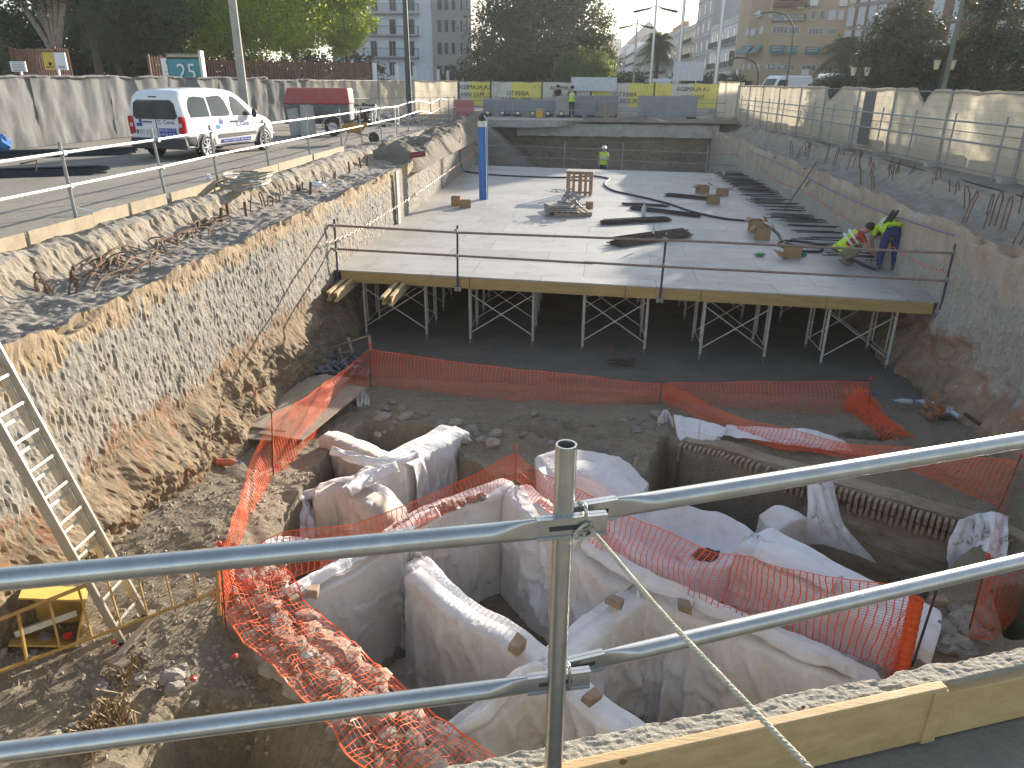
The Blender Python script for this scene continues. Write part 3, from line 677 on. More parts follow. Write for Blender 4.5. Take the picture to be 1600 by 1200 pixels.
# masonry of the long wall under the net : rough blocks
def rock_mb(c,r,sc,n=9,m=6,jit=.22): return MB().ball(c,r,n,m,sc,jit=jit)
M_stone=mat('stone_pale',(.42,.37,.30),(.30,.26,.21),rough=.95,scale=4,bst=.6,bscale=30,fine=.4)
M_stone2=mat('stone_grey',(.33,.30,.27),(.24,.215,.19),rough=.95,scale=4,bst=.6,bscale=30,fine=.4)
random.seed(11)
root=empty('stone_wall',PZ(520,1060,-3.1),'sunlit rubble stone wall under the orange net between the dark pit and the cloth cells','stone wall')
for (tt,side) in [(t,s) for t in range(19) for s in (-1,0,1)]:
    P=[Vector((x,y,0)) for x,y in W0]; Q=resample(P,.05); i=int((tt+.5)/19*(len(Q)-8))
    p=Q[i]; d=(Q[i+1]-p).normalized(); n=Vector((d.y,-d.x,0))
    c=Vector((p.x,p.y,-3.09-.05*abs(side)))+n*side*.24+Vector((random.uniform(-.05,.05),random.uniform(-.05,.05),0))
    rr=random.uniform(.10,.17)
    mb=MB().ball((0,0,0),rr,9,6,(1.25,.95,.6),jit=.2); M=Matrix.Translation(c)@Matrix.Rotation(random.uniform(0,3),4,'Z')
    mb.v=[tuple(M@Vector(v)) for v in mb.v]
    part(root,mb,'stone_block',M_stone if random.random()<.6 else M_stone2)
# loose stones
STP=[rock_mb((0,0,0),1,(1.3,1,.7),9,7,.24).build('stone',M_stone if k%2 else M_stone2) for k in range(5)]
def stone(i,x,y,z,r,label,group):
    src=STP[i%5]; o=src.copy(); COL.objects.link(o); o.location=(x,y,z); o.scale=(r,r,r); o.rotation_euler=(random.uniform(-.4,.4),random.uniform(-.4,.4),random.uniform(0,6.3))
    return tag(o,label,'stone',group)
def stones(px,z,label,group,r=(.05,.12)):
    for i,(u,v) in enumerate(px):
        p=PZ(u,v,z); stone(i,p.x,p.y,max(zfloor(p.x,p.y),z-.1 if z>-3.6 else -9)+.02,random.uniform(*r),label,group)
stones([(745,678),(752,686),(738,672),(770,695),(762,690),(700,658),(712,664),(690,664),(775,682),(730,690)],-3.25,'pale broken stone in the loose pile right of the wedge-shaped cloth wall','broken stones by the wedge wall',(.06,.12))
stones([(628,640),(634,650),(604,636),(598,650),(590,645),(612,628),(640,648)],-3.3,'flat stone on the soil bank behind the cloth walls','stones on the back soil bank',(.07,.13))
stones([(920,712),(928,720),(944,700),(936,708),(950,718),(985,652),(975,660),(1005,655),(1028,645),(995,672)],-3.25,'stone at the front edge of the central mound','stones along the central mound',(.05,.10))
stones([(228,1035),(262,1058),(270,1065),(278,1043),(285,1050),(160,1095),(170,1110),(210,1020),(235,975),(222,1062),(300,1090),(350,1030),(120,1150),(90,1170),(60,1040),(20,1025),(14,1050),(48,1030),(30,1015),(75,1022),(180,860),(200,842),(175,850),(190,862)],-3.1,'stone lying on the dry soil near the yellow barrier','stones around the yellow barrier',(.03,.085))
stones([(1490,955),(1505,975),(1475,985),(1498,1000),(1520,990),(1480,1010),(1530,965),(1500,1010)],-3.3,'flat paving stone in the right corner beside the orange net roll','old paving stones',(.09,.14))
for p,l in (((962,940,-3.08),'brick piece weighing down the cloth between the two dark cells'),((1068,945,-3.05),'square brick weighing down the long wrinkled cloth'),((925,1088,-3.15),'reddish stone on the cloth arch left of the right dark cell'),((808,1006,-3.08),'broken brick on the cloth beside the galvanised post'),((457,935,-3.05),'stone on the cloth at the left end of the sunlit crest'),((490,925,-3.05),'smaller stone on the cloth near the left end of the sunlit crest'),((1465,940,-3.2),'reddish brown stone next to the orange net roll')):
    q=PZ(*p); mb=MB().box((0,0,0),(.17,.12,.09)); mb.v=[tuple(Vector(v)+Vector([random.uniform(-.02,.02)]*3)) for v in mb.v]
    o=mb.build('brick',M_brick,bev=.012); o.location=q; o.rotation_euler=(.1,.15,random.uniform(0,3)); tag(o,l,'brick')
for i,(u,v,r) in enumerate([(620,1022,.11),(600,1036,.10)]):
    q=PZ(u,v,-4.7); stone(i,q.x,q.y,-4.66,r,'round dark stone at the foot of the back corner of the left cell' if i==0 else 'squarish stone beside the round one in the left cell',None)
stones([(655,800),(668,796),(682,790),(694,784),(706,782),(720,778),(738,772),(752,768),(640,812),(628,820),(600,842)],-3.04,'flat pale stone lying on the sunlit crest under the orange net','stones on the sunlit crest',(.05,.10))
stones([(402,880),(414,872),(428,884),(440,872),(420,862),(408,900),(436,896)],-3.02,'pale stone heaped at the left end of the sunlit crest','stones at the left end of the crest',(.06,.11))
stones([(800,660),(835,655),(870,668),(905,655),(820,690),(860,700),(600,668),(612,662),(590,672),(650,652),(665,648)],-3.3,'small stone on the bare soil of the central mound','stones on the bare central mound',(.03,.07))
for s in STP: bpy.data.objects.remove(s)
# gravel and small rubble : nobody could count it
mb=MB(); random.seed(5)
def pebble(x,y,z,r):
    o=len(mb.v); a=random.uniform(0,6)
    pts=[Vector((math.cos(a+k*2.1)*r*random.uniform(.6,1.2),math.sin(a+k*2.1)*r*random.uniform(.6,1.2),-.3*r)) for k in range(3)]+[Vector((random.uniform(-.3,.3)*r,random.uniform(-.3,.3)*r,r*random.uniform(.4,.9)))]
    mb.add([Vector((x,y,z))+p for p in pts],[(0,1,3),(1,2,3),(2,0,3),(2,1,0)])
for i in range(9000):
    x=random.uniform(-5.3,7.0); y=random.uniform(3.2,13.6)
    if i%2: x=random.uniform(-5.3,-2.6); y=random.uniform(3.2,9.5)
    if inpoly(x,y,E_) and random.random()<.75: continue
    k=fb(x*.9,y*.9,21)
    if k<-.05 and random.random()<.7: continue
    pebble(x,y,zfloor(x,y)+.004,random.choice((.008,.012,.016,.02,.03,.045)))
tag(mb.build('gravel',M_stone),'small stones and grit scattered over the soil around the excavated cells','gravel',kind='stuff')
# ---------------- orange safety net ----------------
def net(px,label,seed=1.0,cell=.070,nrow=22,belly=.06,posts=(),tan=None,jit=.25,lean=0,wv=.013,wh=.0050):
    """px: list of (u_top,v_top,u_bot,v_bot,z_bot[,z_top]) ; the top is found above the bottom at the same distance"""
    B=[];T=[]
    for q in px:
        b=PZ(q[2],q[3],q[4]); B.append(b)
        T.append(PY(q[0],q[1],b.y) if len(q)<6 else PZ(q[0],q[1],q[5]))
    L=sum((a-b).length for a,b in zip(B[:-1],B[1:])); n=max(3,int(L/cell))
    def rs(P):
        d=[0]
        for a,b in zip(B[:-1],B[1:]): d.append(d[-1]+(b-a).length)
        out=[]
        for i in range(n+1):
            t=d[-1]*i/n; k=0
            while k<len(d)-2 and t>d[k+1]: k+=1
            out.append(P[k].lerp(P[k+1],(t-d[k])/(d[k+1]-d[k]+1e-9)))
        return out,d
    nrow=int(nrow*1.25)
    Tb,d=rs(T); Bb,_=rs(B); G=[]
    for i in range(n+1):
        s=i*cell; col=[]
        # sag of the top between stakes
        for j in range(nrow+1):
            f=j/nrow; p=Bb[i].lerp(Tb[i],f)
            t=Bb[min(i+1,n)]-Bb[max(i-1,0)]; t.z=0; t.normalize(); nn=Vector((t.y,-t.x,0))
            o=belly*math.sin(f*3.1)*(.6+1.4*noise.noise(Vector((s*.6,f*1.3,seed))))+.03*noise.noise(Vector((s*2.2,f*5,seed+3)))
            sh=.05*noise.noise(Vector((s*.9,f*2.2,seed+6)))+.012*noise.noise(Vector((s*9,f*9,seed+8)))
            edge=min(1,min(i,n-i)/3)
            dz=(.05+.08*(belly>.09))*noise.noise(Vector((s*.8,f*.7,seed+9)))*edge+.010*noise.noise(Vector((s*8,f*14,seed+2)))
            col.append(p+nn*o*edge+t*sh*edge+Vector((0,0,dz)))
        G.append(col)
    root=empty('safety_net',Bb[n//2],label,'safety net')
    mb=MB()
    for i in range(n+1):
        t=(G[min(i+1,n)][0]-G[max(i-1,0)][0]); t.z=0; t.normalize()
        for j in range(nrow):
            a,b=G[i][j],G[i][j+1]; w_=wv*.78
            # knotted strand: wide in the middle of the knot
            mb.add([a-t*w_*.5,a+t*w_*.5,b+t*w_*.5,b-t*w_*.5],[(0,1,2,3)])
    for j in range(nrow+1):
        w_=wh*(2.4 if j in(0,nrow) else 1)
        for i in range(n):
            a,b=G[i][j],G[i+1][j]; u=(G[i][min(j+1,nrow)]-G[i][max(j-1,0)]).normalized()*w_*.5
            mb.add([a-u,b-u,b+u,a+u],[(0,1,2,3)])
    part(root,mb,'mesh',orange)
    for k in posts:
        if isinstance(k,tuple): a,b=k
        else: a,b=B[k],T[k]
        q=MB().tube([a-Vector((0,0,.15)),b+Vector((0,0,.06))],.009,6); p=part(root,q,'stake',rust)
        q=MB().ball(b+Vector((0,0,.09)),.026,8,6,(1,1,1.3)); part(root,q,'stake_cap',red_pl)
    return root
net([(578,545,578,600,-3.42),(650,556,652,610,-3.42),(722,566,724,618,-3.4),(820,580,820,627,-3.4),(925,588,925,632,-3.4),(1034,600,1030,630,-3.4)],'orange net stretched along the front of the scaffold towers, left stretch',1,posts=(0,5),nrow=20)
net([(1034,600,1030,626,-3.45),(1120,598,1120,640,-3.45),(1240,598,1240,650,-3.45),(1360,598,1358,655,-3.45)],'orange net stretched along the front of the scaffold towers, right stretch',2,posts=(3,),nrow=18)
net([(578,545,576,602,-3.42),(520,592,535,640,-3.38),(470,625,480,700,-3.34),(425,652,426,748,-3.32)],'orange net in front of the stack of grey boards',3,posts=(3,),nrow=24,wv=.014)
net([(425,655,426,748,-3.32),(385,750,395,820,-3.2),(345,862,350,965,-3.0)],'sunlit orange net running from the boards down to the yellow barrier',4,posts=(2,),nrow=24,belly=.1)
net([(345,880,352,930,-2.98),(440,830,450,905,-3.08),(548,822,560,862,-3.08),(660,778,668,818,-3.08),(806,708,806,748,-3.08)],'orange net hanging along the sunlit stony crest left of the stake',5,posts=(4,),nrow=20,belly=.08)
net([(806,708,806,748,-3.08),(870,745,850,800,-3.05),(950,798,930,860,-3.05),(1050,828,1030,900,-3.05),(1150,868,1120,950,-3.05)],'orange net hanging in front of the stained cloth bowl',6,nrow=20,belly=.12,wv=.014)
net([(1150,868,1120,950,-3.05),(1200,885,1180,965,-3.2),(1300,905,1290,1010,-3.3),(1430,925,1395,1045,-3.35)],'orange net ending at the upright net roll',7,nrow=24,belly=.12,wv=.016)
net([(1035,603,1040,632,-3.35),(1110,638,1100,662,-3.3),(1230,665,1215,700,-3.25),(1330,690,1320,715,-3.2),(1460,705,1420,735,-3.2),(1592,722,1560,790,-3.2)],'orange net leaning over the white cloth along the big brick wall',8,posts=(5,),nrow=22,belly=.1)
net([(1592,722,1560,880,-3.25),(1565,780,1548,925,-3.25),(1540,880,1515,985,-3.25)],'orange net at the right edge above the old paving',9,posts=(2,),nrow=24,belly=.1)
net([(1345,880,-3.3,0,0)] if 0 else [(1600,880,1590,960,-3.25),(1570,900,1550,1000,-3.25),(1540,900,1515,995,-3.25)],'orange net hanging over the small dark shaft at the right edge',12,nrow=22,belly=.08)
# net lying over the rubble wall
def netlay(path,w_,label,seed,zoff=.06):
    P=resample([Vector((x,y,0)) for x,y in path],.075); root=empty('safety_net',(P[len(P)//2].x,P[len(P)//2].y,-3),label,'safety net'); G=[]
    n=len(P)-1; K=20
    for i,p in enumerate(P):
        d=(P[min(i+1,n)]-P[max(i-1,0)]).normalized(); nn=Vector((d.y,-d.x,0)); col=[]
        for j in range(K+1):
            f=j/K-.5; q=p+nn*(f*w_+.12*fb(i*.05,f,seed))+d*.05*fb(i*.2,j*.2,seed)
            col.append(Vector((q.x,q.y,max(-3.08,min(-2.9,zfloor(q.x,q.y)))+zoff+.05*fb(q.x*3,q.y*3,seed)+.04*abs(fb(i*.3,j*.3,seed)))))
        G.append(col)
    mb=MB()
    for i in range(n+1):
        for j in range(K):
            a,b=G[i][j],G[i][j+1]; t=(G[min(i+1,n)][j]-G[max(i-1,0)][j]).normalized()*.0055
            mb.add([a-t,a+t,b+t,b-t],[(0,1,2,3)])
    for j in range(K+1):
        for i in range(n):
            a,b=G[i][j],G[i+1][j]; u=(G[i][min(j+1,K)]-G[i][max(j-1,0)]).normalized()*(.009 if j in (K,0) else .0028)
            mb.add([a-u,b-u,b+u,a+u],[(0,1,2,3)])
    part(root,mb,'mesh',orange); 
    return root
netlay(W0[1:],.72,'orange net lying flat over the sunlit rubble stone wall',3)
# crumpled net and the upright roll
def crumple(px,z,r,label,seed,n=130):
    P=catmull([PZ(u,v,z) for u,v in px],.05); root=empty('safety_net',P[0],label,'safety net'); mb=MB(); random.seed(seed)
    for k in range(n):
        i=random.randrange(0,len(P)-8); a=random.uniform(0,3.14); pts=[]
        for s in range(8):
            p=P[i+s]; rr=r*(1+.5*fb((i+s)*.1,k*.3,seed))
            pts.append(p+Vector((math.cos(a)*rr*.9+.03*random.uniform(-1,1),math.sin(a*.7)*rr*.5+.03*random.uniform(-1,1),math.sin(a)*rr*.9)))
            a+=random.uniform(-.2,.25)
        mb.tube(pts,.0045,4,caps=False)
    for k in range(n):
        i=random.randrange(1,len(P)-1); p=P[i]; pts=[]
        a0=random.uniform(0,1.5)
        for s in range(7):
            a=a0+s*.3; rr=r*(1+.35*fb(i*.1,a,seed)); pts.append(p+Vector((math.cos(a)*rr*.9,0.1*math.sin(a*2)*r+random.uniform(-.01,.01),math.sin(a)*rr*.9)))
        mb.tube(pts,.005,4,caps=False)
    part(root,mb,'mesh',orange); return root
crumple([(1340,622),(1352,650),(1375,672),(1400,690),(1418,700)],-3.4,.24,'crumpled heap of orange net beside the small round hole',4,170)
root=empty('net_roll',PZ(1410,1045,-3.4),'upright rolled-up orange safety net tied to a dark stake','net roll')
a=PZ(1410,1045,-3.4); b=PY(1432,937,a.y); mb=MB()
d=(b-a); d.normalize(); x=d.cross(Vector((0,1,0))).normalized(); y=x.cross(d)
for k in range(10):
    r=.066-.005*k; rows=[]
    for j in range(30):
        p=a.lerp(b,j/29); rows.append([p+(x*math.cos(t*6.283/20)+y*math.sin(t*6.283/20))*(r*(1+.06*math.sin(j*2.2+k))) for t in range(21)])
    if k in (0,4,8): mb.grid(rows)
part(root,mb,'roll',orange,solid=.004)
mb=MB().tube([a+Vector((.07,-.02,-.1)),b+Vector((.16,0,.12))],.012,6); part(root,mb,'stake',darksteel)
mb=MB()
for k in range(40):
    p=a.lerp(b,random.uniform(.05,.95)); mb.tube([p+x*.06,p+x*random.uniform(.1,.25)-d*random.uniform(.1,.3),p+x*.06-d*random.uniform(.2,.5)],.0022,3,caps=False)
part(root,mb,'loose_strands',orange)
# ---------------- formwork deck ----------------
DZ=-1.85
def dfy(x): return 15.65+(x+5.4)*(14.6-15.65)/(12.45)
def deck_mat():
    m,nt,b=base('deck_plywood'); v=coord(nt,True)
    mp=nt.nodes.new('ShaderNodeMapping'); nt.links.new(v,mp.inputs[0]); mp.inputs['Rotation'].default_value=(0,0,R(1.5)); mp.inputs['Location'].default_value=(.3,.2,0)
    br=nt.nodes.new('ShaderNodeTexBrick'); nt.links.new(mp.outputs[0],br.inputs['Vector'])
    br.offset=.37; br.inputs['Color1'].default_value=(.46,.44,.41,1); br.inputs['Color2'].default_value=(.38,.365,.34,1); br.inputs['Mortar'].default_value=(.10,.09,.08,1)
    br.inputs['Scale'].default_value=1; br.inputs['Mortar Size'].default_value=.007; br.inputs['Brick Width'].default_value=2.44; br.inputs['Row Height'].default_value=1.22; br.inputs['Mortar Smooth'].default_value=.3
    c=br.outputs['Color']
    c=mix(nt,ramp(nt,nz(nt,v,.7,6,.6),.45,.7,0,.45),c,(.33,.31,.28))
    c=mix(nt,ramp(nt,nz(nt,v,2.3,6,.75),.53,.68,0,.6),c,(.25,.22,.18))
    c=mix(nt,ramp(nt,nz(nt,v,.33,5,.7),.55,.66,0,.45),c,(.28,.235,.18))
    c=mix(nt,ramp(nt,nz(nt,v,24,3,.7),.62,.75,0,.5),c,(.2,.18,.15))
    nt.links.new(c,b.inputs['Base Color'])
    nt.links.new(ramp(nt,nz(nt,v,1.6,4),.3,.7,.42,.6),b.inputs['Roughness']); b.inputs['Specular IOR Level'].default_value=.45
    bump(nt,b,nz(nt,v,5,5,.6),.12,.02); return m
root=empty('formwork_deck',(0.8,20,DZ),'broad pale plywood deck filling the excavation on scaffold towers','formwork deck')
poly_=[(-5.75,15.75),(-5.4,15.65),(7.25,14.58),(7.5,15.5),(7.2,35.2),(5.6,36.2),(-1.9,37.1),(-5.3,37.7),(-5.6,37.6)]
mb=MB(); mb.prism(poly_,DZ-.03,DZ,lambda p,d:(p[0],p[1],d)); part(root,mb,'plywood_sheets',deck_mat())
xs=[-5.3,-2.35,1.0,2.55,5.0,7.0]
for i,(a,b) in enumerate(zip(xs[:-1],xs[1:])):
    mb=MB(); z=DZ-.15; mb.bar((a+.006,dfy(a)+.02,z),(b-.006,dfy(b)+.02,z),.05,.23); part(root,mb,'edge_beam',woody,bev=.004)
for x in [-4.9+.62*i for i in range(20)]:
    part(root,MB().bar((x,dfy(x)+.1,DZ-.13),(x,36,DZ-.13),.08,.16),'joist',woodg)
M_hb=wood
for (u1,v1,u2,v2,l) in ((488,462,530,436,0),(605,470,640,445,0)):
    a=PZ(u1,v1,-2.13); a.x=max(a.x,-5.12); b=Vector((a.x+.02,dfy(a.x)+1.5,-2.13))
    for dx in (-.085,.085):
        mb=MB()
        for dz in (-.08,.08): mb.bar(a+Vector((dx,random.uniform(-.08,.05),dz)),b+Vector((dx,0,dz)),.08,.04)
        mb.bar(a+Vector((dx,.02,0)),b+Vector((dx,0,0)),.03,.13); part(root,mb,'protruding_beam',M_hb,bev=.004)
# scaffold towers
galvb=mat('galv_bright',(.62,.62,.58),(.48,.48,.45),rough=.5,metal=.25,scale=10)
def tower(W,loc,label,cat='scaffold tower'):
    root=empty('scaffold_tower',loc,label,cat,'scaffold towers under the deck'); D=1.15; HT=1.52
    def leg(x,y,parent,rr=.031):
        mb=MB().cyl((x,y,.16),(x,y,HT-.12),rr,8); o=mb.build('leg',galvb,parent)
        mb=MB().cyl((x,y,.0),(x,y,.18),.017,6).box((x,y,.008),(.14,.14,.012))
        for k in range(3):
            a=k*2.1; mb.tube([(x+.02*math.cos(a),y+.02*math.sin(a),.17),(x+.075*math.cos(a),y+.075*math.sin(a),.06)],.006,4)
        mb.build('base_jack',galvd,o)
        MB().cyl((x,y,HT-.14),(x,y,HT-.02),.017,6).box((x,y,HT-.02),(.17,.13,.012)).box((x-.08,y,HT+.02),(.008,.13,.09)).box((x+.08,y,HT+.02),(.008,.13,.09)).build('fork_head',galvd,o)
    for x in (0,W):
        leg(x,0,root); leg(x,D,root)
        mb=MB().cyl((x,.2,.35),(x,.2,HT-.15),.018,6).cyl((x,D-.2,.35),(x,D-.2,HT-.15),.018,6)
        for z in (.38,.72,1.06,1.36):
            mb.cyl((x,0,z),(x,.2,z),.014,6); mb.cyl((x,D,z),(x,D-.2,z),.014,6)
        mb.cyl((x,0,HT-.16),(x,D,HT-.16),.02,6).cyl((x,.2,.36),(x,D-.2,.36),.016,6)
        mb.build('side_frame',galvb,root)
    for y in (0,D):
        mb=MB().cyl((0,y-.03,.30),(W,y-.03,HT-.28),.0125,6).cyl((0,y-.045,HT-.28),(W,y-.045,.30),.0125,6).box((W/2,y-.04,(HT+.02)/2),(.03,.05,.05)); mb.build('cross_brace',galvb,root)
    mb=MB().cyl((0,.0,HT-.22),(W,D,HT-.3),.012,6).cyl((W,0,HT-.22),(0,D,HT-.3),.012,6); mb.build('cross_brace',galvb,root)
    return root
names=['leftmost scaffold tower under the front edge of the deck, by the long planks','scaffold tower under the second rail post of the deck front','middle scaffold tower of the front row, above the tangle of black wire','scaffold tower under the deck front, second from the right wall','rightmost scaffold tower of the front row next to the earth wall']
pairs=[(541,643),(722,828),(914,1020),(1112,1222),(1312,1425)]
fx=[]
for (a,b) in pairs:
    xa=PY(a,470,14.6).x; xb=PY(b,475,14.5).x; fx.append((xa,xb-xa))
tw=None
for i,(x,W) in enumerate(fx):
    y=dfy(x)+.28
    tower(W if W<1.6 else 1.5,(x,y,-3.52),names[i])
tw=tower(1.42,(fx[0][0],dfy(0)+2.9,-3.52),'scaffold tower standing in the dark far under the deck')
for j in range(6):
    for i,(x,W) in enumerate(fx):
        if j==0 and i==0: continue
        copy_tree(tw,(x+random.uniform(-.1,.1),dfy(0)+2.9+j*2.75+random.uniform(-.15,.15),-3.52))
# guard rails
brownp=mat('brown_rail',(.30,.21,.16),(.20,.15,.13),rough=.7,scale=8,fine=.2)
navy=plain('navy_post',(.045,.055,.10),.5)
def pole_rail(root,posts,rails,rp,rr,mp,mr,clamps=True):
    for a,b in posts:
        o=part(root,MB().cyl(a,b,rp,10),'post',mp)
    for pts in rails: part(root,MB().tube(pts,rr,8),'rail',mr)
root=empty('guard_rail',(1,15.1,DZ),'brown two-bar guard rail along the front edge of the plywood deck','guard rail')
P=[]
for (u,v,h) in ((520,340,1.13),(714,400,1.10),(1037,400,1.12),(1482,430,1.15)):
    x=PY(u,v,15.0).x; y=dfy(x)-.05; x=PY(u,v,y).x
    P.append(((x,y,DZ-.32),(x+(.02 if u<1400 else .0),y+.02,DZ+h)))
pole_rail(root,P,[[(P[0][0][0]-.35,dfy(-5.4)-.03,DZ+1.0),(P[1][0][0],dfy(P[1][0][0])-.08,DZ+.96),(P[2][0][0]+.1,P[2][0][1]-.04,DZ+.99)],
   [(P[2][0][0]-.3,P[2][0][1]-.08,DZ+1.01),(P[3][0][0]+.3,P[3][0][1]-.06,DZ+.98)],
   [(P[0][0][0]-.3,dfy(-5.4)-.03,DZ+.48),(P[1][0][0]+2.9,dfy(P[1][0][0]+2.9)-.06,DZ+.44)],[(P[1][0][0]+2.7,dfy(0)-.1,DZ+.46),(P[2][0][0],P[2][0][1]-.05,DZ+.45)],[(P[2][0][0]-.6,P[2][0][1]-.08,DZ+.47),(P[3][0][0]+.15,P[3][0][1]-.06,DZ+.45)]],.024,.025,navy,brownp)
for a,b in P:
    for h in (1.0,.47): part(root,MB().box((a[0],a[1]-.03,DZ+h),(.07,.08,.07)),'clamp',galvd)
    part(root,MB().box((a[0],a[1]+.03,DZ-.27),(.14,.10,.10)),'foot_bracket',galvd)
root=empty('guard_rail',(1,36.9,DZ),'thin two-bar guard rail at the far end of the plywood deck','guard rail')
P=[]
for u,y in ((743,37.4),(882,36.9),(973,36.7),(1106,35.9)):
    x=PY(u,240,y).x; P.append(((x,y,DZ-.1),(x,y,DZ+1.25)))
pole_rail(root,P,[[(-5.3,37.4,DZ+.98),(0,36.8,DZ+.95),(7.0,35.6,DZ+.90)],[(-5.3,37.4,DZ+.50),(0,36.8,DZ+.46),(7.0,35.6,DZ+.42)]],.025,.024,galvd,brownp)
# blue post
a=Vector((-3.51,26.54,DZ)); root=empty('blue_post',a,'tall blue tube standing on the deck with a thin metal pipe beside it','post')
part(root,MB().cyl(a,a+Vector((-.03,0,2.45)),.14,24),'tube',plain('blue_paint',(.02,.14,.42),.45),smooth=False)
part(root,MB().cyl(a+Vector((-.03,0,2.45)),a+Vector((-.03,0,2.62)),.15,24),'pale_collar',steelw)
part(root,MB().cyl(a+Vector((.17,-.02,0)),a+Vector((.15,-.02,2.7)),.022,8),'side_pipe',galv)
part(root,MB().ball(a+Vector((-.02,0,2.74)),.12,10,6,(1,.7,1)).box(a+Vector((.05,0,2.86)),(.2,.05,.05)),'cap',black)
# steel bundles
def bundle(a,b,n,rad,label,m,rbar=.012,jit=.12,z=DZ):
    a=PZ(*a,z+.05); b=PZ(*b,z+.05); a.z=b.z=z; d=(b-a); L=d.length; ang=math.atan2(d.y,d.x)
    root=empty('steel_bundle',(a+b)/2,label,'steel bundle','bundles of bars on the plywood deck',rz=ang)
    mb=MB()
    for k in range(n):
        y=random.gauss(0,rad*.5); zz=.02+abs(random.gauss(0,rad*.32)); zz=min(zz,.02+math.sqrt(max(0,1-(y/rad/1.3)**2))*rad*.7); s=random.uniform(-jit,jit)
        mb.tube([(-L/2+s,y*1.1,zz),(0,y*.9,zz+.01),(L/2+s,y+random.uniform(-.04,.04),zz)],rbar,5)
    mb.build('bars',m,root)
    for s in (-.3,.3):
        q=MB().tube([(s*L,math.cos(t)*rad*1.1,.03+abs(math.sin(t))*rad*.75) for t in [i*.5 for i in range(8)]],.004,4); q.build('wire_tie',darksteel,root)
    return root
bundle((1043,304),(1113,311),34,.13,'black bundle lying behind the cardboard boxes, farthest from the camera',darksteel)
bundle((976,318),(1042,321),26,.10,'short black bundle beside the black hose, behind the water bottle',darksteel)
bundle((988,325),(1090,337),34,.13,'long black bundle with a pointed end just behind the water bottle',darksteel)
bundle((943,348),(1042,343),46,.17,'dark brown bundle in front of the water bottle',mat('bars_brown',(.10,.075,.065),(.06,.045,.045),rough=.7,metal=.3,scale=9),.013)
bundle((962,381),(1070,366),80,.27,'wide spread bundle of thick rusty brown bars nearest the guard rail',mat('bars_brown2',(.17,.12,.09),(.09,.065,.05),rough=.8,scale=12),.017,.1)
# starter bars along the right wall
random.seed(21)
yy=17.6
BP=MB().tube([(0,0,0),(1.25,0,.02)],.0135,6).build('steel_bar',darksteel); nb=0
while yy<35:
    o=BP if nb==0 else BP.copy()
    if nb: COL.objects.link(o)
    nb+=1; tag(o,'straight dark steel bar laid with its end at the right wall of the deck','steel bar','steel bars laid along the right wall')
    o.location=(5.75+random.uniform(-.15,.2)+.012*(yy-17),yy,DZ+.16+random.uniform(-.1,.13)); o.rotation_euler=(0,random.uniform(-.03,.02),random.uniform(-.16,.02)-.08); o.scale=(random.uniform(.85,1.2),1,1)
    yy+=random.choice((.06,.2,.3,.33,.1)) if yy<28 else random.choice((.05,.12,.25))
for l,(p,q,r) in {'long black bar leaning from the deck against the right wall':((1225,330,DZ),(1276,253,None),.016),'shorter black bar leaning on the right wall near the long one':((1241,318,DZ+.1),(1266,280,None),.013)}.items():
    a=PZ(*p); b=PX(q[0],q[1],7.05); tag(MB().tube([a,b],r,6).build('steel_bar',darksteel),l,'steel bar')
a=PZ(1362,378,DZ+.3); b=PX(1396,330,6.6); root=empty('steel_channel',a,'thick dark double bar held upright between the two crouching workers','steel bar')
part(root,MB().bar(a,b,.06,.06).bar(a+Vector((.09,0,0)),b+Vector((.09,0,0)),.05,.05),'bars',darksteel)
# tied grid the workers assemble
mb=MB()
for k in range(9): 
    a=PZ(1352,366+k*5,DZ+.12); mb.tube([a,a+Vector((.75,-.03,0))],.011,5)
for k in range(3):
    a=PZ(1362+k*14,362,DZ+.14); mb.tube([a,PZ(1362+k*13,410,DZ+.14)],.011,5)
tag(mb.build('rebar_cage',darksteel),'small dark steel grid being tied by the two workers','rebar cage')
# boxes
def cbox(u,v,w,d,h,rz,label,flaps=True):
    a=PZ(u,v,DZ); root=empty('cardboard_box',a,label,'box','cardboard boxes on the deck',rz=rz)
    mb=MB(); t=.012
    for x,y,sx,sy in ((0,-d/2,w,t),(0,d/2,w,t),(-w/2,0,t,d-2*t),(w/2,0,t,d-2*t)): mb.box((x,y,h/2),(sx,sy,h))
    mb.box((0,0,.012),(w-2*t,d-2*t,.012)); mb.build('walls',cardb,root)
    if flaps:
        for s in (-1,1):
            M=Matrix.Rotation(s*random.uniform(.5,1.1),3,'Y'); q=MB().box((s*(w/2+.08),0,h+.04*random.uniform(-1,1)),(.17,d*.9,.008),M=M); q.build('flap',cardb,root)
    MB().box((0,0,h*.35),(w*.8,d*.8,h*.6)).build('contents',darksteel,root)
cbox(1097,302,.42,.36,.30,.2,'brown cardboard box with open flaps farthest back, left of its twin')
cbox(1128,305,.42,.36,.24,-.3,'low brown cardboard box with green things inside, right of the far one')
cbox(1114,318,.38,.34,.28,.1,'brown cardboard box at the end of the black bundle')
cbox(1180,362,.34,.34,.34,.1,'rear of the two brown boxes behind the front guard rail')
cbox(1190,374,.36,.34,.32,-.05,'front one of the two adjoining brown boxes behind the front guard rail')
cbox(1237,402,.40,.30,.28,-.2,'brown cardboard box with green bags and a torn flap near the hose loop')
cbox(713,321,.30,.26,.30,.0,'brown box standing on its end left of the blue tube',False)
cbox(727,324,.36,.26,.24,.15,'lower brown box leaning on another near the blue tube',False)
tag(MB().box((0,0,0),(.36,.26,.01),M=Euler((.5,.3,.6)).to_matrix()).build('cardboard_flap',cardb),'torn cardboard flap leaning beside the box near the hose loop','cardboard').location=PZ(1220,397,DZ+.12)
gr_=plain('green_film',(.03,.25,.09),.4)
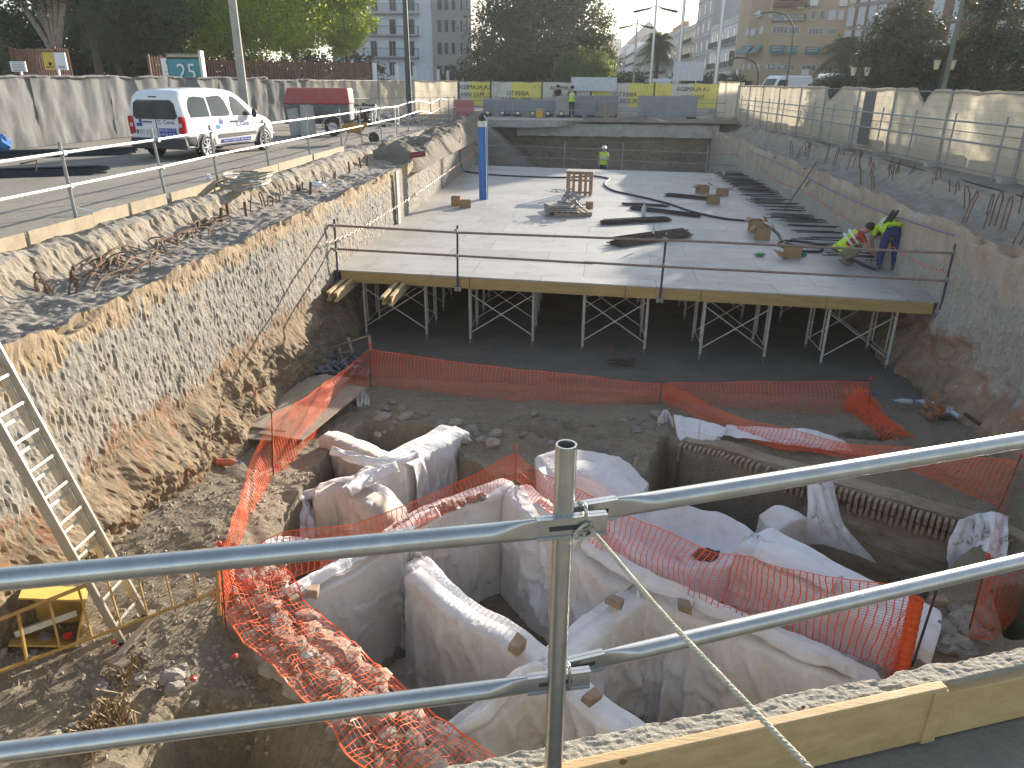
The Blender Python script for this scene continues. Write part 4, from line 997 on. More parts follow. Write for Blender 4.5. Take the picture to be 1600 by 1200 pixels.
for u,v,l in ((1187,398,'small green bag lying alone on the shaded deck'),(1253,398,'green bags lying right of the box near the hose loop')):
    p=PZ(u,v,DZ+.04); tag(MB().ball(p,.09,9,6,(1.5,.7,.5),jit=.3).build('green_bag',gr_),l,'bag')
def bottle(p,label,lay=False,m=plastic,s=1.0,rz=0):
    root=empty('bottle',p,label,'bottle',rz=rz); M=Matrix.Rotation(R(90) if lay else 0,4,'Y')@Matrix.Scale(s,4)
    prof=[(.0,.001),(.045,.0),(.047,.02),(.043,.07),(.047,.12),(.047,.17),(.03,.22),(.014,.25),(.014,.275)]
    mb=MB(); mb.tube([(0,0,z) for r,z in prof],[max(.002,r) for r,z in prof],12); mb.v=[tuple(M@Vector(v)) for v in mb.v]; mb.build('body',m,root,smooth=True)
    mb=MB().cyl((0,0,.275),(0,0,.30),.018,10); mb.v=[tuple(M@Vector(v)) for v in mb.v]; mb.build('cap',plain('blue_cap',(.05,.2,.6),.4),root)
bottle(PZ(1005,340,DZ),'big clear water bottle standing between the dark bundles',s=1.6)
bottle(PZ(1021,365,DZ+.3),'small clear bottle standing on the rusty bundle',s=.8)
bottle(PZ(1130,279,DZ),'clear bottle standing near the far right end of the deck',s=1.3)
# hoses
def hose(px,r,label,m,z=DZ,name='hose',step=.08):
    P=catmull([PZ(p[0],p[1],(p[2] if len(p)>2 else z+r)) for p in px],step)
    return tag(MB().tube(P,r,6).build(name,m,smooth=True),label,'hose')
hose([(700,263),(760,272),(830,276),(885,277),(915,275),(930,275),(951,279),(947,284),(946,290),(960,298),(1000,307),(1045,318),(1080,330),(1130,341),(1178,346),(1200,353),(1217,366),(1222,376),(1240,383),(1280,386),(1284,391),(1275,393),(1245,391),(1222,384),(1218,378),(1235,376),(1270,380),(1300,387),(1330,403),(1352,415),(1368,421)],.035,'long black hose snaking over the deck to the crouching workers',mat('hose_black',(.03,.035,.055),rough=.5))
hose([(853,298),(865,296),(880,297),(882,299),(872,300),(858,299)],.012,'thin loop of pale hose left of the upright pallet',galvd)
# pallet crate + junk
a=PZ(904,306,DZ); root=empty('wooden_crate',a,'upright slatted wooden crate with a pale board on top, behind the scrap pile','crate',rz=-.08)
for x in (-.42,-.2,.02,.24,.42): MB().box((x,0,.42),(.10,.03,.84)).build('slat',mat('crate_wood',(.36,.2,.12),(.26,.14,.09),bst=.2),root)
for x in (-.42,.02,.42): MB().box((x,.55,.42),(.10,.08,.84)).build('slat',MATS['crate_wood'],root)
for z in (.12,.55,.8): MB().box((0,.05,z),(.9,.06,.07)).build('cross_bar',MATS['crate_wood'],root)
MB().box((0,.28,.87),(1.0,.75,.03)).build('top_board',ply,root)
random.seed(31)
a=PZ(888,333,DZ); root=empty('scrap_pile',a,'pallet piled with grey metal scrap and boards in front of the crate','scrap pile',rz=.25)
mb=MB()
for k in range(7): mb.box((-.55+.18*k,0,.13),(.12,1.5,.02))
for y in (-.65,0,.65): mb.box((0,y,.06),(1.2,.1,.1))
mb.build('pallet',woodg,root)
mb=MB()
for k in range(42):
    M=Euler((random.uniform(-.5,.5),random.uniform(-.5,.5),random.uniform(0,3))).to_matrix()
    mb.box((random.gauss(.08,.22),random.gauss(.1,.35),.18+abs(random.gauss(0,.14))),(random.uniform(.1,.5),random.uniform(.04,.12),random.uniform(.02,.06)),M=M)
mb.build('metal_scrap',mat('scrap_metal',(.40,.40,.38),(.16,.15,.14),rough=.6,scale=14,metal=.2),root)
mb=MB()
for k in range(4): mb.box((-.35+.05*k,-.3+.12*k,.17+.035*k),(1.0,.8,.02),rz=.1*k-.2)
mb.build('boards',ply,root)
mb=MB()
for k in range(26):
    M=Euler((random.uniform(-1,1),random.uniform(-1,1),random.uniform(0,3))).to_matrix(); mb.box((random.gauss(.05,.15),random.gauss(.3,.25),.45+abs(random.gauss(0,.12))),(random.uniform(.05,.3),.03,.03),M=M)
mb.build('brackets',galvd,root)
tag(MB().box(PZ(921,320,DZ+.12),(.25,.2,.22)).build('wood_block',MATS['crate_wood'],bev=.01),'small brown wood block right of the scrap pile','wood block')
# things under / before the deck
random.seed(41)
for i,(u,v,w_,L,rz,z) in enumerate([(395,680,.62,2.4,.0,-3.28),(418,664,.62,2.4,-.06,-3.24),(440,672,.60,2.35,-.1,-3.20),(462,690,.8,2.2,-.14,-3.24),(425,700,.6,2.3,-.02,-3.30)]):
    c=[(-5.05,11.2),(-4.85,11.25),(-4.65,11.3),(-4.35,11.0),(-4.9,11.0)][i]
    o=MB().box((0,0,0),(w_,L,.025)).build('board',woodg,bev=.003); o.location=(c[0],c[1],z+.04+.028*i); o.rotation_euler=(0,.05-.02*i,rz-.05)
    tag(o,['lowest grey board of the stack, against the left earth wall','second grey board in the stack by the left earth wall','middle grey board in the stack by the left earth wall','broad dark board at the right of the stack, behind the net','grey board lying across the foot of the stack'][i],'board','grey boards stacked by the left wall')
o=MB().box((0,0,0),(.5,.75,.02)).build('board',ply); o.location=PZ(497,598,-3.3); o.rotation_euler=(0,0,.5); tag(o,'small loose pale board behind the stack of grey boards','board')
mb=MB()
for k in range(150):
    p=PZ(random.uniform(475,580),random.uniform(555,590),-3.4); p.x=max(-5.2,p.x-random.uniform(0,.6))
    M=Euler((random.uniform(-.5,.5),random.uniform(-.5,.5),random.uniform(0,3))).to_matrix(); mb.box((p.x,p.y,p.z+random.uniform(0,.12)),(random.uniform(.1,.4),random.uniform(.02,.09),.015),M=M)
tag(mb.build('debris',mat('grey_debris',(.22,.22,.23),(.10,.10,.11),rough=.8,scale=6)),'heap of grey splintered offcuts in the corner under the deck','debris',kind='stuff')
root=empty('broken_pallet',PZ(545,562,-3.4),'discarded wooden frame leaning among debris below the leftmost tower','wooden frame')
def pz2(u,v,y): return PY(u,v,y)
for a,b in (((512,545),(577,524)),((577,524),(579,548)),((518,556),(552,547)),((544,528),(551,552)),((519,548),(520,565)),((530,543),(535,565))):
    part(root,MB().bar(PY(*a,14.2),PY(*b,14.0),.06,.03),'rail',woodg)
mb=MB(); random.seed(3)
p0=PZ(970,572,-3.45)
for k in range(7):
    mb.tube(catmull([p0+Vector((random.uniform(-.3,.35),random.uniform(-.12,.12),random.uniform(.0,.18))) for _ in range(5)],.04),.007,5)
tag(mb.build('wire_tangle',darksteel),'tangle of black wire on the ground before the middle tower','wire')
tag(MB().ball(PZ(955,548,-3.5),.02,8,5,(1,1,10)).build('marker_stake',red_pl),'thin red marker stake in the shade under the deck','stake')
# right corner litter
for i,(u,v) in enumerate([(1425,628),(1460,632),(1480,637),(1492,645),(1500,652)]):
    bottle(PZ(u,v,-3.33+.06),'crumpled plastic bottle lying among broken bricks by the right wall',True,s=1.1,rz=random.uniform(0,6))
    list(bpy.data.objects)
for o in [o for o in COL.objects if o.name.startswith('bottle') and 'crumpled' in str(o.get('label',''))]: o['group']='crumpled bottles by the right wall'
bottle(PZ(1340,618,-3.3),'bluish crumpled bottle at the top of the orange net heap',True,plain('blue_plastic',(.12,.12,.5),.3),1.3,.4)
bottle(PZ(338,722,-3.15),'reddish bottle lying on the ground at the foot of the left wall',True,plain('red_bottle',(.55,.18,.10),.35),1.2,.1)
M_rb=mat('red_brick',(.40,.15,.08),(.28,.12,.07),bst=.4)
for i in range(26):
    p=PZ(random.gauss(1465,14),random.gauss(645,6),-3.30); o=MB().box((0,0,0),(random.uniform(.06,.16),random.uniform(.04,.1),.04)).build('brick_piece',M_rb); o.location=(p.x,p.y,p.z+random.uniform(0,.08)); o.rotation_euler=(random.uniform(-.5,.5),random.uniform(-.5,.5),random.uniform(0,3)); tag(o,'broken red brick piece in the little heap by the right wall','brick','broken red bricks by the right wall')
tag(MB().tube([PZ(1462,615,-3.25),PZ(1520,655,-3.2),PZ(1600,716,-3.15)],.03,8).build('pipe',darksteel),'dark pipe lying along the foot of the right earth wall','pipe')
tag(MB().bar(PZ(1532,703,-3.28),PZ(1552,716,-3.28),.05,.03).build('wood_stick',woodg),'short pale stick on the ground just above the big galvanised rail','stick')
# ribbons on the walls
def ribbon(px,X,label,m,r=.012):
    P=catmull([PX(u,v,X) for u,v in px],.1); P=[p+Vector((0,0,.03*math.sin(i*1.9))) for i,p in enumerate(P)]
    tag(MB().tube(P,r,5).build('warning_tape',m),label,'tape')
ribbon([(509,380),(555,362),(600,335),(640,310),(690,275),(740,240)],-5.30,'wavy red and white tape hung along the left wall above the deck',plain('tape_red',(.65,.25,.18),.5),.011)
ribbon([(1165,240),(1210,280),(1255,298),(1300,328),(1345,355),(1430,408),(1478,425)],6.88,'wavy orange tape hung along the right wall above the workers',plain('tape_orange',(.6,.17,.08),.5),.010)
P=[PX(u,v,6.95) for u,v in ((1172,236),(1230,262),(1300,298),(1370,328),(1440,352),(1490,368))]
tag(MB().tube(catmull(P,.2),.016,6).build('conduit',plain('purple_tube',(.14,.115,.26),.5)),'thin purple conduit fixed along the right wall','conduit')
P=[PX(u,v,-5.32) for u,v in ((719,215),(718,235),(722,262),(730,269))]
tag(MB().tube(catmull(P,.1),.02,6).build('hanging_cable',darksteel),'dark cable hanging down the left wall near the blue tube','cable')
tag(MB().box((0,0,0),(.06,.30,1.9)).build('post_shadow_strip',conc),'narrow grey concrete strip set upright in the left wall near the deck boxes','post').location=(-5.36,PX(621,300,-5.36).y,-1.3)  # grey strip stands in for the cast shadow of the blue tube
# ---------------- street level : rails ----------------
whitep=mat('pale_rail',(.72,.72,.70),(.60,.60,.58),rough=.4,metal=.25,scale=9)
LYS=[5.4,7.9,10.36,12.94,15.0,17.6,20.5,23.3,25.9,28.5,31.0,33.2,35.6,38.2,40.8,43.4,45.6]
root=empty('guard_rail',(-7.5,25,0),'long pale two-bar guard rail along the street edge beside the white van','guard rail')
random.seed(8); top=[];low=[]
for i,y in enumerate(LYS):
    x=-7.5+random.uniform(-.04,.04)+(-.15 if y>24 else 0); z=random.uniform(1.18,1.28); lean=random.uniform(-.05,.05)
    part(root,MB().tube([(x,y,-.05),(x+lean,y+lean,z)],.024,8),'post',galvd)
    dz=random.uniform(-.12,.12) if y>33 else random.uniform(-.015,.015)
    top.append((x+.03+lean,y,1.08+dz)); low.append((x+.03,y,.62+dz))
    for h in (1.08+dz,.62+dz): part(root,MB().box((x+.03,y,h),(.05,.07,.07)),'clamp',galvd)
for L in (top,low):
    for a,b in zip(L[:-1],L[1:]): part(root,MB().cyl(a,b,.023,8),'rail',whitep)
root=empty('guard_rail',(1,45,0),'thin grey two-bar guard rail across the street beyond the far end of the pit','guard rail')
P=[]
for u in (775,868,945,1045,1133): P.append(PY(u,170,45.3))
for p in P: part(root,MB().cyl((p.x,p.y,0),(p.x,p.y,1.15),.022,8),'post',galvd)
for h in (.98,.5): part(root,MB().cyl((-7.6,45.4,h),(P[-1].x,45.3,h),.02,8),'rail',galvd)
root=empty('guard_rail',(9.4,25,0),'grey two-bar guard rail in front of the beige right-hand fence','guard rail')
RY=[10.0,12.1,14.3,16.4,18.5,20.7,22.8,24.95,27.2,29.0,31.0,32.8,34.8,37,39.4,42]
rx=lambda y: 9.62-(y-18)*.058
pt=[PX(1250,169,9.0).z,PX(1590,187,9.5).z,PX(1250,186,9.0).z,PX(1590,224,9.5).z]
for y in RY: part(root,MB().cyl((rx(y)-.12,y,-.03),(rx(y)-.10,y,1.42),.024,8),'post',galvd)
for h in ((pt[0]+pt[1])/2,(pt[2]+pt[3])/2):
    for a,b in zip(RY[:-1],RY[1:]): part(root,MB().cyl((rx(a)-.17,a,h),(rx(b)-.17,b,h),.023,8),'rail',galvd)
# toe boards
toeb=mat('toe_timber',(.46,.37,.25),(.33,.26,.17),rough=.8,scale=3,bst=.2,fine=.3)
P=[PZ(u,v,0) for u,v in [(-300,465),(0,383),(105,352),(178,335),(252,318),(330,298),(395,280),(432,268),(487,252),(545,238)]]
random.seed(2)
for i,(a,b) in enumerate(zip(P[:-1],P[1:])):
    a=Vector((-7.36,a.y+.04,0)); b=Vector((-7.36,b.y-.04,0))
    o=MB().bar(a+Vector((0,0,.09)),b+Vector((0,0,.09)),.035,.19).build('toe_board',toeb,bev=.003)
    o.location.x+=random.uniform(-.03,.03)
    tag(o,'pale timber toe board lying end to end along the left street edge','board','toe boards along the left street edge')
# debris kerb posts : starter bars of the walls
random.seed(14); cnt=0
rusty=mat('rust_pale',(.20,.12,.07),(.11,.07,.05),rough=.95,scale=30)
def hairpin(p,h,w_,lean,m,parent,r=.012,az=0):
    u=Vector((math.cos(az),math.sin(az),0)); l=Vector(lean)
    pts=[p-u*w_/2-Vector((0,0,.1)),p-u*w_/2+Vector((0,0,h*.6))+l*.6]+[p+u*w_/2*math.cos(math.pi-t)+Vector((0,0,h*.6+h*.4*math.sin(t)))+l for t in (.5,1.0,1.57,2.1,2.6)]+[p+u*w_/2+Vector((0,0,h*.6))+l*.6,p+u*w_/2-Vector((0,0,.1))]
    part(parent,MB().tube(pts,r,5),'starter_bar',m)
for (u,v) in [(110,458),(118,445),(85,460),(95,440),(20,455),(30,460),(345,330),(352,312),(405,322),(412,310),(430,300),(445,290),(395,300),(373,318),(500,285),(470,300),(455,278),(520,280),(537,265)]:
    p=PZ(u,v,-.42); p.x=min(-5.65,max(-6.7,p.x)); hairpin(p,random.uniform(.15,.32),random.uniform(.0,.12),(random.uniform(-.1,.1),random.uniform(-.12,.12),0),rusty,lw,.014,random.uniform(0,3))
for (u,v,k) in [(150,420,0),(185,408,0),(235,385,1),(265,372,1),(300,362,0),(285,350,1),(165,432,1),(210,415,0)]:
    p=PZ(u,v,-.36); p.x=min(-5.7,max(-6.6,p.x)); d=Vector((random.uniform(-.2,.2),1,0)).normalized(); L=random.uniform(.35,.8)
    for q_ in range(4):
        o_=Vector((random.uniform(-.22,.22),random.uniform(-.3,.3),random.uniform(0,.06))); L=random.uniform(.4,1.1)
        pts=[p+o_-d*L/2+Vector((random.uniform(-.08,.08),0,-.04)),p+o_-d*L*.2+Vector((random.uniform(-.08,.08),0,.06)),p+o_+d*L*.2+Vector((random.uniform(-.1,.1),0,.07)),p+o_+d*L/2+Vector((random.uniform(-.12,.12),0,-.05))]
        part(lw,MB().tube(catmull(pts,.05),random.choice((.012,.016)),6),'starter_bar',rusty)
for (u,v) in [(385,340),(343,342),(345,350),(488,268),(553,258),(485,305),(545,262)]:
    p=PZ(u,v,-.4); p.x=min(-5.6,max(-6.7,p.x)); part(lw,MB().cyl(p,p+Vector((random.uniform(-.05,.05),0,.3)),.03,8),'tube_stub',rust)
for (u,v) in [(1237,240),(1246,243),(1258,240),(1262,246),(1290,250),(1303,256),(1322,252),(1328,262),(1345,255),(1362,270),(1378,262),(1392,275),(1395,262),(1398,280),(1420,275),(1424,285),(1436,278),(1440,268),(1475,300),(1480,280),(1484,306),(1493,300),(1512,318),(1530,310),(1538,350),(1545,330),(1552,345),(1568,352),(1560,372),(1335,283),(1350,290),(1508,340),(1590,340),(1572,390),(1284,236),(1270,236)]:
    p=PZ(u,v,-.30); p.x=max(7.35,min(8.5,p.x)); hairpin(p,random.uniform(.25,.55),random.choice((.0,.07,.1,.14)),(random.uniform(-.12,.12),random.uniform(-.15,.15),0),rusty,rw,.013,random.uniform(0,3))
# coil of hoses on the left ledge and a red pipe end
root=empty('hose_coil',PZ(388,288,0),'heap of coiled grey and tan hoses on the toe boards below the van','hose')
c=PZ(388,290,.03)
for k in range(9):
    pts=[c+Vector((.45*math.cos(t)*(1+.1*math.sin(k)),.62*math.sin(t)+.04*k-.2,.04+.022*k+.03*math.sin(2*t+k))) for t in [i*.35+k for i in range(17)]]
    part(root,MB().tube(pts,.022,6),'hose_loop',[woodg,galvd,mat('tan_hose',(.36,.30,.2))][k%3])
tag(MB().tube([PZ(640,243,-.1),PZ(664,240,-.05)],.09,12).build('pipe',mat('maroon',(.20,.035,.04),rough=.5)),'dark red pipe end lying on the soil heap at the pit edge','pipe')
tag(MB().tube([PZ(120,325,.1),PZ(150,332,.04),PZ(170,326,.03),PZ(190,323,.03)],.015,6).build('hose',white),'short white hose lying over the toe board','hose')
tag(MB().ball(PZ(493,288,-.25),.14,9,6,(1.6,1,.5),jit=.35).build('plastic_bag',white),'crumpled white plastic on the broken concrete ledge','bag')
tag(MB().ball(PZ(326,278,.06),.06,9,6,(1,1,1.5),jit=.3).build('plastic_bag',white),'small white plastic bag on the street near the second rail post','bag')
# ---------------- fences ----------------
def fabric_mat(name,c,tr,stripe=True):
    m,nt,b=base(name); v=coord(nt,True)
    k=mix(nt,ramp(nt,nz(nt,v,.8,5,.6),.35,.65),c,tuple(x*.82 for x in c))
    k=mix(nt,ramp(nt,nz(nt,v,6,4,.6,(1,1,.15)),.5,.75,0,.25),k,tuple(x*.7 for x in c))
    nt.links.new(k,b.inputs['Base Color']); b.inputs['Roughness'].default_value=.9
    t=nt.nodes.new('ShaderNodeBsdfTranslucent'); nt.links.new(k,t.inputs[0])
    ms=nt.nodes.new('ShaderNodeMixShader'); ms.inputs[0].default_value=tr
    out=nt.nodes['Material Output']; nt.links.new(b.outputs[0],ms.inputs[1]); nt.links.new(t.outputs[0],ms.inputs[2]); nt.links.new(ms.outputs[0],out.inputs[0])
    bump(nt,b,nz(nt,v,3,5,.6),.4,.05); return m
M_fab=fabric_mat('beige_fabric',(.70,.62,.48),.5)
M_fabg=fabric_mat('grey_fabric',(.215,.212,.205),.2)
def fence(a,b,h,label,fab=M_fab,wires=True,notch=None,seed=1.0,drop=.0,group='fence panels',side=1,fz=.04,frame=True,roll=True):
    a=Vector(a);b=Vector(b); L=(b-a).length; d=(b-a)/L; n=Vector((d.y,-d.x,0))*side
    root=empty('fence_panel',(a+b)/2,label,'fence panel',group)
    if frame:
        for p in (a+d*.03,b-d*.03): part(root,MB().cyl(p,p+Vector((0,0,h)),.021,8),'frame_post',galvd)
        mb=MB()
        for z in (.12,h*.5,h-.05): mb.cyl(a+Vector((0,0,z)),b+Vector((0,0,z)),.014,6)
        part(root,mb,'frame_bars',galvd)
        for p in (a,): part(root,MB().box(p+Vector((0,0,.06)),(.22,.6,.12),rz=math.atan2(d.y,d.x)),'foot_block',conc)
    if wires:
        mb=MB(); k=int(L/.10)
        for i in range(1,k):
            p=a+d*(L*i/k); mb.tube([p+Vector((0,0,.12)),p+Vector((0,0,h-.05))],.0028,3,caps=False)
        for j in range(1,9): mb.tube([a+Vector((0,0,.12+(h-.17)*j/9)),b+Vector((0,0,.12+(h-.17)*j/9))],.003,3,caps=False)
        part(root,mb,'wire_mesh',galvd)
    N=int(L/.08); rows=[]
    for i in range(N+1):
        s=L*i/N; p=a+d*s; top=h-.02+.05*fb(s*.9,seed,1)-drop*math.sin(math.pi*s/L)
        if notch:
            for (c0,w_,dp) in notch: top-=dp*max(0,1-abs(s-c0)/w_)
        row=[]
        for j in range(13):
            z=lerp(.02,top,j/12)
            o=.05+fz*(fb(s*1.1,z*.8,seed)+.4*math.sin(s*6.5+seed)*(z/h))+.02*fb(s*5,z*2,seed)
            q=p+n*o; row.append((q.x,q.y,z))
        if roll:
            for (oo,zz) in ((.05,.025),(.08,0),(.07,-.05),(.03,-.06)):
                q=p+n*(.03+oo*(1+.5*fb(s*4,oo,seed))); row.append((q.x,q.y,top+zz*(1+.4*fb(s*3,7,seed))))
        rows.append(row)
    part(root,MB().grid(rows),'fabric',fab,smooth=True)
    return root
FY=[3.9,7.5,11.1,14.7,18.2,21.7,25.0,27.8,31.0,33.9,36.9,39.6,42.2,44.8]
fx_=lambda y: 9.78-(y-18)*.052
lab=['beige fence panel out at the right, nearest stretch beside the pit','beige fence panel along the right side, second nearest stretch','beige fence panel along the right side, third nearest stretch','tall beige fence panel at the right edge of the photo with a straight top','beige fence panel with a deep V-shaped dip in its top','beige fence panel between the V-shaped dip and the patched panel','beige fence panel with a darker grey cloth patch and a sagging left corner','beige fence panel with the wide sag where the white van roof shows','narrow beige fence panel on the right, just beyond the wide sag','beige fence panel on the right far stretch, fifth from the corner','beige fence panel on the right far stretch, fourth from the corner','beige fence panel on the right far stretch, third from the corner','beige fence panel at the far right corner beside the pit end']
for i,(a,b) in enumerate(zip(FY[:-1],FY[1:])):
    nt_=None
    if i==5: nt_=[(1.6,.55,.34)]
    if i==7: nt_=[(2.9,1.2,.42)]
    fence((fx_(a),a,0),(fx_(b),b,0),1.95,lab[i],notch=nt_,seed=i*3.1,side=1,group='fence panels on the right',wires=(i>=3),fz=.05)
# darker patch cloth
tag(MB().grid([[(fx_(27.0)+.02,26.2+.35*i,.2+.33*j) for j in range(6)] for i in range(4)]).build('cloth_patch',M_fabg,solid=.006),'grey patch of cloth hung over the right-hand fence','cloth').location.x=-.06
for k in range(17):  # unseen row added so that its shadow darkens the lower fence fabric
    y=6+2.45*k; root=empty('shade_barrier',(fx_(y)+1.0,y,0),'low concrete barrier standing on the street behind the right-hand fence','concrete barrier','concrete barriers behind the right fence')
    mb=MB(); mb.prism([(-.28,0),(.28,0),(.24,.12),(.1,.35),(.07,.82),(-.07,.82),(-.1,.35),(-.24,.12)],-1.18,1.18,lambda p,d:(p[0],d,p[1])); mb.build('body',conc,root,bev=.01)
# left fence
LB=[(-18.2,9.0),(-17.9,12.5),(-17.7,16),(-17.5,19.6),(-17.35,23.2),(-17.1,26.8),(-16.8,30.3),(-16.3,33.8),(-15.6,37.2),(-14.6,40.5),(-13.6,43.6),(-12.5,46.6),(-10.9,49.3),(-8.3,50.6)]
labL=['grey cloth fence stretch far out at the left edge','grey cloth fence stretch at the left edge of the photo','grey cloth fence left of the steel bar piles','grey cloth fence stretch directly behind the steel bar piles','grey cloth fence stretch with a bulging cloth left of the van','grey cloth fence stretch just left of the white van','grey cloth fence stretch behind the white van','grey cloth fence stretch under the board with 25','grey cloth fence stretch left of the red trailer','mesh fence with sandy cloth directly behind the red trailer','mesh fence with torn pale cloth right of the red trailer','mesh fence with greenish cloth by the dark green pole','mesh fence with greenish cloth right of the dark green pole']
for i,(a,b) in enumerate(zip(LB[:-1],LB[1:])):
    h=2.15 if i<8 else 2.05
    fence((*a,0),(*b,0),h,labL[i],fab=M_fabg if i<9 else M_fab,wires=(i>=9),frame=(i>=8),seed=50+i*2.3,side=1 if i<9 else -1,group='fence panels on the left',drop=.05,fz=.09)
# banners at the far end
banY=mat('banner_yellow',(.80,.68,.12),(.70,.60,.13),rough=.6,scale=.5); banW=mat('banner_cream',(.66,.62,.52),(.58,.55,.46),rough=.6,scale=.7)
M_ink=plain('banner_ink',(.06,.06,.06),.6)
def banner(x0,x1,label,parts,y0,y1,h=2.0):
    a=Vector((x0,y0,0)); b=Vector((x1,y1,0)); L=(b-a).length; d=(b-a)/L; n=Vector((d.y,-d.x,0))
    root=empty('banner_fence',(a+b)/2,label,'banner','yellow banners on the far fence')
    for p in (a,b): part(root,MB().cyl(p,p+Vector((0,0,h+.05)),.025,8),'frame_post',navy)
    mb=MB()
    k=int(L/.2)
    for i in range(1,k): mb.tube([a+d*(L*i/k)+n*.03+Vector((0,0,.1)),a+d*(L*i/k)+n*.03+Vector((0,0,h))],.004,3,caps=False)
    for z in (.1,1.05,h): mb.tube([a+n*.03+Vector((0,0,z)),b+n*.03+Vector((0,0,z))],.01,4)
    part(root,mb,'wire_mesh',galvd)
    inv=inv_of(root)
    for (s0,s1,m) in parts['bg']:
        rows=[[a+d*(L*lerp(s0,s1,i/8))+n*(-.01+.015*fb(i*.4+s0*9,j*.5,2))+Vector((0,0,lerp(.55,h-.03+.02*math.sin(i),j/4))) for j in range(5)] for i in range(9)]
        part(root,MB().grid(rows),'cloth',m,solid=.004)
    for (txt,s,z,size) in parts['txt']:
        o=a+d*(L*s)+n*.035+Vector((0,0,z))
        text_mesh(txt,size,M_ink,'lettering',inv@frameM(o,d,(0,0,1)),root,ext=.004,mirror=True)
    mb=MB()
    for s in parts.get('x',[]):
        random.seed(int(s*100))
        for k in range(14):
            c=a+d*(L*s+random.choice((-.3,-.15,0,.15,.3))*1.0)+n*.035+Vector((0,0,random.choice((.9,1.1,1.3,1.5,1.7,1.85))))
            for q in (-1,1): mb.bar(c-d*.06-Vector((0,0,.06*q)),c+d*.06+Vector((0,0,.06*q)),.004,.022,up=n)
    if mb.v: part(root,mb,'cross_pattern',M_ink)
bx=[PY(u,150,50.3).x for u in (703,766,846,962,1065)]
banner(-8.2,bx[1],'leftmost yellow and cream banner with mirrored LA ALAMEDA MAS VIVA',dict(bg=[(0,.35,banW),(.35,1,banY)],txt=[('LA ALAMEDA',.48,1.65,.36),('MAS VIVA',.42,1.2,.36)],x=[.88]),50.5,50.4)
banner(bx[1]+.05,bx[2],'second yellow banner with mirrored ABIERTO POR OBRAS',dict(bg=[(0,.4,banW),(.4,1,banY)],txt=[('ABIERTO',.53,1.3,.36),('POR OBRAS',.5,.9,.36)],x=[.06,.92]),50.4,50.3)
banner(bx[2]+.05,bx[3]-1.6,'cream banner with mirrored LA ALAMEDA MAS VIVA behind the standing worker',dict(bg=[(0,1,banW)],txt=[('LA ALAMEDA',.5,1.65,.36),('MAS VIVA',.45,1.2,.36)],x=[]),50.3,50.3)
banner(bx[3]-1.55,bx[4]-1.75,'yellow banner with mirrored ABIERTO POR OBRAS right of the blank white board',dict(bg=[(0,.3,banY),(.3,.6,banW),(.6,1,banY)],txt=[('ABIERTO',.55,1.3,.36),('POR OBRAS',.6,.9,.36)],x=[.12,.93]),50.3,50.3)
banner(bx[4]-1.7,bx[4]+2.2,'rightmost yellow banner with mirrored LA ALAMEDA MAS VIVA next to the beige cloth',dict(bg=[(0,.6,banW),(.3,.92,banY)] if 0 else [(0,.28,banY),(.28,.6,banW),(.6,1,banY)],txt=[('LA ALAMEDA',.6,1.65,.34),('MAS VIVA',.6,1.2,.34)],x=[.1]),50.3,50.2)
fence((bx[4]+2.25,50.2,0),(9.2,48.6,0),2.1,'beige cloth fence at the far right corner joining the banners',seed=81,wires=False,group='fence panels on the right')
fence((9.2,48.6,0),(8.6,44.8,0),2.05,'short beige cloth fence closing the far right corner by the pit end',seed=85,wires=False,group='fence panels on the right',side=-1)
# grey barriers in front of the banners
def plate(u0,u1,v0,y,label,z1=None,m=conc):
    a=PY(u0,180,y); b=PY(u1,180,y); z1=PY((u0+u1)/2,v0,y).z
    root=empty('grey_hoarding',((a.x+b.x)/2,y,0),label,'hoarding')
    part(root,MB().box(((a.x+b.x)/2,y,z1/2+.05),(b.x-a.x,.09,z1-.1)),'panel',m,bev=.02)
    for x in (a.x+.3,b.x-.3): part(root,MB().box((x,y-.1,.06),(.5,.7,.12)),'foot_block',black,bev=.02)
greyp=mat('grey_board',(.26,.27,.30),(.21,.22,.25),rough=.8,scale=2)
plate(755,800,155,49.2,'dark grey hoarding board at the left, beside the red water barrier',m=greyp)
plate(801,866,155,49.1,'dark grey hoarding board behind the yellow box and lamps',m=greyp)
plate(868,893,150,48.6,'small pale concrete board left of the standing worker',m=conc)
plate(896,930,149,48.6,'grey hoarding board directly right of the standing worker',m=greyp)
plate(931,965,149,48.8,'grey hoarding board behind the upright pallet',m=greyp)
plate(996,1088,150,48.4,'long grey hoarding board at the right, below the banner text',m=greyp)
root=empty('pallet',PY(946,178,48.0),'upright slatted pallet leaning on the far grey board','pallet'); root.location.z=0
for k in range(7): part(root,MB().box((PY(935+k*4,178,48.1).x,48.1,.55),(.09,.03,1.05)),'slat',woodg)
for z in (.15,.9): part(root,MB().box((PY(947,178,48.15).x,48.16,z),(1.15,.04,.08)),'cross_bar',woodg)
# blank white sign boards
def board(u0,u1,v0,v1,y,label,m=white,legs=True,name='sign_board'):
    a=PY(u0,v1,y); b=PY(u1,v0,y); root=empty(name,((a.x+b.x)/2,y,0),label,'sign board')
    part(root,MB().box(((a.x+b.x)/2,y,(a.z+b.z)/2),(b.x-a.x,.05,b.z-a.z)),'board',m,bev=.01)
    mb=MB()
    part(root,mb.box(((a.x+b.x)/2,y+.04,a.z+.05),(b.x-a.x,.04,.06)).box(((a.x+b.x)/2,y+.04,b.z-.05),(b.x-a.x,.04,.06)),'frame',steelw)
    if legs:
        for f in (.1,.78): part(root,MB().box((lerp(a.x,b.x,f),y+.1,(a.z)/2+.2),(.10,.08,a.z+.4)),'leg',steelw)
    return root,a,b
board(892,964,121,142,50.0,'blank white board fixed to the far banner fence',m=mat('sign_back',(.60,.62,.66)),legs=False)
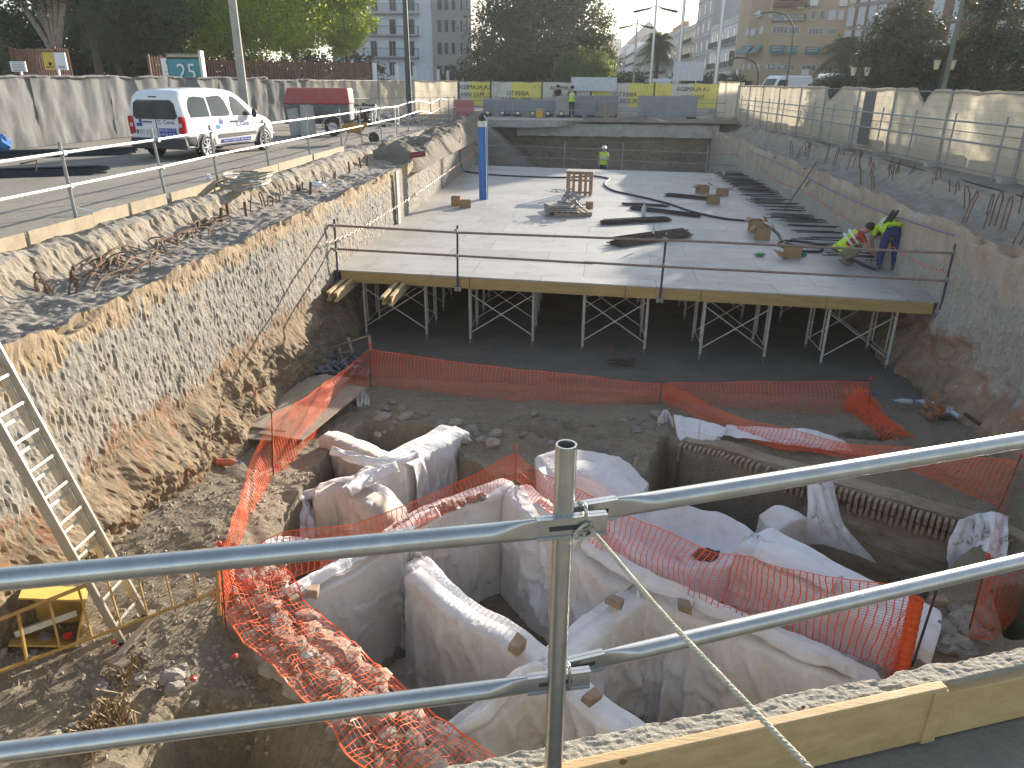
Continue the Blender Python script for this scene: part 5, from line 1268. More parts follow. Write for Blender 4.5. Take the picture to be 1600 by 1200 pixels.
board(1051,1101,97,126,56,'blank white board on two posts beyond the far fence',m=MATS['sign_back'])
# red water barrier, yellow box, lamps
def wb(u,v0,y,label):
    p=PY(u,182,y); p.z=0; root=empty('water_barrier',p,label,'barrier')
    mb=MB(); mb.prism([(-.28,0),(.28,0),(.26,.3),(.14,.5),(.12,.95),(-.12,.95),(-.14,.5),(-.26,.3)],-.62,.62,lambda q,d:(d,q[0],q[1])); mb.build('body',mat('faded_red',(.50,.15,.14),(.42,.11,.12),rough=.6),root,bev=.04)
    for x in (-.3,.3): MB().box((x,-.25,.07),(.22,.1,.12)).build('foot_slot',black,root)
wb(725,160,47.6,'faded red plastic water barrier at the end of the left guard rail')
p=PY(843,182,46.8); root=empty('tool_box',(p.x,46.8,0),'small yellow plastic container on the slab beyond the pit','container')
MB().box((0,0,.22),(.38,.3,.42)).build('body',mat('yellow_plastic',(.75,.45,.03),rough=.4),root,bev=.04); MB().box((0,0,.47),(.34,.28,.1)).build('lid',MATS['yellow_plastic'],root,bev=.02)
for u,l in ((762,'leftmost small floodlight standing on the far slab'),(785,'second small floodlight on the far slab'),(809,'middle small floodlight on the far slab'),(832,'small floodlight just left of the yellow container'),(856,'small floodlight just right of the yellow container'),(877,'rightmost small floodlight near the standing worker')):
    p=PY(u,181,47.2); root=empty('floodlight',(p.x,47.2,0),l,'floodlight'); MB().box((0,0,.25),(.28,.12,.22)).build('housing',black,root,bev=.02); MB().box((0,-.065,.25),(.2,.01,.14)).build('lens',plain('lens',(.8,.75,.5),.2),root); MB().tube([(-.15,0,.25),(-.15,0,.03),(.15,0,.03),(.15,0,.25)],.012,5).build('stand',darksteel,root)
# black bars at left
def barpile(x,y,L,w_,n,rz,label,m=darksteel):
    root=empty('steel_bars',(x,y,0),label,'steel bars',rz=rz); mb=MB()
    for k in range(n):
        s=random.uniform(-.25,.25); a=random.uniform(-w_/2,w_/2); z=.02+random.uniform(0,.16)*(1-abs(a)/w_*1.5)
        mb.tube([(-L/2+s,a,z),(L/2+s,a+random.uniform(-.15,.15),z)],.012,4)
    mb.build('bars',m,root)
blk=mat('black_bars',(.04,.06,.07),(.03,.035,.04),rough=.5,scale=6)
barpile(-16.0,20.0,6,1.2,70,.55,'far pile of long dark steel bars below the grey cloth fence',blk)
barpile(-13.8,15.6,5.5,1.0,60,.5,'near pile of long dark steel bars at the left edge of the photo',blk)
tag(MB().tube([PZ(55,275,0),PY(58,252,PZ(55,275,0).y)+Vector((0,0,.02)),PY(32,256,PZ(55,275,0).y)],.02,6).build('bent_bar',rust),'single bent rusty bar sticking up beside the near bar pile','steel bar')
tag(MB().ball(PZ(0,225,.2),.3,10,7,(1,1,1.1),jit=.2).build('blue_sack',mat('blue_sack',(.05,.18,.5))),'blue sack by the bar pile at the far left edge','sack')
# ---------------- van ----------------
vp=mat('van_white',(.80,.80,.80),(.76,.76,.76),rough=.22,scale=1)
vp.node_tree.nodes['Principled BSDF'].inputs['Coat Weight'].default_value=.6
vdk=mat('van_grey_plastic',(.05,.055,.06),(.04,.042,.045),rough=.55)
gl=mat('van_glass',(.03,.04,.045),(.05,.06,.06),rough=.04,scale=1.2); gl.node_tree.nodes['Principled BSDF'].inputs['Specular IOR Level'].default_value=.5
vblue=plain('van_blue',(.035,.06,.36),.4); vcy=plain('van_cyan',(.02,.3,.65),.4)
hd=R(90-11); rc=PZ(327,247,0)+Vector((-math.sin(hd),math.cos(hd),0))*.90
van=empty('van',(rc.x,rc.y,0),'white van with blue lettering parked by the grey cloth fence','van',rz=hd)
ST=[(-.80,.34,.80,1.30,1.02),(-.79,.30,.86,1.52,1.02),(-.74,.28,.885,1.66,1.02),(-.60,.27,.895,1.76,1.03),(-.3,.25,.90,1.80,1.04),(.2,.25,.905,1.82,1.04),(.8,.25,.905,1.82,1.04),(1.3,.25,.905,1.80,1.04),(1.65,.25,.905,1.745,1.04),(1.9,.25,.90,1.64,1.03),(2.15,.25,.90,1.47,1.02),(2.4,.25,.895,1.28,1.0),(2.6,.25,.89,1.13,.98),(2.85,.25,.875,1.06,.92),(3.15,.26,.85,.99,.85),(3.38,.27,.80,.90,.78),(3.52,.30,.72,.80,.68),(3.58,.34,.60,.66,.58)]
def vst(x):
    for a,b in zip(ST[:-1],ST[1:]):
        if a[0]<=x<=b[0]:
            t=(x-a[0])/(b[0]-a[0]); return [lerp(p,q,t) for p,q in zip(a,b)]
    return ST[0] if x<0 else ST[-1]
def vsec(x):
    _,zb,W,zr,bl=vst(x); tp=.17*max(0,min(1,(zr-bl)/.75)); Wt=W-tp
    return [(W*.80,zb),(W*.97,zb+.05),(W,zb+.18),(W+.005,.62 if zr>.8 else zr*.8),(W,bl*.93),(W-.01,bl),(lerp(W,Wt,.5),lerp(bl,zr-.1,.5)),(Wt,zr-.13),(Wt-.03,zr-.06),(Wt-.10,zr-.015),(Wt*.55,zr+.01),(0,zr+.015)]
xs_=sorted(set([s[0] for s in ST]+[-.8+.12*i for i in range(37) if -.8+.12*i<3.58])); rows=[]
for x in xs_:
    s=vsec(x); rows.append([(x,-y,z) for y,z in s]+[(x,y,z) for y,z in s[-2::-1]])
mb=MB().grid(rows); mb.add(rows[0],[tuple(range(len(rows[0])))]); mb.add(rows[-1],[tuple(range(len(rows[-1])))])
mb.build('body',vp,van,smooth=True,merge=True)
vb=[o for o in kids(van)][0]; q=vb.modifiers.new('e','EDGE_SPLIT'); q.split_angle=R(40)
def vside(x,z):
    s=vsec(x)
    for (y0,z0),(y1,z1) in zip(s[:-1],s[1:]):
        if z0<=z<=z1: return lerp(y0,y1,(z-z0)/(z1-z0+1e-9))
    return s[0][0]
def spanel(poly,name,m,side=-1,off=.006,parent=van,dens=.12):
    P=resample([Vector((x,z,0)) for x,z in poly+[poly[0]]],dens)[:-1]
    cx=sum(p.x for p in P)/len(P); cz=sum(p.y for p in P)/len(P)
    V=[(p.x,side*(vside(p.x,p.y)+off),p.y) for p in P]+[(lerp(cx,p.x,.5),side*(vside(lerp(cx,p.x,.5),lerp(cz,p.y,.5))+off),lerp(cz,p.y,.5)) for p in P]+[(cx,side*(vside(cx,cz)+off),cz)]
    n=len(P); fs=[(i,(i+1)%n,n+(i+1)%n,n+i) for i in range(n)]+[(n+i,n+(i+1)%n,2*n) for i in range(n)]
    return MB().add(V,fs).build(name,m,parent,smooth=True)
for sd_ in (-1,1):
    spanel([(-.48,1.09),(.30,1.09),(.30,1.58),(-.10,1.62),(-.30,1.60),(-.42,1.50),(-.50,1.3)],'side_window',gl,sd_)
    spanel([(.38,1.09),(1.14,1.08),(1.22,1.16),(1.12,1.48),(1.02,1.60),(.9,1.63),(.38,1.60)],'side_window',gl,sd_)
    spanel([(1.34,1.08),(2.28,1.05),(2.05,1.28),(1.75,1.52),(1.55,1.60),(1.42,1.60),(1.32,1.3)],'front_window',gl,sd_)
    spanel([(.55,.50),(2.35,.52),(2.35,.60),(.55,.61)],'side_moulding',vdk,sd_,.018)
    spanel([(-.78,.30),(-.40,.30),(-.40,.60),(-.78,.60)],'rear_bumper_corner',vdk,sd_,.014)
    for zz,x0,x1 in ((.26,.35,2.3),): spanel([(x0,.24),(x1,.24),(x1,.33),(x0,.33)],'sill',vdk,sd_,.006)
    for wx in (0,2.73):
        mb=MB(); mb.prism([(wx+.40*math.cos(t),.33+.40*math.sin(t)) for t in [math.pi*k/12 for k in range(13)]]+[(wx+.40,.2),(wx-.40,.2)],0,.01,lambda p,d:(p[0],sd_*(.897+d if wx<1 else .889+d),p[1])); mb.build('wheel_arch',black,van)
        mb=MB(); y0,y1=sd_*.72,sd_*.925
        prof=[(.20,y0),(.30,y0),(.318,lerp(y0,y1,.15)),(.318,lerp(y0,y1,.85)),(.30,y1),(.205,y1),(.20,y1-.03*sd_)]
        mb.grid([[ (wx+r*math.cos(t),y,.318+r*math.sin(t)) for r,y in prof] for t in [2*math.pi*k/32 for k in range(33)]]); w_=mb.build('wheel',black,van,smooth=True)
        mb=MB().cyl((wx,y1-.05*sd_,.318),(wx,y1-.02*sd_,.318),.205,28); mb.build('rim_back',vdk,w_)
        mb=MB().cyl((wx,y1-.03*sd_,.318),(wx,y1-.004*sd_,.318),.06,16)
        for k in range(8):
            t=2*math.pi*k/8+.2; c=Vector((wx,y1-.012*sd_,.318)); mb.bar(c+Vector((math.cos(t),0,math.sin(t)))*.05,c+Vector((math.cos(t),0,math.sin(t)))*.19,.02,.06,up=(0,1,0))
        mb.tube([(wx+.19*math.cos(t),y1-.012*sd_,.318+.19*math.sin(t)) for t in [2*math.pi*k/28 for k in range(29)]],.016,6); mb.build('hub_cap',steelw if wx>1 else white,w_)
    mb=MB().ball((2.18,sd_*1.02,1.12),.13,10,8,(.55,.7,1)); mb.build('wing_mirror',vdk,van,smooth=True)
    for x in (1.28,1.46): MB().box((x-.02,sd_*.925,.93),(.17,.03,.035)).build('door_handle',vdk,van,bev=.008)
    for x in (.34,1.28,2.33):
        mb=MB(); zs=[.36+.07*i for i in range(10)]
        mb.grid([[(x+dx,sd_*(vside(x,z)+.003),z) for dx in (-.004,.004)] for z in zs]); mb.build('door_gap',vdk,van)
# rear
rx0=-.815
def rpanel(y0,y1,z0,z1,name,m,t=.012,bev=.0,x=rx0,rake=.0):
    mb=MB().box((x,(y0+y1)/2,(z0+z1)/2),(t,abs(y1-y0),z1-z0)); return mb.build(name,m,van,bev=bev)
P=[(-.70,1.12),(-.62,1.05),(.62,1.05),(.70,1.12),(.64,1.45),(.52,1.535),(-.52,1.535),(-.64,1.45)]
mb=MB(); mb.prism(P,0,.05,lambda p,d:(-.830+d+max(0,p[1]-1.30)*.08,p[0],p[1])); mb.build('rear_window',gl,van)
rpanel(-.006,.006,.55,1.05,'door_gap',vdk,.05,x=-.79)
mb=MB(); mb.prism([(-.88,.28),(.88,.28),(.90,.38),(.88,.57),(-.88,.57),(-.90,.38)],0,.12,lambda p,d:(-.86+d,p[0],p[1])); mb.build('rear_bumper',vdk,van,bev=.03)
tl=mat('tail_light',(.5,.02,.02),(.35,.01,.02),rough=.15); tlc=plain('tail_clear',(.6,.5,.48),.15)
for s in (-1,1):
    mb=MB(); mb.prism([(.70,.70),(.885,.64),(.90,1.0),(.885,1.12),(.74,1.12)],0,.10,lambda p,d:(-.83+d,s*p[0],p[1])); t_=mb.build('tail_light',tl,van,bev=.012)
    MB().box((-.835,s*.79,.90),(.012,.10,.10)).build('reversing_lens',tlc,t_)
rpanel(.14,.42,.96,.99,'door_handle',vdk,.03)
rpanel(-.10,.15,1.60,1.625,'brake_light',plain('dk_red',(.08,.02,.02)),.02,x=-.775)
pl=rpanel(.12,.64,.66,.78,'number_plate',white,.01,x=-.84); MB().box((-.8475,.615,.72),(.004,.04,.115)).build('plate_band',vblue,pl)
text_mesh('8321 GTT',.13,M_ink,'plate_text',frameM((-.848,.36,.72),(0,-1,0),(0,0,1)),pl)
rp=rpanel(-.62,-.08,.60,.82,'phone_panel',vblue,.012,x=-.835)
text_mesh('952 60 11 71',.095,white,'lettering',frameM((-.843,-.35,.765),(0,-1,0),(0,0,1)),rp); text_mesh('618 36 22 70',.095,white,'lettering',frameM((-.843,-.35,.66),(0,-1,0),(0,0,1)),rp)
text_mesh('C. Cerrá',.15,vblue,'lettering',frameM((-.825,-.33,.97),(0,-1,0),(0,0,1)),van)
mb=MB(); 
for y,z in ((.56,.99),(.47,.99),(.47,.90),(.47,.90)): pass
mb.box((-.825,.50,1.0),(.008,.075,.085)).box((-.825,.50,.905),(.008,.075,.085)).box((-.825,.59,.905),(.008,.075,.085)); mb.build('emblem',vblue,van)
# side lettering (visible side is the right one, y<0)
def sy(x,z): return -(vside(x,z)+.008)
text_mesh('C. Cerrá',.17,vblue,'lettering',frameM((1.72,sy(1.7,.82),.84),(1,0,0),(0,0,1)),van)
spanel([(.62,.36),(2.05,.36),(2.05,.46),(.62,.46)],'lettering_strip',vblue,-1,.008)
text_mesh('952 60 11 71 - 618 36 22 70   www.cerra.com',.065,white,'lettering',frameM((1.34,sy(1.3,.41)-.006,.41),(1,0,0),(0,0,1)),van)
spanel([(.66,.88),(.80,.88),(.80,1.05),(.66,1.05)],'emblem',vblue,-1,.007); spanel([(.50,.68),(.66,.68),(.66,.86),(.50,.86)],'emblem',vcy,-1,.007)
spanel([(2.62,.80),(2.68,.80),(2.68,.86),(2.62,.86)],'emblem',vblue,-1,.01); spanel([(2.70,.80),(2.76,.80),(2.76,.86),(2.70,.86)],'emblem',vblue,-1,.01)
mb=MB(); ws=[(1.70,1.70),(1.95,1.585),(2.2,1.41),(2.5,1.19)]
mb.grid([[(x-.0,f*(vsec(x)[7][0]-.09),z+.03-.02*abs(f)) for f in (-1,-.6,0,.6,1)] for x,z in ws]); mb.build('windscreen',gl,van,smooth=True)
mb=MB(); mb.prism([(-.78,.30),(.78,.30),(.80,.5),(-.80,.5)],0,.14,lambda p,d:(3.46+d,p[0]*.93,p[1])); mb.build('front_bumper',vdk,van,bev=.05)
# ---------------- red trailer ----------------
p=PZ(520,211,0); root=empty('trailer',(p.x-.25,p.y+.2,0),'red-hooded compressor trailer standing in front of the left fence','trailer',rz=R(8))
redh=mat('red_hood',(.38,.045,.04),(.30,.10,.09),rough=.55,scale=3)
rt_=mat('trailer_grey',(.15,.15,.15),(.10,.10,.10),rough=.7)
mb=MB(); mb.prism([(-1.55,1.15),(1.05,1.15),(1.0,1.75),(-1.35,1.75)],-.62,.62,lambda q,d:(q[0],d,q[1])); mb.build('hood',redh,root,bev=.06)
MB().box((-.25,0,.86),(2.5,1.2,.6)).build('engine_body',rt_,root,bev=.02)
MB().box((-.25,0,.48),(2.7,.08,.1)).box((-.25,.5,.48),(2.7,.08,.1)).box((-.25,-.5,.48),(2.7,.08,.1)).build('chassis',rt_,root)
for s in (-1,1):
    mb=MB().cyl((.35,s*.62,.33),(.35,s*.82,.33),.33,20); w_=mb.build('wheel',black,root,bev=.03); MB().cyl((.35,s*.80,.33),(.35,s*.83,.33),.18,16).build('rim',steelw,w_)
    mb=MB(); mb.tube([(.35+.42*math.cos(t),s*.72,.33+.42*math.sin(t)) for t in [math.pi*k/10 for k in range(11)]],.03,6); mb.build('mudguard',steelw,root)
MB().bar((-1.5,0,.5),(-2.4,0,.45),.08,.08).cyl((-2.2,0,.45),(-2.2,0,.02),.03,8).build('drawbar',rt_,root)
tag(MB().box((0,0,0),(.5,.3,.0)).build('x',rt_)) if 0 else None
for k,(u,v,rz,l) in enumerate([(466,212,.1,'pale concrete block leaning below the red trailer hood'),(483,214,-.15,'taller pale concrete slab leaning at the front of the red trailer')]):
    q=PZ(u,v,0); o=MB().prism([(-.26,0),(.26,0),(.2,1.0+.15*k),(-.2,1.0+.15*k)],-.16,.16,lambda p,d:(p[0],d,p[1])).build('concrete_block',conc,bev=.02); o.location=q; o.rotation_euler=(-.12,-.15+.1*k,rz); tag(o,l,'concrete block')
# wheelbarrow
q=PZ(556,224,0); root=empty('wheelbarrow',q,'orange wheelbarrow standing near the guard rail by the soil heap','wheelbarrow',rz=R(15))
mb=MB(); T=[(-.45,-.33,.62),(.45,-.30,.66),(.45,.30,.66),(-.45,.33,.62)]; Bt=[(-.25,-.18,.36),(.22,-.16,.36),(.22,.16,.36),(-.25,.18,.36)]
mb.add(T+Bt,[(4,5,6,7),(0,1,5,4),(1,2,6,5),(2,3,7,6),(3,0,4,7)]); mb.build('tray',mat('barrow_orange',(.52,.27,.04),(.36,.17,.04),rough=.6,scale=6),root,solid=.015)
for s in (-1,1): MB().tube([(.62,s*.06,.2),(.1,s*.2,.33),(-.5,s*.25,.5),(-.95,s*.27,.62)],.016,6).build('handle',galvd,root); MB().tube([(-.2,s*.22,.38),(-.38,s*.26,.0)],.014,6).build('leg',galvd,root)
MB().cyl((.64,-.04,.19),(.64,.04,.19),.19,16).build('wheel',black,root,bev=.02)
# yard material along the fence
random.seed(51)
def pile(u,v,y,n,sx,sy_,sz,label,m,cat='material pile',rs=(.1,.5)):
    p=PZ(u,v,0) if y is None else PY(u,v,y); mb=MB()
    for k in range(n):
        M=Euler((random.uniform(-.4,.4),random.uniform(-.4,.4),random.uniform(0,3))).to_matrix(); mb.box((random.gauss(0,sx),random.gauss(0,sy_),abs(random.gauss(.1,sz))),(random.uniform(*rs),random.uniform(.05,.25),random.uniform(.03,.2)),M=M)
    o=mb.build('material_heap',m); o.location=(p.x,p.y,0); tag(o,label,cat,kind='stuff')
pile(570,196,None,60,.7,.35,.35,'dark tangle of formwork parts right of the red trailer',darksteel)
pile(627,193,None,40,.7,.3,.2,'pale heap of broken boards and sacks by the dark green pole',mat('pale_sacks',(.50,.47,.40),(.35,.32,.28)))
pile(600,192,None,20,.5,.3,.12,'row of grey trestles and slabs between the pallets and the green pole',galvd)
pile(665,188,None,24,.8,.3,.05,'low scatter of timber offcuts right of the green pole',wood,rs=(.2,.6))
for u,l in ((572,'white pallet cage behind the wheelbarrow'),(603,'white pallet cage left of the green pole')):
    p=PZ(u,197,0); root=empty('stillage',p,l,'cage')
    for x in (-.55,.55):
        for y in (-.35,.35): MB().box((x,y,.45),(.06,.06,.9)).build('leg',steelw,root)
    for z in (.12,.85):
        MB().box((0,-.35,z),(1.16,.05,.06)).box((0,.35,z),(1.16,.05,.06)).box((-.55,0,z),(.05,.7,.06)).box((.55,0,z),(.05,.7,.06)).build('rim',steelw,root)
# ---------------- trees ----------------
def leaf_mat(name,c1,c2,tr=.35,glow=(.20,.24,.03)):
    m,nt,b=base(name); v=coord(nt,True)
    k=mix(nt,ramp(nt,nz(nt,v,.45,4,.6),.35,.65),c1,c2)
    k=mix(nt,ramp(nt,nz(nt,v,7,2,.6),.4,.7,0,.6),k,tuple(min(1,x*1.7) for x in c1))
    nt.links.new(k,b.inputs['Base Color']); b.inputs['Roughness'].default_value=.55; b.inputs['Specular IOR Level'].default_value=.3
    t=nt.nodes.new('ShaderNodeBsdfTranslucent'); k2=mix(nt,.6,k,glow); nt.links.new(k2,t.inputs[0])
    ms=nt.nodes.new('ShaderNodeMixShader'); ms.inputs[0].default_value=tr
    out=nt.nodes['Material Output']; nt.links.new(b.outputs[0],ms.inputs[1]); nt.links.new(t.outputs[0],ms.inputs[2]); nt.links.new(ms.outputs[0],out.inputs[0])
    return m
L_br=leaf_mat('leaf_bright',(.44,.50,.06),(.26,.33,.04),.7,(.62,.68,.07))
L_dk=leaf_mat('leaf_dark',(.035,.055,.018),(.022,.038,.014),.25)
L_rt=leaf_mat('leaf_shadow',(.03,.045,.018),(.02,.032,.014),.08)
L_md=leaf_mat('leaf_mid',(.08,.12,.03),(.05,.08,.025),.45,(.34,.40,.06))
L_gy=leaf_mat('leaf_olive',(.09,.105,.055),(.06,.075,.04),.3)
bark=mat('bark',(.16,.12,.085),(.09,.07,.05),rough=.95,scale=6,bst=.6,sc=(1,1,.3))
barkp=mat('bark_pale',(.34,.28,.20),(.22,.17,.12),rough=.9,scale=5,bst=.4)
def tree(x,y,trunk_h,blobs,n,size,lm,label,tr=.22,bm=bark,seed=1,name='tree',group=None,clump=.55,limbs=None,z0=0):
    random.seed(seed); root=empty(name,(x,y,z0),label,'tree',group)
    cx=sum(b[0] for b in blobs)/len(blobs); cy=sum(b[1] for b in blobs)/len(blobs)
    mb=MB(); mb.tube(catmull([(0,0,0),(.1*trunk_h*.2,0,trunk_h*.5),(cx*.3,cy*.3,trunk_h)],.5),[tr*(1-.04*i) if i<10 else tr*.6 for i in range(len(catmull([(0,0,0),(.1*trunk_h*.2,0,trunk_h*.5),(cx*.3,cy*.3,trunk_h)],.5)))],8)
    mb.build('trunk',bm,root,smooth=True)
    mb=MB()
    for b in blobs:
        for k in range(2):
            e=Vector(b[:3])+Vector((random.uniform(-.6,.6)*b[3],random.uniform(-.6,.6)*b[3],random.uniform(-.2,.6)*b[3])); s=Vector((cx*.3,cy*.3,trunk_h*random.uniform(.75,1)))
            mb.tube([s,s.lerp(e,.5)+Vector((0,0,-.05*b[3])),e],[tr*.45,tr*.28,tr*.06],5)
    mb.build('limbs',bm,root)
    tot=sum(b[3]**2 for b in blobs); V=[];Fc=[]
    for b in blobs:
        c=Vector(b[:3]); r=b[3]; sc=b[4] if len(b)>4 else .85
        nc=max(4,int(clump*n*b[3]**2/tot/26)); per=int(n*b[3]**2/tot/nc)
        for k in range(nc):
            d=Vector((random.gauss(0,1),random.gauss(0,1),random.gauss(0,1))).normalized()
            rr=r*(1-.45*random.random()**2.2)*(1+.18*fb(d.x*2+seed,d.y*2,d.z*2)); cc=c+Vector((d.x*rr,d.y*rr,d.z*rr*sc)); cr=r*random.uniform(.12,.26)
            for j in range(per):
                p=cc+Vector((random.gauss(0,cr),random.gauss(0,cr),random.gauss(0,cr*.6)))
                nn=(Vector((random.gauss(0,1),random.gauss(0,1),random.gauss(0,1)))+d*.9+Vector((0,0,.5))).normalized()
                u=nn.orthogonal().normalized(); u=(Matrix.Rotation(random.uniform(0,6.3),3,nn)@u); w_=nn.cross(u); s=size*random.uniform(.6,1.3)
                o=len(V); V+=[tuple(p-u*s),tuple(p+w_*s*.45),tuple(p+u*s),tuple(p-w_*s*.45)]; Fc.append((o,o+1,o+2,o+3))
    mb=MB(); mb.v=V; mb.f=Fc; mb.mi=[0]*len(Fc)
    me=bpy.data.meshes.new('crown'); me.from_pydata(V,[],Fc); me.materials.append(lm); o=bpy.data.objects.new('crown',me); COL.objects.link(o); o.parent=root
    return root
def at(u,y,v=125): p=PY(u,v,y); return p
p=at(360,58); tree(p.x,p.y,4,[(-1.5,0,6.3,3.0),(1.8,0,6.0,2.8),(0,0,8.6,3.2),(3.5,1,8,2.6),(-3,0,8.5,2.8),(.5,-1,5.3,2.3,.6)],34000,.13,L_br,'big bright green street tree behind the slatted fence, left of its slimmer neighbour',seed=3)
p=at(465,57); tree(p.x,p.y,4,[(0,0,6.2,2.7),(1,0,8.6,2.6),(-1.4,0,7.6,2.6),(-.3,-.6,5.1,2.0,.6)],26000,.13,L_br,'bright green street tree in the middle of the sunlit row',seed=4)
p=at(545,60); tree(p.x,p.y,4,[(0,0,6.0,1.9),(.1,0,8.4,2.0),(-.3,0,4.8,1.4,.7)],15000,.13,L_br,'slim bright green tree standing against the white apartment block',seed=5)
p=at(240,54); tree(p.x,p.y,3,[(0,0,5.0,2.1),(1.8,0,6.4,2.2),(-1.6,0,7.4,2.2),(.8,0,8.6,2.4)],20000,.13,L_md,'mid green leafy tree between the palm trunk and the board with 25',seed=6)
p=at(190,52); tree(p.x,p.y,3,[(0,0,4.4,1.8),(-.4,0,6.6,1.7)],9000,.10,L_gy,'grey-green olive-like tree beside the palm trunk',seed=7)
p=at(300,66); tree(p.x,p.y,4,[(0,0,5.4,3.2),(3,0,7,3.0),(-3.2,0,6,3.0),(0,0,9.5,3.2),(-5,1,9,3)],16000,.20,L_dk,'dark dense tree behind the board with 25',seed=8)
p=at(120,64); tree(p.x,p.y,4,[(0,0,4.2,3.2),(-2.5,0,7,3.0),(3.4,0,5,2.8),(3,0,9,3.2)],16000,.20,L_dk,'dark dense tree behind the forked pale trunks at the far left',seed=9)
p=at(10,40); tree(p.x,p.y,1.2,[(0,0,2.4,1.3),(-1.2,0,3.2,1.2)],7000,.08,L_gy,'olive bush at the left edge above the cloth fence',seed=10)
p=at(40,60); tree(p.x,p.y,2,[(0,0,4,2.4),(-2,0,5.5,2.2)],9000,.16,L_dk,'dark tree behind the brown slatted fence at the left edge',seed=44)
# forked pale trunks
p=at(97,44); root=empty('tree',(p.x,p.y,0),'thick forked pale-barked tree rising behind the brown slatted fence','tree')
mb=MB()
mb.tube(catmull([(0,0,0),(0,0,2.0),(-.1,0,3.3)],.3),.34,10)
for e in ((-2.2,0,7.2),(-1.4,.3,7.6),(.9,0,7.4),(.3,0,7.5),(1.5,0,7.0),(-.5,0,7.6)):
    mb.tube(catmull([(-.05,0,2.9),(e[0]*.25,e[1],4.1),(e[0]*.6,e[1],5.6),e],.4),.16,7)
part(root,MB(),'x',barkp) if 0 else mb.build('trunk',barkp,root,smooth=True)
random.seed(12); V=[];Fc=[]
for k in range(9000):
    p_=Vector((random.gauss(-.2,1.9),random.gauss(0,1.2),random.gauss(7.4,.75))); s=.13; u=Vector((random.gauss(0,1),random.gauss(0,1),random.gauss(0,1))).normalized(); w_=u.orthogonal().normalized(); o=len(V); V+=[tuple(p_-u*s),tuple(p_+w_*s*.4),tuple(p_+u*s),tuple(p_-w_*s*.4)]; Fc.append((o,o+1,o+2,o+3))
mb=MB(); mb.v=V;mb.f=Fc;mb.mi=[0]*len(Fc); mb.build('crown',L_dk,root)
for i,u in enumerate((760,805,850,895)):
    p=at(u,92); tree(p.x,p.y,1.0,[(0,0,2.2,2.4),(3,0,2.1,2.2),(-3,0,2.1,2.2)],7000,.2,L_dk,['dark hedge bush at the left foot of the huge dark tree','dark hedge bush left of the trunk of the huge dark tree','dark hedge bush right of the trunk of the huge dark tree','dark hedge bush under the right side of the huge dark tree'][i],seed=90+i,tr=.12,name='bush')
# palms
def palm(u,y,h,label,r=1.9,n=46,tr=.22,lm=L_dk,seed=1,skirt=.0):
    random.seed(seed); p=at(u,y); root=empty('palm_tree',(p.x,p.y,0),label,'palm'); MB().tube([(0,0,0),(.05,0,h*.5),(0,0,h)],[tr*1.15,tr,tr*.95],10).build('trunk',bark,root)
    mb=MB()
    for k in range(n):
        a=random.uniform(0,6.28); el=random.uniform(-.7,1.35); L=r*random.uniform(.85,1.15); pts=[]
        for j in range(9):
            t=j/8; d=L*t; z=math.sin(el)*d-1.0*t*t*L*.75*math.cos(el*.6); rr=math.cos(el)*d
            pts.append(Vector((math.cos(a)*rr,math.sin(a)*rr,h+z)))
        for j in range(8):
            A,B=pts[j],pts[j+1]; t=(B-A).normalized(); s=t.cross(Vector((0,0,1)))
            if s.length<.01: continue
            s.normalize(); wl=r*.30*math.sin(math.pi*min(1,(j+1)/8.5))
            for q in range(4):
                c=A.lerp(B,q/4)
                for sg in (-1,1): e=c+s*sg*wl+t*wl*.5-Vector((0,0,wl*.45)); mb.add([c-t*.02,c+t*.03,e],[(0,1,2)])
    mb.build('fronds',lm,root); return root
palm(157,50,6.3,'palm with a dark straight trunk left of the olive-like tree',r=2.2,tr=.26,lm=L_gy,seed=3)
palm(1024,100,6.2,'round dark palm before the distant row of houses',r=3.1,n=110,tr=.3,seed=4)
palm(1312,76,4.6,'dark palm between the tan building and the brick building',r=3.2,n=80,tr=.3,seed=5)
palm(1130,90,2.2,'small low palm beside the traffic light',r=1.6,n=50,tr=.2,seed=6)
# centre tree
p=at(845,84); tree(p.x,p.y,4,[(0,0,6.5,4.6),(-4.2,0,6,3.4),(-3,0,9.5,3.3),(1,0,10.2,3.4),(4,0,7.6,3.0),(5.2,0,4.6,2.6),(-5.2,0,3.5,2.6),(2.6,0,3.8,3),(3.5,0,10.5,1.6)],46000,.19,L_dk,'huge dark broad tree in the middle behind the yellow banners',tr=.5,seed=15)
p=at(905,78); tree(p.x,p.y,2,[(0,0,3,2.1),(1.6,0,3.2,1.6)],8000,.14,L_md,'lower lighter green tree at the right foot of the huge dark tree',seed=16)
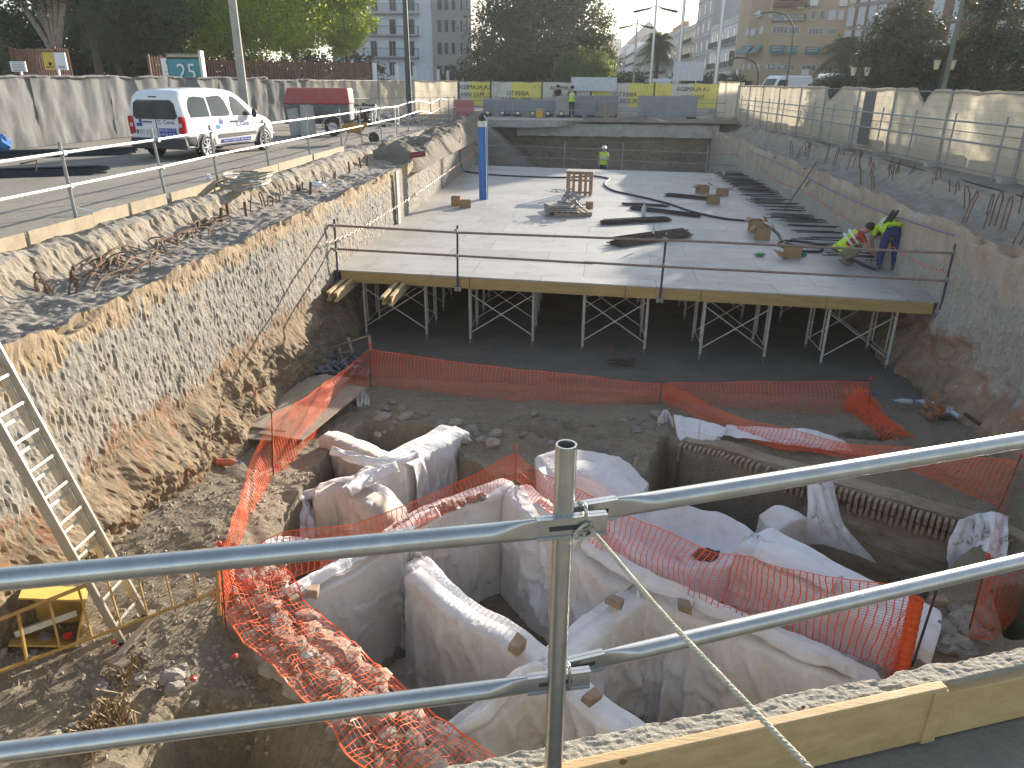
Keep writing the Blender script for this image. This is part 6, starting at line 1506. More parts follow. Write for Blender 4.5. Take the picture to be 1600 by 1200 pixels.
# right trees (close behind the fence)
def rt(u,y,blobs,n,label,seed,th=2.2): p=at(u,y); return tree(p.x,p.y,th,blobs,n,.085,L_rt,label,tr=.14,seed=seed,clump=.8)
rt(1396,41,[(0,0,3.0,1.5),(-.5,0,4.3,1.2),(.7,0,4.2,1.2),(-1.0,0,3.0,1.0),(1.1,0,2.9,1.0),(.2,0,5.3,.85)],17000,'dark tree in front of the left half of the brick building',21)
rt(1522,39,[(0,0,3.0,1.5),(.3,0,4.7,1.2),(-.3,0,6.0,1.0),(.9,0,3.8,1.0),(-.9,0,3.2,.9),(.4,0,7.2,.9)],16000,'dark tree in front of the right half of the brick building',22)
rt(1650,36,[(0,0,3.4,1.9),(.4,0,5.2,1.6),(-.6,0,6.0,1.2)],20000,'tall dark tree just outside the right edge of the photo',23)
for i,(u,w_) in enumerate(((1345,1.4),(1440,1.7),(1575,1.8))):
    p=at(u,50); tree(p.x,p.y,.8,[(0,0,1.3,w_),(w_,0,1.4,w_*.8),(-w_,0,1.2,w_*.8)],7000,.1,L_rt,['low dark shrub at the left foot of the brick building','low dark shrub between the two right-hand dark trees','low dark shrub at the right edge before the brick building'][i],seed=60+i,tr=.1,name='bush')
for i,u in enumerate((-10,70,160,250,340,430,520)):
    p=at(u,64+i); tree(p.x,p.y,1.0,[(0,0,2.0,2.2,.9),(2.6,0,2.2,2.1,.9),(-2.6,0,2.2,2.1,.9)],9000,.16,L_dk,['dark hedge bush at the far left behind the brown fence','dark hedge bush under the forked pale trunks','dark hedge bush at the foot of the palm','dark hedge bush left of the board with 25','dark hedge bush right of the board with 25','dark hedge bush under the middle sunlit tree','dark hedge bush under the slim sunlit tree'][i],seed=70+i,tr=.12,name='bush')
rt(1320,46,[(0,0,1.9,1.2),(-1.0,0,1.6,.9)],6000,'low dark bush right of the pale box van',24,1)
for i,(u,y,r,l) in enumerate([(962,95,2.0,'dark round bush below the far left end of the house row'),(985,92,1.9,'dark bush left of the round palm'),(1070,92,1.9,'dark bush under the blank white board'),(1098,90,1.7,'dark bush right of the blank white board'),(1150,84,1.4,'dark bush right of the traffic light pole'),(1110,88,1.5,'small dark bush beside the small low palm')]):
    p=at(u,y); tree(p.x,p.y,.8,[(0,0,1.5,r),(r*.8,0,1.2,r*.8),(-r*.8,0,1.3,r*.7)],4500,.14,L_dk,l,seed=30+i,tr=.1,name='bush')
# ---------------- buildings ----------------
def plaster(name,c,rough=.85): return mat(name,c,tuple(x*.86 for x in c),rough=rough,scale=.25,world=True,fine=.12,bst=.15,bscale=6)
w_white=plaster('plaster_white',(.76,.77,.80)); w_taupe=plaster('plaster_taupe',(.40,.37,.33)); w_tan=plaster('plaster_tan',(.44,.33,.21)); w_beige=plaster('plaster_beige',(.52,.47,.39)); w_grey=plaster('plaster_grey',(.40,.40,.41)); w_brick=mat('far_brick',(.22,.115,.08),(.17,.09,.065),rough=.9,scale=1.5,world=True); roofm=mat('roof_tile',(.20,.16,.14),(.14,.12,.11),rough=.95,scale=2)
shut=plain('shutter_dark',(.10,.075,.07),.6); shutw=mat('shutter_white',(.58,.60,.66),(.50,.52,.58),rough=.6,scale=3); wglass=plain('window_glass',(.06,.07,.09),.15); stone_t=plain('stone_trim',(.50,.49,.48),.8)
class Plane_:
    def __init__(s,a,b): s.a=Vector(a); s.d=(Vector(b)-Vector(a)); s.d.z=0; s.L=s.d.length; s.d/=s.L; s.n=Vector((s.d.y,-s.d.x,0))
    def hit(s,u,v):
        r=ray(u,v); t=(s.a-O0).dot(s.n)/r.dot(s.n); p=O0+r*t; return (p-s.a).dot(s.d),p.z
    def P(s,x,z,o=0): return s.a+s.d*x+s.n*o+Vector((0,0,z))
def win(root,pl,x0,x1,z0,z1,m=wglass,name='window',frame=stone_t,ft=.07,inner=None,o=0):
    mb=MB()
    for (a,b) in (((x0,z0),(x1,z0)),((x0,z1),(x1,z1)),((x0,z0),(x0,z1)),((x1,z0),(x1,z1))):
        mb.bar(pl.P(a[0],a[1],o+.03),pl.P(b[0],b[1],o+.03),ft,.10,up=pl.n)
    w_=part(root,mb,name,frame)
    q=MB().bar(pl.P((x0+x1)/2,z0,o+.025),pl.P((x0+x1)/2,z1,o+.025),abs(x1-x0),.03,up=pl.n)
    g=q.build('pane',m,w_,inv=inv_of(root))
    if inner:
        mb=MB(); k=inner
        for i in range(1,k): xx=lerp(x0,x1,i/k); mb.bar(pl.P(xx,z0,o+.05),pl.P(xx,z1,o+.05),.05,.03,up=pl.n)
        mb.build('mullion',frame,w_,inv=inv_of(root))
    return w_
def balcony(root,pl,x0,x1,z,dep=.9,h=1.0,m=darksteel,slab=stone_t,name='balcony'):
    c=pl.P((x0+x1)/2,z,dep/2); s=part(root,MB().box(c,(x1-x0,dep,.14),rz=math.atan2(pl.d.y,pl.d.x)),name,slab)
    mb=MB(); n=int((x1-x0)/.16)
    for i in range(n+1): xx=lerp(x0,x1,i/n); mb.tube([pl.P(xx,z,dep),pl.P(xx,z+h,dep)],.012,3,caps=False)
    for xx in (x0,x1):
        mb.tube([pl.P(xx,z+h,0),pl.P(xx,z+h,dep)],.025,4)
        for k in range(1,5): mb.tube([pl.P(xx,z,dep*k/5),pl.P(xx,z+h,dep*k/5)],.012,3)
    mb.tube([pl.P(x0,z+h,dep),pl.P(x1,z+h,dep)],.03,4); mb.build('railing',m,s,inv=inv_of(root))
def body(root,poly,z0,z1,name,m): 
    mb=MB(); mb.prism(poly,z0,z1,lambda p,d:(p[0],p[1],d)); return part(root,mb,name,m)
# white apartment block on the left
A=PY(520,100,100); B=PY(677,100,100); C=PY(735,100,100)
pl=Plane_((A.x,100,0),(B.x,100,0)); root=empty('apartment_building',(B.x,100,0),'white apartment block with long iron balconies and a taupe corner wing','building')
body(root,[(A.x,100),(B.x,100),(B.x,114),(A.x,114)],0,19,'wall',w_white)
body(root,[(B.x+.02,99.6),(C.x-1.0,99.6),(C.x,100.8),(C.x,114.5),(B.x+.02,114.5)],0,19.6,'corner_wing',w_taupe)
for (u0,u1) in ((548,558),(579,590),(608,619),(636,648)):
    for r,(v0,v1) in enumerate(((-40,-18),(-4,17),(30,54),(64,88),(97,118))):
        if u0==548 and r==4: v0,v1=103,113
        x0,z1=pl.hit(u0,v0); x1,z0=pl.hit(u1,v1); win(root,pl,x0,x1,z0,z1,shut if (r in(2,4) or u0==579) else wglass,'window',inner=2 if r!=2 else None)
for v in (-14,21,55,89):
    x0,z=pl.hit(571,v); x1,_=pl.hit(655,v); balcony(root,pl,x0,x1,z,1.0)
    x0,z=pl.hit(535,v); x1,_=pl.hit(562,v)
pl2=Plane_((B.x,99.6,0),(C.x,99.6,0))
for (u0,u1) in ((683,691),(694,701),(705,712),(719,723),(728,731)):
    for (v0,v1) in ((-32,-14),(0,16),(31,51),(66,85),(102,119)):
        x0,z1=pl2.hit(u0,v0); x1,z0=pl2.hit(u1,v1); win(root,pl2,x0,x1,z0,z1,shut if v0<60 else wglass,'window',ft=.05)
# street row of houses, receding
def house(y0,y1,h,m,label,cols,floors,trim=stone_t,roof=None,winm=wglass,X=22,balc=True,z1f=.8,endm=None,dep=12,wz=.62):
    pl=Plane_((X,y1,0),(X,y0,0)); root=empty('house',(X,(y0+y1)/2,0),label,'building','houses along the far street')
    body(root,[(X,y0),(X+dep,y0),(X+dep,y1),(X,y1)],0,h,'wall',m)
    L=y1-y0; fh=(h-.6)/floors
    for f in range(floors):
        z=.5+f*fh
        for c in range(cols):
            xc=L*(c+.5)/cols; w_=min(1.2,L/cols*.42)
            win(root,pl,xc-w_/2,xc+w_/2,z+.15*fh,z+(.15+wz)*fh,winm,ft=.14)
        part(root,MB().bar(pl.P(.0,z+fh-.1,.08),pl.P(L,z+fh-.1,.08),.22,.16,up=pl.n),'cornice',trim)
        if balc and f>0: balcony(root,pl,L*.08,L*.92,z+.08*fh,.6,.9,slab=trim)
    part(root,MB().box(((X+X+dep)/2,y0+.1,h+.35),(dep,.25,.7)).box((X+.1,(y0+y1)/2,h+.35),(.25,L,.7)),'parapet',trim)
    if roof:
        mb=MB(); mb.add([(X,y0,h),(X+dep,y0,h),(X+dep,y1,h),(X,y1,h),(X+dep*.5,y0+.1,h+roof),(X+dep*.5,y1,h+roof)],[(0,1,4),(1,2,5,4),(2,3,5),(3,0,4,5)]); part(root,mb,'roof',roofm)
    return root,pl
house(118,149,10.6,w_white,'white three-storey house with tall dark balcony doors next to the traffic light',6,3,roof=2.6)
house(149.2,170,46,w_grey,'tall pale grey tower block rising out of the photo behind the white house',3,14,balc=False,dep=9.5,wz=.55)
house(170.2,190,12.6,plaster('plaster_yellow',(.62,.54,.36)),'pale yellow house left of the tall tower block',4,4)
r_,pl_=house(190.2,219,13.2,w_beige,'beige house with a row of orange arches on its top floor',6,4,balc=False)
arch=plain('arch_orange',(.42,.22,.10),.8)
for k in range(7): part(r_,MB().box(pl_.P(2.2+4*k,14.2,-.6),(1.0,2.2,1.7)),'roof_arch',arch)
house(219.2,255,13.8,plaster('plaster_green',(.42,.46,.42)),'greenish house with an arcaded attic in the middle of the row',7,4)
house(255.2,300,14.8,w_grey,'grey house with white dormer blocks behind the middle lamp pole',7,4)
house(300.2,370,15.2,w_beige,'dull beige house behind the round palm',8,4)
house(370.2,470,18,w_white,'pale blue-white house with a gable at the far left of the row',8,4,roof=5)
house(470.2,640,21,w_grey,'big grey house with a wide dark pitched roof at the end of the row',9,4,roof=13,dep=26,X=21)
root=empty('house',(26,700,0),'small sand-coloured blocks on the far hill at the end of the street','building'); 
for i,(u,v,w_,y) in enumerate(((945,52,22,760),(935,66,20,700),(958,60,16,720))):
    p=PY(u,v,y); body(root,[(p.x-w_/2,y),(p.x+w_/2,y),(p.x+w_/2,y+15),(p.x-w_/2,y+15)],0,p.z,'block',w_tan)
# tan corner building
pl=Plane_(PY(1194,120,90).xy.to_3d(),PY(1318,120,88).xy.to_3d()); a=pl.a; b=a+pl.d*pl.L; root=empty('office_building',(a.x,a.y,0),'tan corner building with teal awnings and office signs','building')
sidep=Vector((a.x-1.25,a.y+5.2,0)); pls=Plane_(sidep,a)
body(root,[(a.x,a.y),(b.x,b.y),(b.x+2,b.y+16),(sidep.x+1,a.y+18),(sidep.x,sidep.y)],0,15.5,'wall',w_tan)
def wr(pl,r,m=wglass,inner=None,ft=.08,frame=stone_t):
    u0,u1,v0,v1=r; x0,z1=pl.hit(u0,v0); x1,z0=pl.hit(u1,v1); return win(root,pl,x0,x1,z0,z1,m,inner=inner,ft=ft,frame=frame)
for r in ((1208,1230,41,52),(1234,1248,42,53),(1264,1285,44,54),(1293,1306,45,54)): wr(pl,r,wglass,4)
for u0,u1 in ((1267,1274),(1281,1289),(1296,1304),(1311,1317)):
    for v0,v1 in ((-20,-6),(16,31)): wr(pl,(u0,u1,v0,v1),shutw if u0>1290 else wglass)
for r in ((1199,1221,100,109),(1226,1240,101,110),(1253,1274,102,111),(1282,1300,104,112)): wr(pl,r,wglass,3)
for r in ((1166,1170,45,55),(1174,1180,45,55),(1188,1192,42,53),(1159,1164,101,108),(1167,1173,101,108),(1180,1188,102,110)): wr(pls,r,shutw if r[2]<60 else wglass)
x0,z1=pl.hit(1187,23); x1,z0=pl.hit(1258,34); dkb=plain('loggia_dark',(.10,.07,.06),.6)
x0=max(.0,x0); part(root,MB().bar(pl.P(x0,(z0+z1)/2,.12),pl.P(x1,(z0+z1)/2,.12),.2,z1-z0,up=(0,0,1)),'sign_band',dkb)
x0b,z=pl.hit(1187,9); part(root,MB().bar(pl.P(x0,z,.5),pl.P(x1,z,.5),1.0,.35,up=(0,0,1)),'balcony',mat('loggia_brown',(.16,.08,.05)))
z+=1.0
for k in range(6): xx=lerp(x0+.3,x1-.3,(k+.5)/6); part(root,MB().box(pl.P(xx,z-.15,.35),(.85,.4,.8),rz=math.atan2(pl.d.y,pl.d.x)),'loggia_box',mat('loggia_pale',(.62,.52,.36)))
inv=inv_of(root)
for u,v,t,s in ((1217,25.5,'PSICOLOGIA',.36),(1217,30.5,'TRINOX',.4),(1240,25.5,'PSICOLOGIA',.36),(1240,30.5,'ABOGADOS',.36)):
    x,z=pl.hit(u,v); p=pl.P(x,z,.24); text_mesh(t,s,white,'lettering',inv@frameM(p,pl.d,(0,0,1)),root)
teal=mat('teal_awning',(.03,.17,.17),(.02,.12,.12),rough=.6)
for (P_,u0,u1,v0,v1) in ((pl,1203,1226,71,82),(pl,1230,1245,72,83),(pl,1259,1280,73,83),(pls,1160,1166,72,83),(pls,1168,1176,72,83),(pls,1181,1191,71,82)):
    x0,z1=P_.hit(u0,v0); x1,z0=P_.hit(u1,v1); mb=MB(); q=[P_.P(x0,z1,.02),P_.P(x1,z1,.02),P_.P(x1,z0,.75),P_.P(x0,z0,.75)]
    mb.grid([[q[0],q[1]],[q[3],q[2]],[q[3]-Vector((0,0,.15)),q[2]-Vector((0,0,.15))]]); w_=part(root,mb,'awning',teal,solid=.02)
    c=(q[0]+q[1]+q[2]+q[3])/4; upv=(q[0]-q[3]).normalized()
    for dz,t,s in ((.16,'CENTRO',.30),(-.2,'MEDICO',.26)):
        text_mesh(t,s*(.5 if P_ is pls else 1),white,'lettering',inv@frameM(c+upv*dz+P_.d.cross(upv)*.05,P_.d,upv),w_)
x,z=pl.hit(1210,104.5); text_mesh('SUBASTAS',.42,white,'lettering',inv@frameM(pl.P(x,z,.1),pl.d,(0,0,1)),root)
for u,v in ((1252,9),(1318,5),(1272,5),(1190,22),(1258,113),(1156,113)):
    P_=pl if u>1195 else pls; x,z=P_.hit(u,v); mb=MB().box(P_.P(x,z,.2),(.8,.4,.6),rz=math.atan2(P_.d.y,P_.d.x)); part(root,mb,'air_conditioner',steelw,bev=.03)
# brick building
a=PY(1318,120,84).xy.to_3d(); b=PY(1720,120,58).xy.to_3d(); pl=Plane_(a,b); root=empty('brick_building',(a.x,a.y,0),'dark brick building with tall white-shuttered windows behind the right-hand trees','building')
body(root,[(a.x,a.y),(b.x,b.y),(b.x+12,b.y+10),(a.x+8,a.y+14)],0,11.2,'wall',w_brick)
for (u,w_) in ((1325,9),(1341,10),(1357,10),(1371,11),(1400,11),(1424,10),(1456,15),(1489,12),(1530,12),(1562,12),(1590,14),(1618,14)):
    for (v0,v1) in ((-18,6),(13,41),(48,76),(83,110)):
        f=1+(u-1320)/280*.10
        k=(u-1320)/280*.0
        x0,_=pl.hit(u,30); x1,_=pl.hit(u+w_,30); dv=(u-1320)/280; s=1+.22*dv
        z1=pl.hit(u,124-(124-v0)*s)[1]; z0=pl.hit(u,124-(124-v1)*s)[1]
        win(root,pl,x0,x1,z0,z1,shutw,inner=3,ft=.09,frame=steelw)
for z in [pl.hit(1330,v)[1] for v in (10,45,80)]: part(root,MB().bar(pl.P(0,z,.08),pl.P(pl.L,z,.08),.3,.16,up=pl.n),'floor_band',mat('band_grey',(.25,.24,.24)))
# brown slatted fences, boards
slat=mat('slat_brown',(.20,.095,.05),(.14,.07,.045),rough=.8,scale=4)
def slatfence(u0,u1,v0,y,label,y1=None,step=.17,z0=0):
    a=PY(u0,v0,y); b=PY(u1,v0,y1 or y); root=empty('slatted_fence',((a.x+b.x)/2,(a.y+b.y)/2,0),label,'fence'); a.z=b.z=(a.z+b.z)/2; h=a.z; L=(b-a).length; n=int(L/step); mb=MB(); d=(b-a).normalized()
    for i in range(n+1): p=a+d*(L*i/n); mb.box((p.x,p.y,h/2),(.11,.05,h),rz=math.atan2(d.y,d.x))
    part(root,mb,'slats',slat); mb=MB()
    for z in (h*.3,h-.15): mb.bar((a.x,a.y+.06,z),(b.x,b.y+.06,z),.05,.1)
    part(root,mb,'rails',slat)
    for i in range(int(L/3)+1): p=a+d*min(L,3*i); part(root,MB().box((p.x,p.y-.07,h/2+.05),(.14,.1,h+.1)),'post',slat)
slatfence(18,104,76,38,'reddish brown slatted fence at the left edge of the photo',37)
slatfence(232,258,88,42,'short reddish slatted fence left of the board with 25',43)
slatfence(320,576,96,47,'long brown slatted fence below the sunlit green trees',52)
mb=MB()
def signb(u0,u1,v0,v1,y,label,m,lines=(),legs=True,ink=M_ink,extra=None):
    a=PY(u0,v1,y); b=PY(u1,v0,y); root=empty('sign_board',((a.x+b.x)/2,y,0),label,'sign'); part(root,MB().box(((a.x+b.x)/2,y,(a.z+b.z)/2),(b.x-a.x,.06,b.z-a.z)),'panel',m)
    part(root,MB().box(((a.x+b.x)/2,y+.08,(a.z+b.z)/4),(.08,.08,(a.z+b.z)/2)),'leg',steelw)
    w_=b.x-a.x; h=b.z-a.z
    for k,f in enumerate(lines): part(root,MB().box((a.x+w_*(f[0]+f[1])/2,y-.035,a.z+h*f[2]),(w_*(f[1]-f[0]),.008,h*f[3])),'print',f[4] if len(f)>4 else ink)
    return root,a,b
signb(19,39,96,112,33,'small white notice with black lines on the brown slatted fence',white,[(.12,.88,.85-.15*k,.04) for k in range(6)])
yl=plain('sign_yellow',(.62,.42,.05),.5); bl=plain('sign_blue',(.05,.15,.45),.5)
signb(72,101,82,109,33.5,'yellow and white notice board with a small crest on the brown slatted fence',white,[(0,.5,.5,.99,yl),(.2,.34,.35,.16,rust),(.08,.44,.2,.03),(.08,.40,.13,.03),(.6,.9,.2,.03),(.6,.9,.12,.03)])
signb(256,266,91,121,38,'narrow white poster with a blue corner left of the board with 25',white,[(.5,1,.78,.2,bl),(.2,.6,.3,.02)])
tq=mat('sign_teal',(.02,.26,.30),(.03,.20,.26),rough=.35,scale=1.5)
root,a,b=signb(266,314,83,130,37,'turquoise street advertising board with the number 25',mat('sign_frame_dark',(.14,.15,.13)),[(.04,.94,.44,.84,tq),(.04,.94,.88,.14,mat('sign_cream',(.42,.38,.22)))])
inv=inv_of(root); text_mesh('25',1.02,white,'lettering',inv@frameM((lerp(a.x,b.x,.55),36.9,lerp(a.z,b.z,.36)),(1,0,0),(0,0,1)),root)
p=PY(309,83,37); part(root,MB().box((PY(316,100,37).x,37,b.z/2+.05),(.13,.3,b.z+.1)),'side_post',steelw)
# masts, lamps
def mast(u0,v0,u1,v1,y,r,label,m=galv,heads=None,name='lamp_post',rtop=None):
    b=PY(u1,v1,y); t=PY(u0,v0,y); zt=t.z; root=empty(name,(b.x,y,0),label,'lamp post' if name=='lamp_post' else 'pole')
    part(root,MB().tube([(b.x,y,0),(b.x,y,zt)],[r,rtop or r*.7],10),'pole',m)
    part(root,MB().cyl((b.x,y,0),(b.x,y,.35),r*1.6,10),'base',m)
    if heads:
        z=PY(u0,heads,y).z
        for s in (-1,1):
            part(root,MB().tube([(b.x,y,z+.15),(b.x+s*.5,y,z+.05)],.05,6),'arm',m); part(root,MB().prism([(0,0.05),(s*1.7,-.25),(s*1.5,-.42),(s*.2,-.12)],-.2,.2,lambda q,d:(b.x+s*.3+q[0],y+d,z+q[1])),'lamp_head',darksteel)
    return root,b,zt
mast(992,30,989,135,88,.13,'smallest of the tall thin lamp masts, with two wing-shaped lamps',heads=39)
mast(1024,-5,1016,135,72,.14,'tall lamp mast with two wing-shaped lamps right of the round palm',heads=12)
mast(1066,-60,1058,135,60,.15,'tall mast right of the blank white board, running out of the photo')
mast(1130,-60,1117,135,56,.17,'thicker tall mast left of the traffic light, running out of the photo')
mast(636,-60,640,178,42,.16,'dark green lamp pole standing at the left fence, cut by the top of the photo',m=mat('pole_green',(.03,.055,.05),(.025,.04,.038),rough=.5))
mast(362,-60,378,124,34,.19,'thick grey concrete pole left of the sunlit trees',m=conc,rtop=.17)
mast(1480,-60,1474,140,34,.10,'slim grey-green pole before the right-hand trees',m=mat('pole_olive',(.16,.18,.14)))
mast(866,92,865,128,70,.08,'small dark pole inside the huge dark tree',m=darksteel)
b=PY(1230,120,62); t=PY(1237,28,62); root=empty('lamp_post',(b.x,62,0),'green street lamp with a curved arm in front of the tan building','lamp post')
tt=PY(1240,32,62); part(root,MB().tube(catmull([(b.x,62,0),(b.x,62,tt.z-1.2),(b.x-.15,62,tt.z-.3),(b.x-.7,62,tt.z+.35),(b.x-1.7,62,tt.z+.55),(b.x-2.6,62,tt.z+.45)],.3),.06,8),'pole',mat('pole_green2',(.05,.09,.06))); part(root,MB().ball((b.x-2.8,62,tt.z+.4),.22,8,6,(1.6,.7,.4)),'lamp_head',steelw)
b=PY(1184,130,60); root=empty('traffic_light',(b.x,60,0),'traffic light hanging from a curved dark pole left of the tan building','traffic light')
tt=PY(1184,91,60); q=PY(1143,91,60); part(root,MB().tube(catmull([(b.x,60,0),(b.x,60,tt.z-1.4),(b.x-.35,60,tt.z-.35),(b.x-1.2,60,tt.z),(q.x,60,tt.z)],.25),.07,8),'pole',darksteel)
part(root,MB().box((q.x,60,tt.z),(.34,.28,.95)),'light_box',black,bev=.04)
for k,(z,m) in enumerate(((.28,plain('tl_red',(.30,.04,.03),.4)),(0,plain('tl_amber',(.30,.15,.03),.4)),(-.28,plain('tl_green',(.03,.15,.08),.4)))): part(root,MB().cyl((q.x,59.82,tt.z+z),(q.x,59.86,tt.z+z),.11,12),'lens',m)
for (u,v,y,l) in ((1345,107,40,'twin lantern lamp half hidden in the left dark tree'),(1477,96,36,'twin lantern lamp on a post by the slim grey-green pole')):
    t=PY(u,v,y); root=empty('lamp_post',(t.x,y,0),l,'lamp post'); part(root,MB().cyl((t.x,y,0),(t.x,y,t.z),.05,8),'pole',darksteel)
    for s in (-.32,.32): part(root,MB().tube([(t.x,y,t.z-.1),(t.x+s,y,t.z+.12),(t.x+s,y,t.z+.1)],.02,5),'arm',darksteel); part(root,MB().tube([(t.x+s,y,t.z-.32),(t.x+s,y,t.z+.05)],[.09,.15],8),'lantern_glass',plain('lantern_glass',(.62,.55,.38),.3)); part(root,MB().tube([(t.x+s,y,t.z+.05),(t.x+s,y,t.z+.18)],[.2,.05],8),'lantern_cap',darksteel)
# white bollard posts behind the left fence
for k,(u,v) in enumerate([(586,99),(620,101),(648,104),(669,107),(685,109),(700,111),(712,113),(722,116),(730,118),(736,119),(742,121),(747,122)]):
    p=PX(u,124,-15.2); t=PX(u,v,-15.2); root=empty('white_post',(p.x,p.y,0),'plain white post in the receding row before the white apartment block','post','row of white posts beyond the left fence')
    part(root,MB().cyl(p.xy.to_3d(),(p.x,p.y,t.z),.17,10),'post_shaft',white); part(root,MB().cyl((p.x,p.y,t.z),(p.x,p.y,t.z+.06),.19,10),'cap',steelw)
# vehicles beyond the fence
def boxvan(u,y,L,label,rz,hh=2.5):
    p=at(u,y); root=empty('van',(p.x,p.y,0),label,'van',rz=rz); mb=MB()
    prof=[(-L/2,.4),(L/2,.4),(L/2,1.1),(L/2-.25,1.25),(L/2-1.0,hh-.25),(L/2-1.3,hh),(-L/2+.15,hh),(-L/2,hh-.2)]
    mb.prism(prof,-.95,.95,lambda q,d:(q[0],d,q[1])); mb.build('body',vp,root,bev=.12)
    for s in (-1,1):
        MB().prism([(L/2-.5,1.35),(L/2-1.05,hh-.35),(L/2-1.9,hh-.35),(L/2-1.9,1.35)],.955,.975,lambda q,d:(q[0],s*d,q[1])).build('side_window',gl,root)
        for x in (-L/2+.9,L/2-.9): w_=MB().cyl((x,s*.75,.36),(x,s*.97,.36),.36,18).build('wheel',black,root); MB().cyl((x,s*.97,.36),(x,s*.985,.36),.2,14).build('rim',steelw,w_)
    MB().add([(L/2-.24,-.8,1.3),(L/2-.24,.8,1.3),(L/2-.97,.7,hh-.28),(L/2-.97,-.7,hh-.28)],[(0,1,2,3)]).build('windscreen',gl,root).location.x=.03
    for s in(-1,1): MB().box((L/2,s*.7,.95),(.05,.3,.2)).build('headlight',plastic,root)
    return root
boxvan(1226,72,4.6,'white delivery van whose roof shows over the sagging right-hand fence',R(205),2.65)
boxvan(1025,92,4.6,'white vehicle roof just visible over the yellow banner left of the blank board',R(170),2.35)
boxvan(1302,58,3.4,'pale box-shaped vehicle half hidden beside the low dark bush',R(90),2.7)
# ---------------- near kerb, boards, rail ----------------
o0=PZ(690,1195,.38); o1=PZ(1600,1005,.38); kd=(o1-o0).normalized(); kn=Vector((kd.y,-kd.x,0))   # kn points to the camera side
rows=[]; s=-5.5
i0=(PZ(1200,1122,.38)-o0).dot(kn)
while s<9:
    row=[]; e=.012*fb(s*3,1,1)+.014*fb(s*11,2,2)
    row.append(o0+kd*s-kn*(.0+e)+Vector((0,0,-3.9))); row.append(o0+kd*s-kn*(.02+e)+Vector((0,0,-.45))); row.append(o0+kd*s-kn*(.012+e)+Vector((0,0,-.06)))
    for k in range(15):
        f=k/14; edge=-.020*max(0,1-f*7)**2
        row.append(o0+kd*s+kn*(i0*f)-kn*e*(1-f)+Vector((0,0,edge+.0035*fb(s*16,f*1.9,3)+.0035*noise.noise(Vector((s*48,f*5.5,4)))-.004)))
    row.append(o0+kd*s+kn*(i0+.001)+Vector((0,0,-.25)))
    rows.append(row); s+=.011 if -1<s<3 else .03
ck=earth_mat('kerb_concrete',(.58,.53,.43),(.50,.455,.37),(.42,.385,.31),3.2,.9)
tag(MB().grid(rows).build('concrete_kerb',ck),'rough concrete kerb crossing the lower right corner under the galvanised rail','kerb')
def kp(u,v,z=.38): return PZ(u,v,z)
s1=(kp(1467,1061)-o0).dot(kd)
fw_=mat('formwork_board',(.66,.45,.22),(.52,.34,.15),rough=.7,scale=2.4,sc=(1.0,9,9),bst=.25,bscale=16,fine=.22)
def kboard(sa,sb,dz,th,off,label,hh=.235):
    mb=MB(); a=o0+kd*sa+kn*(i0+off+th/2); b=o0+kd*sb+kn*(i0+off+th/2); mb.bar(a+Vector((0,0,dz-hh/2)),b+Vector((0,0,dz-hh/2)),th,hh)
    o=mb.build('formwork_board',fw_,bev=.004); return tag(o,label,'board')
kboard(-5,s1-.004,.006,.032,.002,'long pale formwork board held against the near kerb, in front of the joint',.215)
kboard(s1+.004,6,-.030,.05,-.022,'shorter formwork board beyond the joint at the lower right corner',.185)
a=o0+kd*(s1-.03)+kn*(i0+.036); tag(MB().bar(a+Vector((0,0,-.21)),a+Vector((0,0,.0)),.05,.012,up=kn).build('joint_batten',fw_,bev=.002),'narrow batten covering the joint of the two formwork boards','board')
# knots on board
mb=MB()
for u,v,r in ((974,1190,.011),(1255,1105,.007),(1470,1100,.008)):
    d=ray(u,v); t=(o0+kn*(i0+.036)-O0).dot(kn)/d.dot(kn); p=O0+d*t; mb.cyl(p-kn*.001,p+kn*.0012,r,14)
tag(mb.build('knots',rust),'dark round knots in the long formwork board','knot') if 0 else mb.build('knots',mat('knot_brown',(.25,.13,.06)),[o for o in COL.objects if o.name=='formwork_board'][0])
mb=MB(); c=[o0-kd*6+kn*(i0+.02),o0+kd*9+kn*(i0+.02),o0+kd*9+kn*8,o0-kd*6+kn*8]
for p in c: p.z=0
mb.add([p+Vector((0,0,.155)) for p in c]+[p+Vector((0,0,-.3)) for p in c],[(0,1,2,3),(0,1,5,4),(1,2,6,5),(2,3,7,6),(3,0,4,7)])
tag(mb.build('near_pavement',mat('dusty_pavement',(.29,.26,.205),(.22,.20,.165),rough=.95,scale=5,bst=.6,bscale=60,world=True,fine=.3)),kind='structure')
# rail
zt_,zl=1.18,.70
def onl(u,v,z): return PZ(u,v,z)
post_t=PZ(885,694,1.375); post_b=PZ(848,1220,.36); post_b=Vector((post_t.x,post_t.y,.36))
root=empty('guard_rail',post_b,'thick galvanised tube railing crossing the foreground with a rope tied to its post','guard rail')
galn=mat('galvanised_near',(.60,.60,.57),(.50,.50,.48),rough=.30,scale=18,metal=.9,bst=.05,bscale=25,fine=.14)
mb=MB(); n=24; rows=[]
for r,z0 in ((.0235,0),(.0235,1),(.0190,1),(.0190,.9)):
    p=post_b.lerp(post_t,z0); rows.append([(p.x+r*math.cos(2*math.pi*k/n),p.y+r*math.sin(2*math.pi*k/n),p.z) for k in range(n+1)])
part(root,MB().grid(rows),'post',galn,smooth=True)
q=[o for o in kids(root)][-1]; q.modifiers.new('e','EDGE_SPLIT').split_angle=R(40)
